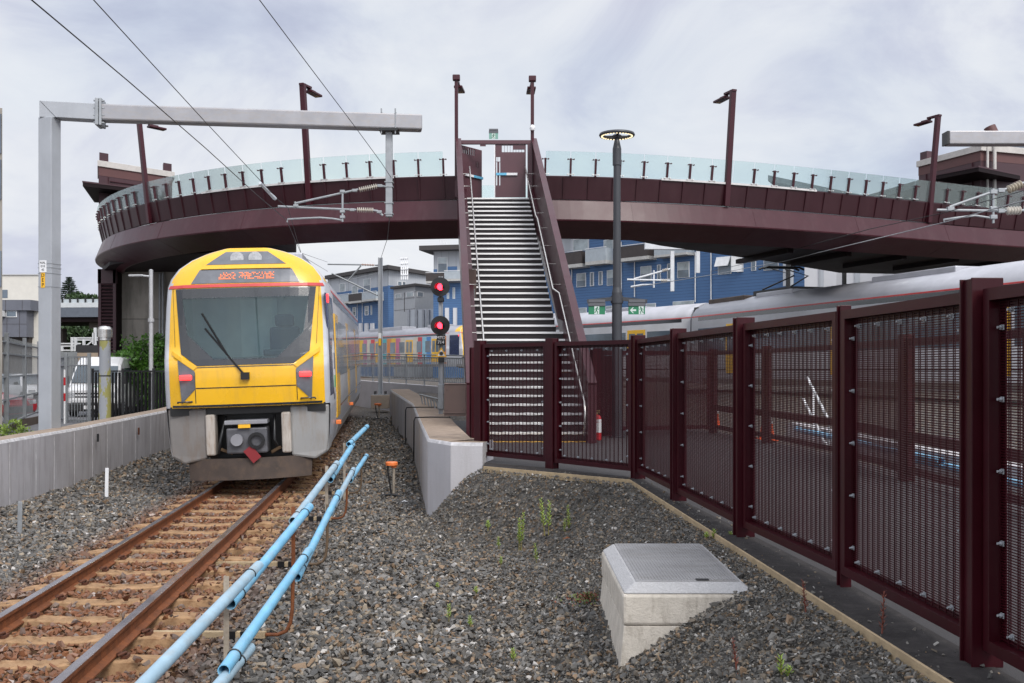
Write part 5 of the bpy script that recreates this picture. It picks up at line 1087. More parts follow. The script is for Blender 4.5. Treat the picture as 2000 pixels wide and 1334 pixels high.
# wires over the left track
wire('contact_wire', [P(30, -27, 8.1), P(62, 0, 8.3), P(250, 158, 11.1), P(400, 288, 14.6), P(500, 379, 18.4), P(560, 430, dq), P(590, 500, 30), P(640, 530, 41)], .0065, 'thick black contact wire, leftmost where it leaves the top of the picture')
wire('messenger_wire', [P(160, -25, 9.7), P(183, 0, 10), P(300, 128, 12.2), P(400, 237, 15), P(490, 333, 18.5), P(545, 392, 20.1), P(562, 405, dq), P(588, 494, 29), P(640, 512, 41)], .006, 'thin black messenger wire, middle one of three at the top of the picture')
mb = MB(); c = P(525, 375, 19.6); mb.tube([c+Vector((-.09, -.3, .12)), c, c+Vector((.05, .3, -.08))], .035, 8); o = mb.build('wire_clamp', mat('pale_clamp', (.55, .58, .62), .4)); tag(o, 'pale clamp on the messenger wire before the footbridge', 'clamp')
wire('earth_wire', [P(490, -20, 11.1), P(507, 0, 11.4), P(600, 124, 13.9), P(690, 243, 17.2), P(745, 318, 19.8), P(766, 350, dq)], .006, 'black wire running to the drop post, rightmost of three at the top of the picture')
wire('earth_wire', [P(768, 352, dq), P(763, 405, 24), P(757, 465, 31), P(744, 504, 40)], .009, 'thin dark wire hanging from the drop post down to the farther mast')
for px, py, d1, py2 in ((577, 483, 26, 494),): wire('dropper', [P(576, 470, 25.5), P(578, 492, 26.5)], .006, 'short dropper between the two wires above the yellow train')
# right hand beam and cantilever
dr = 31.0; Qr = lambda px, py: P(px, py, dr)
rb = thing('overhead_portal', 'grey cross beam entering from the right edge above the lift tower', 'catenary beam', Qr(1950, 271)); mb = MB(); mb.bar(Qr(1849, 271), Qr(2120, 271), .42, .40); mb.build('cross_beam', M_alu, rb, bevel=.03)
mb = MB(); mb.bar(Qr(1845, 271), Qr(1849, 271), .40, .39); mb.build('end_plate', M_dark, rb)
mb = MB(); mb.box2((PX(2034, dr)-.1, dr-.1, PZ(440, dr)), (PX(2034, dr)+.1, dr+.1, PZ(285, dr))); mb.build('drop_post', M_galv, rb)
rc = thing('cantilever', 'tubular cantilever with large ribbed insulators at the right edge', 'cantilever', Qr(1940, 400))
tubes(rc, 'cantilever_tube', [[Qr(1855, 404), Qr(1932, 377), Qr(1966, 369)], [Qr(1830, 410), Qr(1966, 412)], [Qr(1940, 368), Qr(1940, 436)], [Qr(1855, 404), Qr(1856, 410)], [Qr(1996, 358), Qr(2034, 350)], [Qr(1994, 411), Qr(2034, 412)]], .04)
tubes(rc, 'registration_arm', [[Qr(1938, 426), Qr(1905, 421), Qr(1870, 425), Qr(1843, 429), Qr(1845, 435)]], .032)
ins_tube(rc, Qr(1968, 371), Qr(1996, 359), mat('tan_insulator', (.42, .36, .27), .35), .07, .13, 5); ins_tube(rc, Qr(1966, 412), Qr(1994, 411), MATS['pale_insulator'], .07, .13, 5)
for px, py in ((1940, 375), (1940, 408), (1940, 424), (1856, 408), (1955, 372), (1955, 412)): mb = MB(); mb.box(Qr(px, py), (.2, .14, .12)); mb.build('tube_clamp', M_galv, rc, bevel=.01)
wire('messenger_wire', [P(1390, 530, 56), P(1500, 504, 42), P(1540, 494, 36), P(1570, 482, 33), P(1600, 474, 32.8), P(1700, 447, 32.3), P(1842, 416, dr), P(2000, 372, 24), P(2060, 350, 22)], .012, 'upper wire sagging along the silver train in front of the right part of the footbridge')
wire('contact_wire', [P(1390, 537, 54), P(1450, 525, 46), P(1530, 510.5, 38), P(1560, 503, 35), P(1600, 493, 33), P(1700, 469, 32.4), P(1845, 434, dr), P(2000, 392, 24), P(2060, 376, 22)], .014, 'lower pale wire along the silver train in front of the right part of the footbridge', M_galv)
d6 = 60.0; Q6 = lambda px, py: P(px, py, d6); mbm = thing('overhead_portal', 'white cross beam with two drop posts in front of the blue apartments', 'catenary beam', Q6(1350, 482))
mb = MB(); mb.bar(Q6(1259, 481), Q6(1700, 484), .36, .38); mb.build('cross_beam', mat('pale_grey_beam', (.60, .61, .63), .5), mbm, bevel=.02)
for px, py in ((1313, 569), (1363, 533)): mb = MB(); mb.box2((PX(px-3.5, d6), d6-.1, PZ(py, d6)), (PX(px+3.5, d6), d6+.1, PZ(490, d6))); mb.build('drop_post', MATS['pale_grey_beam'], mbm)
tubes(mbm, 'cantilever_tube', [[Q6(1238, 545), Q6(1310, 525)], [Q6(1225, 546), Q6(1312, 548)], [Q6(1277, 528), Q6(1277, 562)]], .055, MATS['pale_grey_beam']); tubes(mbm, 'registration_arm', [[Q6(1277, 556), Q6(1255, 556), Q6(1232, 560)]], .045, MATS['pale_grey_beam'])
ins_tube(mbm, Q6(1293, 529), Q6(1305, 526), None, .06, .11, 4); ins_tube(mbm, Q6(1291, 548), Q6(1304, 548), None, .06, .11, 4)
wire('contact_wire', [P(1232, 562, 60), P(1390, 537, 54)], .02, 'thin wire crossing in front of the blue apartments', M_galv)
# the mast beyond the train
d4 = 40.0; Q4 = lambda px, py: P(px, py, d4); ms = thing('catenary_mast', 'slim grey catenary mast on a timber-faced footing right of the yellow train', 'catenary mast', Q4(743, 770))
mb = MB(); x = PX(743, d4); zb_ = PZ(770, d4); zt_ = PZ(503, d4)
for o in (-.07, .07): mb.box((x+o, d4, (zb_+zt_)/2), (.02, .17, zt_-zb_))
mb.box((x, d4, (zb_+zt_)/2), (.12, .02, zt_-zb_-.01)); mb.build('mast', M_mast, ms)
mb = MB(); mb.box2((x-.27, d4-.27, zb_-.03), (x+.27, d4+.27, zb_)); mb.build('base_plate', M_galv, ms)
mb = MB(); mb.box2((x-.33, d4-.33, zb_-.55), (x+.33, d4+.33, zb_-.03)); mb.build('footing', mat('board_marked_footing', (.36, .29, .23), .85, var=.15, scale=3, streak=(1, 1, 12), dirt=(.22, .17, .13), dirtamt=.6), ms, bevel=.01)
for sx in (-.2, .2):
    for sy in (-.2, .2): mb = MB(); mb.tube([(x+sx, d4+sy, zb_), (x+sx, d4+sy, zb_+.12)], .022, 6); mb.build('anchor_bolt', M_dark, ms)
mb = MB(); mb.box((x-.01, d4-.1, PZ(656, d4)), (.12, .01, .22)); mb.build('number_plate', M_white, ms); mb = MB(); mb.box((x-.01, d4-.1, PZ(668, d4)), (.10, .01, .28)); mb.build('letter_plate', M_yellow, ms)
tubes(ms, 'cantilever_tube', [[Q4(640, 516), Q4(706, 517)], [Q4(648, 534), Q4(738, 577)], [Q4(680, 548), Q4(705, 519)], [Q4(732, 518), Q4(740, 518)]], .03); ins_tube(ms, Q4(706, 517), Q4(732, 518), mat('rusty_insulator', (.30, .16, .11), .5), .02, .05, 8)
tubes(ms, 'stay_wire', [[Q4(665, 551), Q4(738, 533)]], .010)

# ------------------------------------------------------------------ signal
ds = 23.0; Qs = lambda px, py: P(px, py, ds); sg = thing('railway_signal', 'railway signal with two round black heads both showing red', 'signal', Qs(861, 812)); xs = PX(861, ds)
mb = MB()
for o in (-.04, .04): mb.box((xs+o, ds, (PZ(830, ds)+PZ(540, ds))/2), (.012, .09, PZ(540, ds)-PZ(830, ds)))
mb.box((xs, ds, (PZ(830, ds)+PZ(540, ds))/2), (.07, .012, PZ(540, ds)-PZ(830, ds)-.01)); mb.build('mast', M_mast, sg)
mb = MB(); mb.box((xs, ds-.02, PZ(775, ds)), (.12, .12, .55)); mb.build('mast_sleeve', M_galv, sg, bevel=.01)
ml = emit('signal_red', (1, .02, .04), 9, (.4, 0, .01)); M_sig = mat('matt_black', (.014, .014, .015), .65)
for py in (561, 636):
    zc = PZ(py, ds); mb = MB(); mb.tube([(xs-.005, ds-.13, zc), (xs-.005, ds-.12, zc)], .215, 36); hd = mb.build('backing_disc', M_sig, sg)
    mb = MB(); mb.tube([(xs, ds-.12, zc), (xs, ds+.14, zc)], .13, 20); mb.build('lamp_case', M_sig, hd)
    mb = MB(); mb.tube([(xs, ds-.145, zc), (xs, ds-.131, zc)], .075, 20); mb.build('red_lens', ml, hd)
    mb = MB(); n = 13; vs = []; 
    for k in range(n): a = R(-30)+R(240)*k/(n-1); vs += [(xs+.088*math.cos(a), ds-.13, zc+.088*math.sin(a)), (xs-.03+.088*math.cos(a), ds-.36, zc-.02+.088*math.sin(a)), (xs-.03+.094*math.cos(a), ds-.36, zc-.02+.094*math.sin(a)), (xs+.094*math.cos(a), ds-.13, zc+.094*math.sin(a))]
    mb.add(vs, [(k*4+j, k*4+(j+1) % 4, k*4+4+(j+1) % 4, k*4+4+j) for k in range(n-1) for j in range(4)]); mb.build('hood', M_sig, hd)
    mb = MB(); mb.box((xs, ds-.02, zc-.28), (.14, .16, .10)); mb.build('bracket', M_dark, hd, bevel=.01)
mb = MB(); zc = PZ(664.5, ds); mb.box((xs+.01, ds-.14, zc), (.20, .01, .225)); pl = mb.build('number_plate', M_sig, sg)
mb = MB()
for s, dz in (('MTD', .05), ('714', -.05)): mb.text(s, .098, Matrix.Translation((xs+.01, ds-.147, zc+dz)) @ Matrix.Rotation(R(90), 4, 'X'), .004)
mb.build('lettering', M_white, pl)
def tri(r, y, zc): return [(xs+.02+r*math.cos(a), y, zc+r*math.sin(a)) for a in (R(90), R(210), R(330))]
zc = PZ(691, ds); mb = MB(); a, b = tri(.145, ds-.14, zc), tri(.145, ds-.13, zc); mb.add(a+b, [(0, 1, 2), (5, 4, 3), (0, 1, 4, 3), (1, 2, 5, 4), (2, 0, 3, 5)]); wt = mb.build('warning_triangle', M_yellow, sg)
mb = MB(); mb.add(tri(.095, ds-.144, zc), [(0, 1, 2)]); mb.build('white_field', M_white, wt); mb = MB(); mb.tube([(xs+.02, ds-.150, zc+.005), (xs+.02, ds-.146, zc+.005)], .045, 12); mb.build('black_symbol', M_black, wt)
mb = MB(); mb.box((xs+.02, ds-.08, PZ(703, ds)), (.13, .12, .10)); mb.build('bracket', M_dark, sg)
# ------------------------------------------------------------------ far buildings
def boards(name, col, pitch, vertical=False, dark=.55):
    m, nt, b, out = nodes(name); L = nt.links.new; tc = N(nt, 'TexCoord'); sx = N(nt, 'SeparateXYZ'); L(tc.outputs['Object'], sx.inputs[0])
    if vertical: ad = N(nt, 'Math', operation='ADD'); L(sx.outputs[0], ad.inputs[0]); L(sx.outputs[1], ad.inputs[1]); src = ad.outputs[0]
    else: src = sx.outputs[2]
    mu = N(nt, 'Math', operation='MULTIPLY'); mu.inputs[1].default_value = 1/pitch; L(src, mu.inputs[0]); fr = N(nt, 'Math', operation='FRACT'); L(mu.outputs[0], fr.inputs[0])
    r = ramp(nt, [(0, (0, 0, 0)), (.10, (0, 0, 0)), (.16, (1, 1, 1)), (1, (1, 1, 1))]); L(fr.outputs[0], r.inputs[0])
    n1 = noise(nt, .35, 5, .6); c = mixc(nt, n1.outputs[0], tuple(x*.85 for x in col), tuple(min(1, x*1.15) for x in col)); L(mixc(nt, r.outputs[0], tuple(x*dark for x in col), c), b.inputs['Base Color'])
    bp = N(nt, 'Bump'); bp.inputs['Strength'].default_value = .7; bp.inputs['Distance'].default_value = .03; L(fr.outputs[0], bp.inputs['Height']); L(bp.outputs[0], b.inputs['Normal']); b.inputs['Roughness'].default_value = .6
    MATS[name] = m; return m
M_blue = boards('blue_weatherboard', (.072, .155, .315), .24); M_grey = boards('grey_cladding', (.42, .44, .47), .55, True, .82); M_pale = boards('pale_panel', (.58, .58, .60), 1.5, True, .8)
M_bdark = mat('dark_balcony', (.045, .036, .034), .6, var=.2); M_blight = mat('pale_balcony', (.36, .40, .43), .4, var=.1); M_slab = mat('balcony_slab', (.45, .44, .42), .8, dirt=(.25, .24, .18), dirtamt=.5); M_roof = mat('dark_roof', (.05, .045, .045), .7); M_frame = mat('white_frame', (.68, .68, .68), .5)
class Face:
    def __init__(s, t, A, B): s.t = t; s.A = A; s.B = B; s.u = (Vector(B)-Vector(A)).normalized(); s.L = (Vector(B)-Vector(A)).length; s.n = Vector((s.u.y, -s.u.x)); s.n = s.n if s.n.y < 0 else -s.n
    def uz(s, px, py): q = on_plane(px, py, s.A, s.B); return (Vector((q.x, q.y))-Vector(s.A)).dot(s.u), q.z
    def pt(s, u, z, o=0): q = Vector(s.A)+s.u*u+s.n*o; return Vector((q.x, q.y, z))
    def slab(s, mb, u0, u1, z0, z1, o0, o1):
        return mb.add([s.pt(u, z, o) for z in (z0, z1) for u, o in ((u0, o0), (u1, o0), (u1, o1), (u0, o1))], [(3, 2, 1, 0), (4, 5, 6, 7), (0, 1, 5, 4), (1, 2, 6, 5), (2, 3, 7, 6), (3, 0, 4, 7)])
    def rect(s, name, m, x0, y0, x1, y1, o0, o1, parent=None):
        xc, yc = (x0+x1)/2, (y0+y1)/2; u0, u1 = s.uz(x0, yc)[0], s.uz(x1, yc)[0]; z0, z1 = s.uz(xc, y1)[1], s.uz(xc, y0)[1]
        mb = MB(); s.slab(mb, u0, u1, z0, z1, o0, o1); return mb.build(name, m, parent or s.t)
    def window(s, x0, y0, x1, y1, mull=0, pale=True, open_=False):
        f = s.rect('window', M_frame, x0, y0, x1, y1, .0, .07); w = (x1-x0); h = y1-y0; k = min(.12*w, .9) if w > 8 else .18*w
        ys = [y0+k*.8, y1-k*.8] if not mull else [y0+k*.8, y0+h*mull-k*.25, None, y0+h*mull+k*.25, y1-k*.8]
        if not mull: s.rect('pane', M_winl if pale else M_win, x0+k, ys[0], x1-k, ys[1], .05, .078, f)
        else:
            p = s.rect('pane', M_winl, x0+k, ys[0], x1-k, ys[1], .05, .078, f); s.rect('pane', M_win, x0+k, ys[3], x1-k, ys[4], .05, .078, f)
        return f
    def balcony(s, x0, y0, x1, y1, m, dep=1.1):
        ys = y1-(y1-y0)*.22; u0, u1 = s.uz(x0, ys)[0], s.uz(x1, ys)[0]; zt, zs, zb = s.uz((x0+x1)/2, y0)[1], s.uz((x0+x1)/2, ys)[1], s.uz((x0+x1)/2, y1)[1]
        mb = MB(); s.slab(mb, u0, u1, zb, zs, .0, dep); b = mb.build('balcony', M_slab, s.t)
        mb = MB(); s.slab(mb, u0, u1, zs, zt, dep-.04, dep); s.slab(mb, u0, u0+.04, zs, zt, .05, dep-.04); s.slab(mb, u1-.04, u1, zs, zt, .05, dep-.04); mb.build('balustrade_panel', m, b)
        mb = MB(); s.slab(mb, u0-.03, u1+.03, zt+.04, zt+.09, dep-.06, dep+.02); mb.build('handrail', M_frame, b)
        return b
    def pipe(s, x, y0, y1): 
        u = s.uz(x, (y0+y1)/2)[0]; mb = MB(); mb.tube([s.pt(u, s.uz(x, y1)[1], .09), s.pt(u, s.uz(x, y0)[1], .09)], .05, 6); mb.build('downpipe', M_frame, s.t)
c7 = lambda x, y: (x/4+1100, y/4+440)
# blue apartments on the right
A, B = (4.7-3.0, 94+3.41), (21.4, 75.0)
ab = thing('apartment_building', 'long blue weatherboard apartment block with balconies behind the passing train', 'building', (12, 86, 0)); f = Face(ab, A, B)
mb = MB(); f.slab(mb, 0, f.L, -.5, 13.6, -10, 0); mb.build('wall', M_blue, ab)
uA = f.uz(1151, 470)[0]; mb = MB(); f.slab(mb, 0, uA, 12.1, 13.65, -9.9, .04); f.slab(mb, f.uz(1182, 460)[0], f.uz(1200, 460)[0], 12.1, 13.7, -9.9, .045); mb.build('upper_cladding', M_grey, ab)
mb = MB(); f.slab(mb, -.5, f.L+.5, 13.72, 13.95, -10.6, .8); mb.build('roof', M_roof, ab)
for r in ((108, 375, 180, 482, .52), (213, 368, 242, 475, 0), (280, 360, 310, 468, 0), (345, 350, 400, 470, .5), (607, 320, 692, 437, .5), (737, 308, 765, 425, 0), (816, 300, 845, 420, 0), (895, 287, 988, 410, .5), (1213, 250, 1317, 382, .5), (1362, 240, 1408, 365, 0), (1472, 228, 1508, 355, 0), (1570, 222, 1685, 350, .4),
          (80, 105, 200, 200, 0), (320, 112, 395, 190, 0), (100, 645, 185, 697, 0), (335, 630, 385, 684, 0), (650, 610, 725, 642, 0), (860, 592, 1025, 622, 0)):
    f.window(*c7(r[0], r[1]), *c7(r[2], r[3]), mull=r[4], pale=r[2]-r[0] > 40)
for x0, y0, x1, y1 in ((1205, 252, 1312, 316), (1352, 240, 1404, 362)):       # casements standing open
    a, b = c7(x0, y0), c7(x1, y1); u0, z1 = f.uz(*a); u1, z0 = f.uz(*b); mb = MB()
    if x0 < 1300: mb.add([f.pt(u0, z1, .09), f.pt(u1, z1, .09), f.pt(u1, z0, .4), f.pt(u0, z0, .4), f.pt(u0, z1, .13), f.pt(u1, z1, .13), f.pt(u1, z0, .44), f.pt(u0, z0, .44)], [(3, 2, 1, 0), (4, 5, 6, 7), (0, 1, 5, 4), (1, 2, 6, 5), (2, 3, 7, 6), (3, 0, 4, 7)])
    else: mb.add([f.pt(u1, z1, .09), f.pt(u0, z1, .6), f.pt(u0, z0, .6), f.pt(u1, z0, .09), f.pt(u1, z1, .13), f.pt(u0, z1, .64), f.pt(u0, z0, .64), f.pt(u1, z0, .13)], [(3, 2, 1, 0), (4, 5, 6, 7), (0, 1, 5, 4), (1, 2, 6, 5), (2, 3, 7, 6), (3, 0, 4, 7)])
    mb.build('open_sash', M_frame, ab)
for r, m_ in (((-20, 222, 210, 342), M_bdark), ((240, 190, 400, 312), M_blight), ((495, 165, 730, 282), M_bdark), ((778, 170, 1030, 248), M_blight)): f.balcony(*c7(r[0], r[1]), *c7(r[2], r[3]), m_)
for x, y0, y1 in ((72, 345, 640), (460, 130, 660), (563, 275, 560), (1037, 210, 600), (1160, 215, 590)): f.pipe(x/4+1100, y0/4+440, y1/4+440)
f.rect('corner_panel', M_grey, *c7(1735, 120), *c7(1800, 475), 0, .3)
# pale ribbed block right of it
A2 = B; B2 = (34.0, 69.0); pb = thing('apartment_building', 'pale panelled block with dark gaps behind the right train roof', 'building', (27, 72, 0)); g = Face(pb, A2, B2)
mb = MB(); g.slab(mb, 0.02, g.L, -.5, 13.0, -9, -.02); mb.build('wall', M_pale, pb); mb = MB(); g.slab(mb, .02, g.L+.4, 13.0, 13.25, -9.4, .6); mb.build('roof', M_roof, pb)
o8 = lambda x: x/3.511+1560
for a, b, m_ in ((140, 172, M_grey), (385, 420, M_grey), (660, 695, M_bdark), (765, 776, M_bdark), (778, 1000, M_blue)): g.rect('recess_panel', m_, o8(a), 440, o8(b), 600, .0, .06)
# left group
c5 = lambda x, y: (x/6.669+640, y/6.669+480)
Pl = lambda px, d: (PX(px, d), d)
lb = thing('apartment_building', 'blue and grey apartment block with a mono-pitch roof behind the slim mast', 'building', (*Pl(759, 120), 0)); f = Face(lb, Pl(640, 133), Pl(759, 120)); h = Face(lb, Pl(759, 120), Pl(850, 129)); zt = PZ(527, 120)
mb = MB(); poly = [Pl(640, 133), Pl(759, 120), Pl(850, 129), Pl(735, 146)]; mb.prism(poly, lambda p: (p[0], p[1], -.5), lambda p: (p[0], p[1], zt)); mb.build('wall', M_grey, lb)
z0 = f.uz(700, 566)[1]; mb = MB(); f.slab(mb, 0, f.L+.02, -.4, z0, -.1, .06); h.slab(mb, -.02, h.uz(771, 560)[0], -.4, h.uz(765, 558)[1], -.1, .06); mb.build('board_cladding', M_blue, lb)
mb = MB(); mb.prism([Pl(634, 132.5), Pl(758, 118.6), Pl(853, 128.6), Pl(735, 148)], lambda p: (p[0], p[1], zt), lambda p: (p[0], p[1], zt+.45)); mb.build('roof', M_roof, lb)
for r in ((155, 490, 235, 600, 0), (320, 520, 400, 640, 0), (470, 430, 565, 620, .45), (330, 800, 375, 915, .5), (487, 785, 540, 905, .5), (565, 780, 585, 900, 0), (280, 810, 300, 920, 0)): f.window(*c5(r[0], r[1]), *c5(r[2], r[3]), mull=r[4])
for r, m_ in (((215, 645, 375, 760), M_blight), ((375, 630, 545, 750), M_bdark), ((550, 612, 735, 725), M_blight), ((100, 665, 213, 770), M_bdark)): f.balcony(*c5(r[0], r[1]), *c5(r[2], r[3]), m_)
for x in range(280, 640, 75): f.rect('paling_panel', M_pale, *c5(x, 1010), *c5(x+40, 1120), .1, .3)
for x in (395, 460): f.pipe(x/6.669+640, 745/6.669+480, 1000/6.669+480)
h.window(*c5(905, 465), *c5(960, 520), pale=False); h.window(*c5(965, 465), *c5(1015, 520), pale=False)
mb = MB(); q = on_plane(790, 525, Pl(759, 119), Pl(850, 128))
fr_ = thing('roof_ladder_frame', 'white steel access frame standing on the grey gable wall', 'frame', q)
for px in (784, 788, 792, 796): mb = MB(); mb.bar(P(px, 546, 118.5), P(px, 503, 118.5), .16, .12, up=(0, 1, 0)); mb.build('upright', M_white, fr_)
for py in (504, 514, 525, 536): mb = MB(); mb.bar(P(779 if py < 520 else 783, py+1, 118.4), P(797, py, 118.4), .12, .12); mb.build('rung', M_white, fr_)
gb = thing('stair_block', 'low grey clad block with small high windows between the blue apartments', 'building', (*Pl(811, 108), 0)); f = Face(gb, Pl(769, 112), Pl(811, 108)); h = Face(gb, Pl(811, 108), Pl(850, 111)); zt = PZ(559, 108)
mb = MB(); mb.prism([Pl(769, 112), Pl(811, 108), Pl(850, 111), Pl(810, 118)], lambda p: (p[0], p[1], -.5), lambda p: (p[0], p[1], zt)); mb.build('wall', mat('flat_grey_panel', (.36, .37, .385), .5, var=.06), gb)
mb = MB(); mb.prism([Pl(762, 111.8), Pl(811, 107.2), Pl(856, 110.8), Pl(812, 119)], lambda p: (p[0], p[1], zt), lambda p: (p[0], p[1], zt+.25)); mb.build('roof', M_roof, gb)
f.window(*c5(885, 625), *c5(965, 680)); f.window(*c5(1030, 600), *c5(1125, 665)); h.window(*c5(1160, 600), *c5(1240, 665), pale=False)
for y in (690, 830): f.rect('panel_joint', M_bdark, 770, c5(0, y)[1], 810.5, c5(0, y)[1]+.5, 0, .02)
f.rect('panel_joint', M_bdark, *c5(997, 610), *c5(1003, 860), 0, .02)
rw = thing('screen_wall', 'grey screen wall with upright ribs behind the signal', 'wall', (*Pl(830, 104), 0)); f = Face(rw, Pl(795, 105), Pl(862, 103)); mb = MB(); f.slab(mb, 0, f.L, -.5, PZ(604, 104), -.4, 0); mb.build('wall', M_grey, rw)
for x in (1050, 1150, 1240, 1310): f.rect('rib', mat('mid_grey_rib', (.28, .29, .31), .5), *c5(x, 835), *c5(x+25, 1080), 0, .2)
rt = thing('apartment_building', 'tall grey and blue apartment block with overhanging roof just left of the staircase', 'building', (*Pl(847, 100), 0)); f = Face(rt, Pl(847, 100), Pl(930, 99)); zt = PZ(491, 100)
mb = MB(); f.slab(mb, 0, f.L, -.5, zt, -8, 0); mb.build('wall', M_grey, rt); mb = MB(); f.slab(mb, -.02, f.L+.02, -.4, f.uz(870, 553)[1], -7.9, .06); f.slab(mb, f.uz(874.5, 520)[0], f.uz(893, 520)[0], f.uz(880, 533)[1], f.uz(880, 520.5)[1], 0, .05); f.slab(mb, 0, f.uz(854, 530)[0], f.uz(850, 545)[1], f.uz(850, 526)[1], 0, .05); mb.build('board_cladding', M_blue, rt)
mb = MB(); f.slab(mb, -1.1, f.L+.5, zt, zt+.45, -8.5, 1.2); mb.build('roof', M_roof, rt)
f.window(*c5(1435, 150), *c5(1560, 350), mull=.4); f.window(*c5(1555, 615), *c5(1585, 690)); f.window(*c5(1630, 545), *c5(1662, 690)); f.balcony(*c5(1325, 370), *c5(1558, 500), M_bdark); f.balcony(*c5(1562, 345), *c5(1800, 470), M_blight)
for x in (1535, 1640): f.rect('paling_panel', M_pale, *c5(x, 810), *c5(x+50, 1040), .06, .2)
for k in range(5): mb = MB(); mb.tube([(PX(858+k*3, 100), 101, zt+.4), (PX(858+k*3, 100), 101, zt+1.3)], .03, 5); mb.build('roof_rail', M_white, rt)

# white and grey commercial building on the left
wb = thing('commercial_building', 'cream and grey clad commercial building at the left edge', 'building', (-32, 60, -.4)); f = Face(wb, Pl(-160, 60.2), Pl(79, 60)); M_cream = mat('cream_wall', (.62, .59, .53), .8, var=.05); M_gcl = mat('slate_grey_cladding', (.125, .13, .155), .5, var=.08)
mb = MB(); mb.prism([Pl(-160, 60.2), Pl(79, 60), Pl(76, 74), Pl(-160, 74)], lambda p: (p[0], p[1], -.5), lambda p: (p[0], p[1], PZ(537, 60))); mb.build('wall', M_cream, wb); mb = MB(); f.slab(mb, -.1, f.L+.05, PZ(537, 60), PZ(535.5, 60), -.3, .08); mb.build('roof_edge', mat('pale_flashing', (.5, .5, .5), .5), wb)
f.rect('cladding', M_gcl, -150, 588, 76, 608, .0, 1.0); f.rect('cladding', M_gcl, -150, 608, 66, 659, .0, .85)
for x in (28, 60): f.rect('panel_joint', M_bdark, x, 588.5, x+.7, 607.5, .99, 1.01)
for x in (28, 52): f.rect('panel_joint', M_bdark, x, 608.5, x+.7, 658.5, .84, .86)
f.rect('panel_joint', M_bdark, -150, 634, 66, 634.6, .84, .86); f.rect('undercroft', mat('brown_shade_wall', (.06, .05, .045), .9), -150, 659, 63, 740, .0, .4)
f.rect('window', M_win, -10, 566, 15, 582, .0, .02)
w_ = f.rect('window', M_frame, 28, 608.5, 48, 621, .85, .90); f.rect('pane', M_win, 29, 609.5, 46.5, 619.5, .88, .91, w_)
ac = f.rect('air_conditioner', M_frame, 9, 609, 26, 620, .85, 1.25); f.rect('grille', M_galv, 11, 610.5, 24, 618.5, 1.2, 1.26, ac)
ob = thing('office_tower', 'weathered grey concrete office building cut off by the left edge', 'building', (-13.6, 25, -.4)); 
mb = MB(); mb.prism([(-16, 25), (PX(4.5, 25), 25), (PX(4.5, 25)-2.4, 29.4), (-19, 29.4)], lambda p: (p[0], p[1], -.5), lambda p: (p[0], p[1], PZ(211, 25))); mb.build('wall', M_pier, ob)
for y0, y1 in ((223, 300), (312, 390), (490, 560)): mb = MB(); mb.box2((-15.5, 24.97, PZ(y1, 25)), (PX(3.2, 25), 24.995, PZ(y0, 25))); mb.build('window', M_win, ob)
# road viaduct
vd = thing('road_viaduct', 'grey road viaduct with a pale barrier seen beside the grey mast', 'viaduct', (-37, 90, 5)); f = Face(vd, Pl(-60, 91), Pl(420, 89))
f.rect('edge_beam', mat('blue_grey_beam', (.10, .115, .14), .55), -60, 600.5, 420, 619, -.6, 0); f.rect('barrier', mat('pale_barrier', (.50, .52, .53), .6, var=.06), -60, 591, 420, 600.3, -.3, .02)
M_vs = mat('clear_screen', (.42, .46, .48), .2); f.rect('screen', M_vs, -60, 584, 420, 590.8, -.2, -.12)
for x in range(112, 240, 15): mb = MB(); u_, z_ = f.uz(x+8, 584); f.slab(mb, u_, u_+.12, f.uz(x, 591)[1], z_+.1, -.1, .0); mb.build('screen_post', M_dark, vd)
mb = MB(); f.slab(mb, 0, f.L, PZ(628, 90), PZ(619.2, 90), -9, -.3); mb.build('soffit', M_soffit, vd)
for x in (60, 150, 260): mb = MB(); u_ = f.uz(x-14 if x == 150 else x, 640)[0]; f.slab(mb, u_-.2, u_+.3, -.5, PZ(637, 90), -5.6, -4.9) if x != 150 else f.slab(mb, u_+1.0, u_+5.5, PZ(640, 90), PZ(628.2, 90), -8, -1.5); mb.build('pier_head', mat('brown_concrete', (.10, .085, .075), .85), vd)
# glass hall and station canopies on the right
gh = thing('glass_hall', 'glazed station hall with a terracotta arch at the right edge beyond the lift tower', 'building', (32, 62, 0)); f = Face(gh, Pl(1915, 64), Pl(2300, 60))
mb = MB(); f.slab(mb, 0, f.L, -.5, PZ(262, 62), -12, 0); mb.build('curtain_wall', mat('blue_grey_glazing', (.16, .19, .23), .12, var=.35, scale=.3, spec=.8), gh)
for y in (300, 322, 350, 380): f.rect('floor_band', mat('pale_mauve_band', (.34, .31, .35), .5), 1916, y, 2300, y+8, 0, .15)
mb = MB(); pts = [f.pt(*f.uz(px, py), .35) for px, py in ((1932, 250), (1950, 290), (1957, 330), (1960, 370), (1958, 420), (1950, 480))]; mb.tube(pts, [.35, .38, .40, .42, .42, .42], 8); mb.build('arch', M_band, gh)
cn = thing('station_canopy', 'dark flat station canopy seen through the balustrade glass left of the right lift tower', 'canopy', (*Pl(1800, 48), 7)); mb = MB(); mb.prism([Pl(1694, 50), Pl(1850, 44), Pl(1930, 47), Pl(1790, 56)], lambda p: (p[0], p[1], 9.55), lambda p: (p[0], p[1], 9.85)); mb.build('roof', mat('blue_dark_soffit', (.03, .05, .06), .5), cn)
mb = MB(); mb.box2((PX(1770, 49), 49, .4), (PX(1780, 49), 49.4, 9.55)); mb.build('column', M_dark, cn)
mb = MB(); mb.prism([Pl(1775, 51), Pl(1880, 48), Pl(1900, 54), Pl(1800, 56)], lambda p: (p[0], p[1], 5.5), lambda p: (p[0], p[1], 9.5)); mb.build('dark_wall', MATS['blue_dark_soffit'], cn)
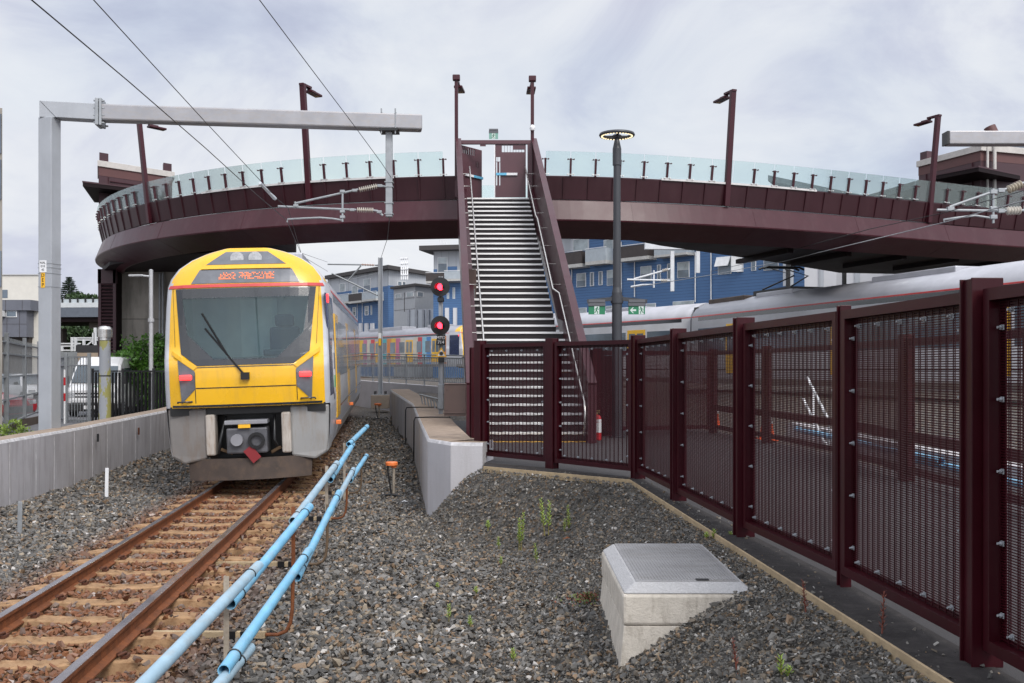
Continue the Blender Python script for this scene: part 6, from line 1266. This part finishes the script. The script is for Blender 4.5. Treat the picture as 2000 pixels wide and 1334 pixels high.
c2 = thing('station_canopy', 'sloping grey station roof seen through the balustrade glass right of the bridge lamp post', 'canopy', (*Pl(1600, 56), 7)); mb = MB(); a, b, c, d_ = P(1500, 342, 62), P(1700, 384, 54), P(1720, 392, 60), P(1510, 352, 70); mb.add([a, b, c, d_]+[q+Vector((0, 0, -.35)) for q in (a, b, c, d_)], [(0, 1, 2, 3), (7, 6, 5, 4), (0, 1, 5, 4), (1, 2, 6, 5), (2, 3, 7, 6), (3, 0, 4, 7)]); mb.build('roof', mat('slate_roof', (.12, .15, .17), .5), c2)
for px in (1540, 1650): mb = MB(); mb.box2((PX(px, 58)-.1, 58, .4), (PX(px, 58)+.1, 58.2, PZ(352+(px-1500)*.21, 58)-.3)); mb.build('column', M_dark, c2)

# ------------------------------------------------------------------ railing and wall beyond the track
rl = thing('steel_railing', 'long galvanised steel railing on a low wall in front of the multicoloured train', 'railing', (-5, 42, .9)); R0, R1 = Vector((-8.2, 46, 0)), Vector((-1.7, 36.5, 0)); zb0, zt0 = .92, 2.02
for z in (zt0, zt0-.10, zb0+.12): mb = MB(); mb.tube([R0+Vector((0, 0, z+.10)), R1+Vector((0, 0, z-.18))], .026 if z > 1.5 else .02, 6); mb.build('rail', M_galv, rl)
n = 8
for i in range(n+1): q = R0.lerp(R1, i/n); mb = MB(); s_ = lerp(.10, -.18, i/n); mb.tube([q+Vector((0, 0, zb0-.1+s_)), q+Vector((0, 0, zt0+s_))], .03, 6); mb.build('post', M_galv, rl)
for i in range(n):
    mb = MB()
    for k in range(1, 11): q = R0.lerp(R1, (i+k/11)/n); s_ = lerp(.10, -.18, (i+k/11)/n); mb.tube([q+Vector((0, 0, zb0+.12+s_)), q+Vector((0, 0, zt0-.10+s_))], .016, 5)
    mb.build('baluster_infill', M_galv, rl)
kw = thing('low_wall', 'low grey concrete wall carrying the steel railing', 'wall', (-5, 42, 0)); mb = MB(); d0 = (R1-R0).normalized(); nn = Vector((d0.y, -d0.x, 0))*.15; mb.add([R0+nn+Vector((0, 0, -.8)), R1+nn+Vector((0, 0, -.8)), R1+nn+Vector((0, 0, .68)), R0+nn+Vector((0, 0, .96)), R0-nn+Vector((0, 0, -.8)), R1-nn+Vector((0, 0, -.8)), R1-nn+Vector((0, 0, .68)), R0-nn+Vector((0, 0, .96))], [(0, 1, 2, 3), (7, 6, 5, 4), (0, 1, 5, 4), (1, 2, 6, 5), (2, 3, 7, 6), (3, 0, 4, 7)]); mb.build('wall', M_conc2, kw)
mb = MB(); mb.box((-7.2, 44.2, 2.15), (.75, .4, .45)); mb.box((-7.2, 44.2, 1.5), (.1, .1, .9)); o = mb.build('equipment_case', M_white, bevel=.02); tag(o, 'white equipment case showing above the steel railing right of the yellow train', 'case')
gr = thing('pedestrian_barrier', 'leaning grey steel crowd barrier behind the thick concrete wall', 'barrier', (-1.9, 25, .2))
for i in range(7): mb = MB(); a = P(822+i*6, 772+i*1.5, 27-.5*i); mb.tube([a, a+Vector((.12, 0, -.62))], .018, 5); mb.build('bar', M_galv, gr)
for z in (0, -.6): mb = MB(); mb.tube([P(820, 771, 27.2)+Vector((-z*.2, 0, z)), P(862, 781, 23.8)+Vector((-z*.2, 0, z))], .025, 6); mb.build('rail', M_galv, gr)
# cones, extinguisher and handrail in the fenced yard
fe = thing('fire_extinguisher', 'red fire extinguisher with a white label standing by the staircase foot', 'fire extinguisher', (PX(1165, 19.8), 19.8, 0)); x = PX(1165, 19.8); y = 19.8
mb = MB(); mb.lathe([(.088, 0), (.095, .015), (.095, .40), (.085, .45), (.05, .485), (.025, .495)], (x, y, 0), 24); cy = mb.build('cylinder', M_red, fe)
mb = MB(); n = 15; vs = []
for k in range(n): a = R(180)+R(180)*k/(n-1)*.92; vs += [(x+.0962*math.cos(a), y+.0962*math.sin(a), .15), (x+.0962*math.cos(a), y+.0962*math.sin(a), .40)]
mb.add(vs, [(2*k, 2*k+2, 2*k+3, 2*k+1) for k in range(n-1)]); mb.build('label', M_white, cy)
mb = MB(); vs = []
for k in range(n): a = R(180)+R(180)*k/(n-1)*.92; vs += [(x+.0968*math.cos(a), y+.0968*math.sin(a), .345), (x+.0968*math.cos(a), y+.0968*math.sin(a), .355)]
mb.add(vs, [(2*k, 2*k+2, 2*k+3, 2*k+1) for k in range(n-1)]); mb.build('label_line', M_red, cy)
mb = MB(); mb.lathe([(.02, .49), (.02, .54)], (x, y, 0), 8); mb.bar((x-.05, y, .555), (x+.06, y, .57), .02, .02); mb.bar((x-.04, y, .53), (x+.06, y, .535), .02, .015); mb.build('valve', mat('brass', (.45, .33, .14), .35, .8), fe)
mb = MB(); mb.tube([(x-.02, y, .53), (x-.10, y-.02, .50), (x-.115, y-.03, .35), (x-.10, y-.03, .2)], .012, 6); mb.build('hose', M_black, fe)
for px, d, lab in ((1394, 24.5, 'orange road cone behind the far mesh fence, smaller one to the left'), (1498, 20.2, 'orange road cone behind the far mesh fence, larger one to the right')):
    x = PX(px, d); z0 = gz(x, d) if x > 5 else -.03; t = thing('road_cone', lab, 'road cone', (x, d, z0), 0, 'road cones'); Hc = .88
    mb = MB(); mb.box((x, d, z0+.02), (.38, .38, .04)); mb.lathe([(.15, z0+.04), (.03, z0+Hc)], (x, d, 0), 16); cn_ = mb.build('cone', mat('cone_orange', (.85, .12, .03), .4), t)
    for a, b in ((.38, .52), (.62, .74)): mb = MB(); r = lambda f: lerp(.15, .03, (f*Hc-.04)/(Hc-.04))+.003; mb.lathe([(r(a), z0+a*Hc), (r(b), z0+b*Hc)], (x, d, 0), 16); mb.build('white_band', M_white, cn_)
hr = thing('stair_handrail', 'pale steel handrail sloping down behind the far mesh fence', 'handrail', P(1590, 800, 19.5))
for dx, dz in ((0, 0), (-8, 42)): mb = MB(); mb.tube([P(1577+dx, 738+dz, 20.5), P(1622+dx, 828+dz, 18.5)], .028, 8); mb.build('rail', M_white, hr)
for f_ in (.25, .95): a = P(lerp(1577, 1622, f_), lerp(738, 828, f_), lerp(20.5, 18.5, f_)); mb = MB(); mb.tube([a, (a.x, a.y, -.05)], .024, 8); mb.build('post', M_white, hr)
pw = thing('platform_wall', 'pale grey platform edge wall beyond the far mesh fence', 'wall', (9, 24, .2)); mb = MB(); mb.add([(5.9, 8, -.1), (5.9, 22, -.1), (5.9, 22, .22), (5.9, 8, .22), (6.2, 8, -.1), (6.2, 22, -.1), (6.2, 22, .22), (6.2, 8, .22)], [(0, 1, 2, 3), (7, 6, 5, 4), (0, 1, 5, 4), (1, 2, 6, 5), (2, 3, 7, 6), (3, 0, 4, 7)]); mb.build('wall', M_conc2, pw)
for k, (y0, y1) in enumerate(((9, 15), (13, 20))): mb = MB(); mb.pipe((5.6-k*.15, y0, .10+k*.10), (5.7-k*.15, y1, .10+k*.10), .05, .006); o = mb.build('plastic_pipe', M_pvc); tag(o, 'bright blue pipe lying behind the far mesh fence, '+('nearer of the two' if k == 0 else 'farther of the two'), 'pipe', 'loose blue pipes')

# ------------------------------------------------------------------ the yard on the left
sheet('yard', [(-8.6, 12), (-9.2, 27), (-10.2, 34), (-12.5, 47), (-14.5, 60), (-60, 60), (-60, 12)], -.37, M_yard, .1)
M_palis = mat('fence_grey', (.26, .275, .29), .5, .3, var=.12, scale=5)
def bar_fence(label, pts, z0, z1, gap, r, m, post, rails=(.12, .5, .88), flat=None, posts=True):
    t = thing('bar_fence', label, 'fence', (*pts[0], z0))
    for (a, b) in zip(pts, pts[1:]):
        a, b = Vector((*a, 0)), Vector((*b, 0)); Ln = (b-a).length; n = max(2, int(Ln/gap)); mb = MB()
        for k in range(1, n): q = a.lerp(b, k/n); mb.bar(q+Vector((0, 0, z0+.08)), q+Vector((0, 0, z1-.06)), flat or r*2, r*2, up=(b-a).normalized())
        for f_ in rails: mb.bar(a+Vector((0, 0, lerp(z0, z1, f_))), b+Vector((0, 0, lerp(z0, z1, f_))), .04, .045)
        mb.build('fence_bay', m, t)
    if posts:
        for p in pts: mb = MB(); mb.box((*p, (z0+z1)/2+.03), (post, post, z1-z0+.06), .2); mb.build('post', m, t, bevel=.006)
    return t
bar_fence('tall grey steel bar fence at the left edge in front of the parked cars', [Pl(-70, 24), Pl(13, 26.5), Pl(48, 31), Pl(76, 35)], -.15, 2.25, .19, .005, M_palis, .10, (.03, .30, .55, .80, .93))
bar_fence('grey steel bar fence in front of the white van', [Pl(112, 36), Pl(129, 33.2), Pl(174, 32.8)], -.42, 1.82, .12, .009, M_palis, .10, (.06, .85, .97))
bar_fence('black steel bar fence in front of the green bush', [Pl(181, 31.5), Pl(240, 30.6), Pl(300, 29.8), Pl(345, 29)], -.38, 1.33, .17, .02, M_black, .07, (.06, .985), .06)
mb = MB(); mb.add([P(-80, 842, 24)+Vector((0, 0, 0)), P(80, 812, 33), P(80, 850, 33), P(-80, 905, 24)]+[q+Vector((-.1, .25, 0)) for q in (P(-80, 842, 24), P(80, 812, 33), P(80, 850, 33), P(-80, 905, 24))], [(0, 1, 2, 3), (7, 6, 5, 4), (0, 1, 5, 4), (1, 2, 6, 5), (2, 3, 7, 6), (3, 0, 4, 7)]); o = mb.build('timber_retaining_wall', mat('dark_timber', (.09, .065, .05), .85, var=.3, streak=(8, 8, .5), dirt=(.05, .04, .03))); tag(o, 'dark timber retaining wall under the grey bar fence', 'wall')
vx, vd_ = PX(205, 23.5), 23.5
vp = thing('vent_pipe', 'fat grey vent pipe with yellow paint patches and a metal cap', 'vent pipe', (vx, vd_, -.4)); m, nt, b, out = nodes('patchy_painted_pipe'); L = nt.links.new; n1 = noise(nt, 1.6, 5, .6, (1, 1, .45)); r = ramp(nt, [(.44, (.27, .28, .30)), (.46, (.30, .31, .33)), (.48, (.27, .255, .085)), (.9, (.34, .30, .06))]); L(n1.outputs[0], r.inputs[0]); L(r.outputs[0], b.inputs['Base Color']); b.inputs['Roughness'].default_value = .55; MATS['patchy_painted_pipe'] = m
mb = MB(); mb.lathe([(.135, -.45), (.13, 1.0), (.118, 2.02)], (vx, vd_, 0), 20); mb.build('pipe', m, vp)
mb = MB(); mb.lathe([(.122, 2.03), (.122, 2.10), (.16, 2.10), (.165, 2.28), (.13, 2.34), (.04, 2.36)], (vx, vd_, 0), 20); mb.build('cap', M_steel, vp); mb = MB(); mb.lathe([(.13, 1.2), (.13, 1.23)], (vx, vd_, 0), 20); mb.build('band', M_dark, vp)
lx, ld = PX(295, 30), 30; sl = thing('street_lamp', 'slim pale grey street lamp with a flat head pointing left', 'street lamp', (lx, ld, -.4))
mb = MB(); mb.lathe([(.07, -.4), (.062, 1.3), (.058, 4.27), (.02, 4.29)], (lx, ld, 0), 12); mb.build('post', mat('pale_grey_post', (.45, .45, .46), .4, .2), sl); mb = MB(); mb.tube([(lx, ld, 4.08), (PX(278, ld), ld, 4.10)], .03, 8); mb.build('arm', MATS['pale_grey_post'], sl); mb = MB(); mb.bar((PX(280, ld), ld, 4.11), (PX(252, ld), ld, 4.10), .16, .06); mb.build('lamp_head', MATS['pale_grey_post'], sl, bevel=.02); mb = MB(); mb.lathe([(.09, 2.75), (.09, 2.85)], (lx, ld, 0), 12); mb.build('band', MATS['pale_grey_post'], sl)

# vehicles
M_car = mat('white_car_paint', (.68, .68, .69), .25, var=.03, coat=.5); M_cgl = mat('car_glass', (.05, .07, .085), .06, var=.5, scale=1, coat=.6); M_tyre = mat('tyre_rubber', (.015, .015, .015), .8); M_cblk = mat('black_bumper', (.02, .02, .021), .5)
def wheel(t, x, y, z, r, s):
    mb = MB(); mb.tube([(x-.1*s, y, z), (x+.1*s, y, z)], r, 22); w = mb.build('wheel', M_tyre, t, bevel=.02, world=False)
    mb = MB(); mb.tube([(x+.09*s, y, z), (x+.108*s, y, z)], r*.62, 18); rim = mb.build('rim', M_cblk, w, world=False)
    mb = MB()
    for k in range(7): a = k*2*PI/7; mb.bar((x+.11*s, y, z), (x+.112*s, y+r*.58*math.cos(a), z+r*.58*math.sin(a)), .05, .02, up=(1, 0, 0))
    mb.build('spokes', M_galvb, rim, world=False)
def loft(secs):                                  # secs: list of (y, [(x, z)...]) closed loops of equal length
    mb = MB(); n = len(secs[0][1]); vs = [(x, y, z) for y, lp in secs for x, z in lp]
    mb.add(vs, [(i*n+k, i*n+(k+1) % n, (i+1)*n+(k+1) % n, (i+1)*n+k) for i in range(len(secs)-1) for k in range(n)]+[tuple(range(n-1, -1, -1)), tuple(range((len(secs)-1)*n, len(secs)*n))], False); return mb
def sec(w0, w1, w2, z0, z1, z2): return [(-w0, z0), (-w1, z1), (-w2, z2-.06), (-w2+.12, z2), (w2-.12, z2), (w2, z2-.06), (w1, z1), (w0, z0)]
van = thing('van', 'white high-roofed van facing the camera behind the grey bar fence', 'van', (PX(178, 37), 37, -.38), .14)
mb = loft([(0, sec(.78, .84, .80, .38, .62, .98)), (.12, sec(.84, .92, .88, .32, .62, 1.08)), (.42, sec(.86, .94, .88, .3, .66, 1.20)), (1.05, sec(.87, .95, .80, .3, .66, 1.95)), (1.5, sec(.87, .95, .78, .3, .66, 2.20)), (4.9, sec(.87, .95, .78, .3, .66, 2.22)), (5.2, sec(.85, .93, .76, .35, .66, 2.15))]); mb.build('body', M_car, van, bevel=.03, world=False)
mb = MB(); mb.add([(-.80, .43, 1.24), (.80, .43, 1.24), (.72, .97, 1.84), (-.72, .97, 1.84), (-.80, .40, 1.25), (.80, .40, 1.25), (.72, .945, 1.86), (-.72, .945, 1.86)], [(3, 2, 1, 0), (4, 5, 6, 7), (0, 1, 5, 4), (1, 2, 6, 5), (2, 3, 7, 6), (3, 0, 4, 7)]); mb.build('windscreen', M_cgl, van, world=False)
mb = MB(); mb.box2((-.88, -.10, .22), (.88, .2, .52)); mb.build('bumper', M_cblk, van, bevel=.05, world=False); mb = MB(); mb.box2((-.70, -.05, .52), (.70, .15, .68)); mb.build('bumper', M_car, van, bevel=.04, world=False)
for z in (.72, .84): mb = MB(); mb.box2((-.55, -.015, z), (.55, .1, z+.045)); mb.build('grille', M_cblk, van, world=False)
for s in (-1, 1):
    mb = MB(); mb.box2((s*.58, -.01, .70), (s*.86, .2, .92)); mb.build('headlight', M_lampg, van, bevel=.03, world=False)
    mb = MB(); mb.box2((s*.95, .62, 1.2), (s*1.12, .78, 1.5)); mb.build('wing_mirror', M_cblk, van, bevel=.03, world=False)
    mb = MB(); mb.box2((s*.905, 1.1, 1.25), (s*.88, 2.3, 1.78)); mb.build('side_window', M_cgl, van, world=False)
    for y in (.85, 3.9): wheel(van, s*.82, y, .33, .33, s)
mb = MB(); mb.box2((-.22, -.115, .30), (.22, -.10, .43)); mb.build('number_plate', M_white, van, world=False)
mb = MB(); mb.lathe([(.10, 0), (.10, .006)], (0, 0, 0), 18); mb.v = [Vector((v.x+.14, .135+.10*v.y*0-v.z+.0, 1.06+v.y)) for v in mb.v]; mb.build('door_badge', mat('faint_green_mark', (.35, .50, .40), .5), van, world=False)
def car(label, loc, rz, paint, L_=4.4, h=1.5, group='parked cars'):
    t = thing('parked_car', label, 'car', loc, rz, group); k = h/1.5; w = .88
    def s_(zz, zb=.28): return [(-w*.95, zb), (-w, .55*k), (-w*.98, min(zz, .92*k)), (-w*(.78 if zz > 1.1*k else .9), zz), (w*(.78 if zz > 1.1*k else .9), zz), (w*.98, min(zz, .92*k)), (w, .55*k), (w*.95, zb)]
    mb = loft([(-L_/2, s_(.62*k, .4)), (-L_/2+.12, s_(.78*k)), (-L_/2+1.1, s_(.97*k)), (-L_/2+1.85, s_(1.42*k)), (-L_/2+2.4, s_(1.5*k)), (L_/2-.9, s_(1.46*k)), (L_/2-.25, s_(1.0*k)), (L_/2, s_(.7*k, .4))]); mb.build('body', paint, t, bevel=.03, world=False)
    for s in (-1, 1):
        mb = MB(); poly = [(-L_/2+1.3, .99*k), (L_/2-.55, .99*k), (L_/2-1.0, 1.38*k), (-L_/2+1.95, 1.38*k)]; X = lambda z: s*lerp(w*.975, w*.81, (z-.97*k)/(.5*k)); mb.prism(poly, lambda p: (X(p[1])+s*.015, p[0], p[1]), lambda p: (X(p[1])-s*.05, p[0], p[1])); mb.build('side_window', M_cgl, t, world=False)
        mb = MB(); mb.box2((s*w, -L_/2+1.45, .98*k), (s*(w+.18), -L_/2+1.6, 1.12*k)); mb.build('wing_mirror', M_cblk, t, bevel=.03, world=False)
        mb = MB(); mb.box2((s*.5, -L_/2+.0, .62*k), (s*.82, -L_/2+.25, .76*k)); mb.build('headlight', M_lampg, t, bevel=.02, world=False)
        for y in (-L_/2+.85, L_/2-.85): wheel(t, s*(w-.08), y, .33, .33, s)
    mb = MB(); mb.add([(-w*.78, -L_/2+1.14, 1.0*k), (w*.78, -L_/2+1.14, 1.0*k), (w*.70, -L_/2+1.82, 1.42*k), (-w*.70, -L_/2+1.82, 1.42*k), (-w*.78, -L_/2+1.10, 1.01*k), (w*.78, -L_/2+1.10, 1.01*k), (w*.70, -L_/2+1.79, 1.44*k), (-w*.70, -L_/2+1.79, 1.44*k)], [(3, 2, 1, 0), (4, 5, 6, 7), (0, 1, 5, 4), (1, 2, 6, 5), (2, 3, 7, 6), (3, 0, 4, 7)]); mb.build('windscreen', M_cgl, t, world=False)
    mb = MB(); mb.box2((-.6, -L_/2-.03, .35), (.6, -L_/2+.1, .55)); mb.build('grille', M_cblk, t, bevel=.02, world=False); return t
car('grey car parked behind the tall bar fence, left of the grey mast', (PX(36, 52), 52, -.37), R(60), mat('grey_car_paint', (.22, .24, .26), .25, coat=.5), 4.4, 1.5)
car('white car parked nearest the cream building, beside the grey mast', (PX(66, 50), 50, -.37), R(40), M_car, 4.3, 1.5)
car('red car just entering the picture at the left edge', (PX(-75, 33), 33, -.37), R(80), mat('red_car_paint', (.40, .02, .03), .25, coat=.5), 4.2, 1.45)
mb = MB(); x, y = PX(184-58, 32.5), 32.5; mb = MB(); mb.tube([(x, y, -.4), (x, y, 1.35)], .03, 8); o = mb.build('marker_pole', M_white); tag(o, 'thin red and white striped pole left of the white van', 'pole')
for z in (.35, .85): mb = MB(); mb.tube([(x, y, z), (x, y, z+.25)], .032, 8); mb.build('red_band', M_red, o)
# signalling steelwork behind the van
gt = thing('steel_gantry', 'pale steel equipment gantry behind the white van, below the road viaduct', 'gantry', (*Pl(150, 72), 0)); Qg = lambda px, py: P(px, py, 72)
for a, b in (((112, 671), (158, 671)), ((112, 676), (165, 676)), ((138, 660), (192, 660)), ((140, 664), (192, 664)), ((118, 684), (145, 684)), ((112, 691), (126, 691)), ((168, 676), (183, 664))): mb = MB(); mb.bar(Qg(*a), Qg(*b), .09, .09); mb.build('beam', MATS['pale_grey_beam'], gt)
for px, y0, y1 in ((141, 660, 686), (148, 660, 686), (121, 676, 686), (164, 664, 684), (186, 640, 676), (183, 650, 672)): mb = MB(); mb.bar(Qg(px, y0), Qg(px, y1), .16, .16); mb.build('leg', MATS['pale_grey_beam'], gt)
mb = MB(); mb.box2((PX(148, 70), 70, -.4), (PX(215, 70), 70.4, PZ(674, 70))); o = mb.build('dark_wall', mat('charcoal_wall', (.03, .03, .034), .8)); tag(o, 'charcoal wall behind the pale steel gantry', 'wall')
mb = MB(); mb.box2((PX(105, 66), 66, -.4), (PX(147, 66), 66.3, PZ(687, 66))); o = mb.build('grey_wall', M_palis); tag(o, 'grey slatted wall just above the white van, beside the mast', 'wall')
mb = MB(); mb.box2((PX(146, 67), 67, -.4), (PX(215, 67), 67.3, PZ(689, 67))); o = mb.build('beige_wall', mat('beige_wall', (.33, .26, .20), .8)); tag(o, 'low beige wall below the charcoal wall behind the van', 'wall')

# ------------------------------------------------------------------ trees and bushes
M_leaf1 = mat('bright_leaf', (.085, .20, .025), .5, var=.6, scale=2.5); M_leaf2 = mat('dark_leaf', (.030, .060, .016), .6, var=.5, scale=.6); M_pine = mat('pine_needles', (.022, .042, .022), .7, var=.4, scale=.5); M_bark = mat('bark', (.08, .06, .045), .9, var=.3, scale=4); M_leaf3 = mat('yellow_green_leaf', (.17, .24, .04), .5, var=.5, scale=5)
def crown(t, clumps, n, size, m, droop=0.3, aspect=.55):
    mb = MB(); tot = sum(r[0]*r[1]*r[2] for _, r in clumps)
    for c, r in clumps:
        for _ in range(int(n*r[0]*r[1]*r[2]/tot)):
            v = Vector((random.gauss(0, 1), random.gauss(0, 1), random.gauss(0, 1))).normalized()*random.uniform(.45, 1.05)**.6
            p = Vector((c[0]+v.x*r[0], c[1]+v.y*r[1], c[2]+v.z*r[2])); u = (v+Vector((random.gauss(0, .6), random.gauss(0, .6), random.gauss(0, .6)-droop))).normalized(); w = u.orthogonal().normalized(); w.rotate(Matrix.Rotation(random.uniform(0, 6.28), 3, u)); s = size*random.uniform(.6, 1.3)
            mb.add([p, p+u*s*.5+w*s*aspect*.5, p+u*s, p+u*s*.5-w*s*aspect*.5], [(0, 1, 2, 3)])
    return mb.build('foliage', m, t, recalc=False)
def trunk(t, p, h, r, limbs):
    mb = MB(); p = Vector(p); mb.tube([p, p+Vector((.05*h, 0, h*.5)), p+Vector((0, 0, h))], [r, r*.8, r*.5], 8)
    for q in limbs: mb.tube([p+Vector((0, 0, h*.6)), p.lerp(Vector(q), .6)+Vector((0, 0, h*.35)), q], [r*.5, r*.35, r*.15], 6)
    mb.build('trunk', M_bark, t)
b0 = P(285, 800, 40); b0.z = -.38; t = thing('bush', 'glossy green bush behind the black fence, beside the concrete shaft', 'bush', b0); cl = [(P(px, py, 40+random.uniform(-.5, .6)), (r*1.2, r*1.2, r)) for px, py, r in ((252, 668, .28), (243, 700, .38), (270, 695, .5), (300, 680, .55), (320, 690, .5), (262, 725, .45), (290, 735, .6), (320, 745, .55), (250, 700, .3), (310, 775, .5), (280, 770, .4), (330, 670, .4))]
crown(t, cl, 5200, .15, M_leaf1, .5, .6); trunk(t, b0, 1.6, .06, [tuple(c[0]) for c in cl[::2]])
b0 = on_z(30, 868, -.35); b0 = P(28, 862, 19.5); t = thing('bush', 'yellow-green shrub poking above the long wall at the left edge', 'bush', b0); cl = [(P(px, py, 19.5), (r, r*.8, r)) for px, py, r in ((6, 852, .18), (25, 843, .20), (44, 850, .16), (55, 856, .12), (-20, 850, .25), (35, 835, .12))]; crown(t, cl, 900, .075, M_leaf3, -.2, .5); trunk(t, P(28, 875, 19.5), .3, .015, [tuple(c[0]) for c in cl])
# Norfolk pine: tiers of drooping branches
pd = 150; pb_ = P(135, 720, pd); pb_.z = -.5; t = thing('norfolk_pine', 'tiered dark pine tree rising behind the road viaduct', 'tree', pb_); topz = PZ(541, pd); mb = MB(); mb.tube([pb_, (pb_.x, pb_.y, topz)], [.4, .06], 8); mb.build('trunk', M_bark, t); mb = MB(); nt_ = 13
for k in range(nt_):
    f_ = k/(nt_-1); z = lerp(PZ(592, pd), topz-.25, f_); rad = lerp(2.5, .30, f_**.9)*random.uniform(.85, 1.12)
    for j in range(9):
        a = j*2*PI/9+k*.7+random.uniform(-.2, .2); rr = rad*random.uniform(.75, 1.1); tip = Vector((pb_.x+rr*math.cos(a), pb_.y+rr*math.sin(a), z+rr*.16)); root_ = Vector((pb_.x, pb_.y, z+.05))
        for q in range(26):
            p = root_.lerp(tip, .2+.8*q/25); v = Vector((random.gauss(0, .22), random.gauss(0, .22), random.uniform(-.05, .26))); w = Vector((random.gauss(0, 1), random.gauss(0, 1), .2)).normalized()*.11; mb.add([p-w, p+v+w*.3, p+w, p-v*.3], [(0, 1, 2, 3)])
mb.build('foliage', M_pine, t, recalc=False)
for lab, px0, px1, py, d, r, n, sz_ in (('spreading dark tree crown above the viaduct barrier right of the pine', 150, 178, 582, 140, 1.5, 1500, .45), ('dark leafy trees massed under the viaduct soffit', 95, 215, 662, 105, 2.0, 4200, .5), ('dark trees low behind the pale steel gantry', 60, 240, 690, 98, 1.8, 2600, .5)):
    b0 = P((px0+px1)/2, 720, d); b0.z = -.5; t = thing('tree', lab, 'tree', b0); cl = []
    k = max(3, int((px1-px0)/14))
    for i in range(k): cl.append((P(lerp(px0, px1, i/(k-1)), py+random.uniform(-7, 12) if py > 600 else py+random.uniform(-1, 8), d+random.uniform(-2, 2)), (r*random.uniform(.7, 1.1), r, r*(.75 if py > 600 else .35))))
    crown(t, cl, n, sz_, M_leaf2, .1, .6); trunk(t, b0, max(3, cl[0][0].z), .35, [tuple(c[0]) for c in cl])
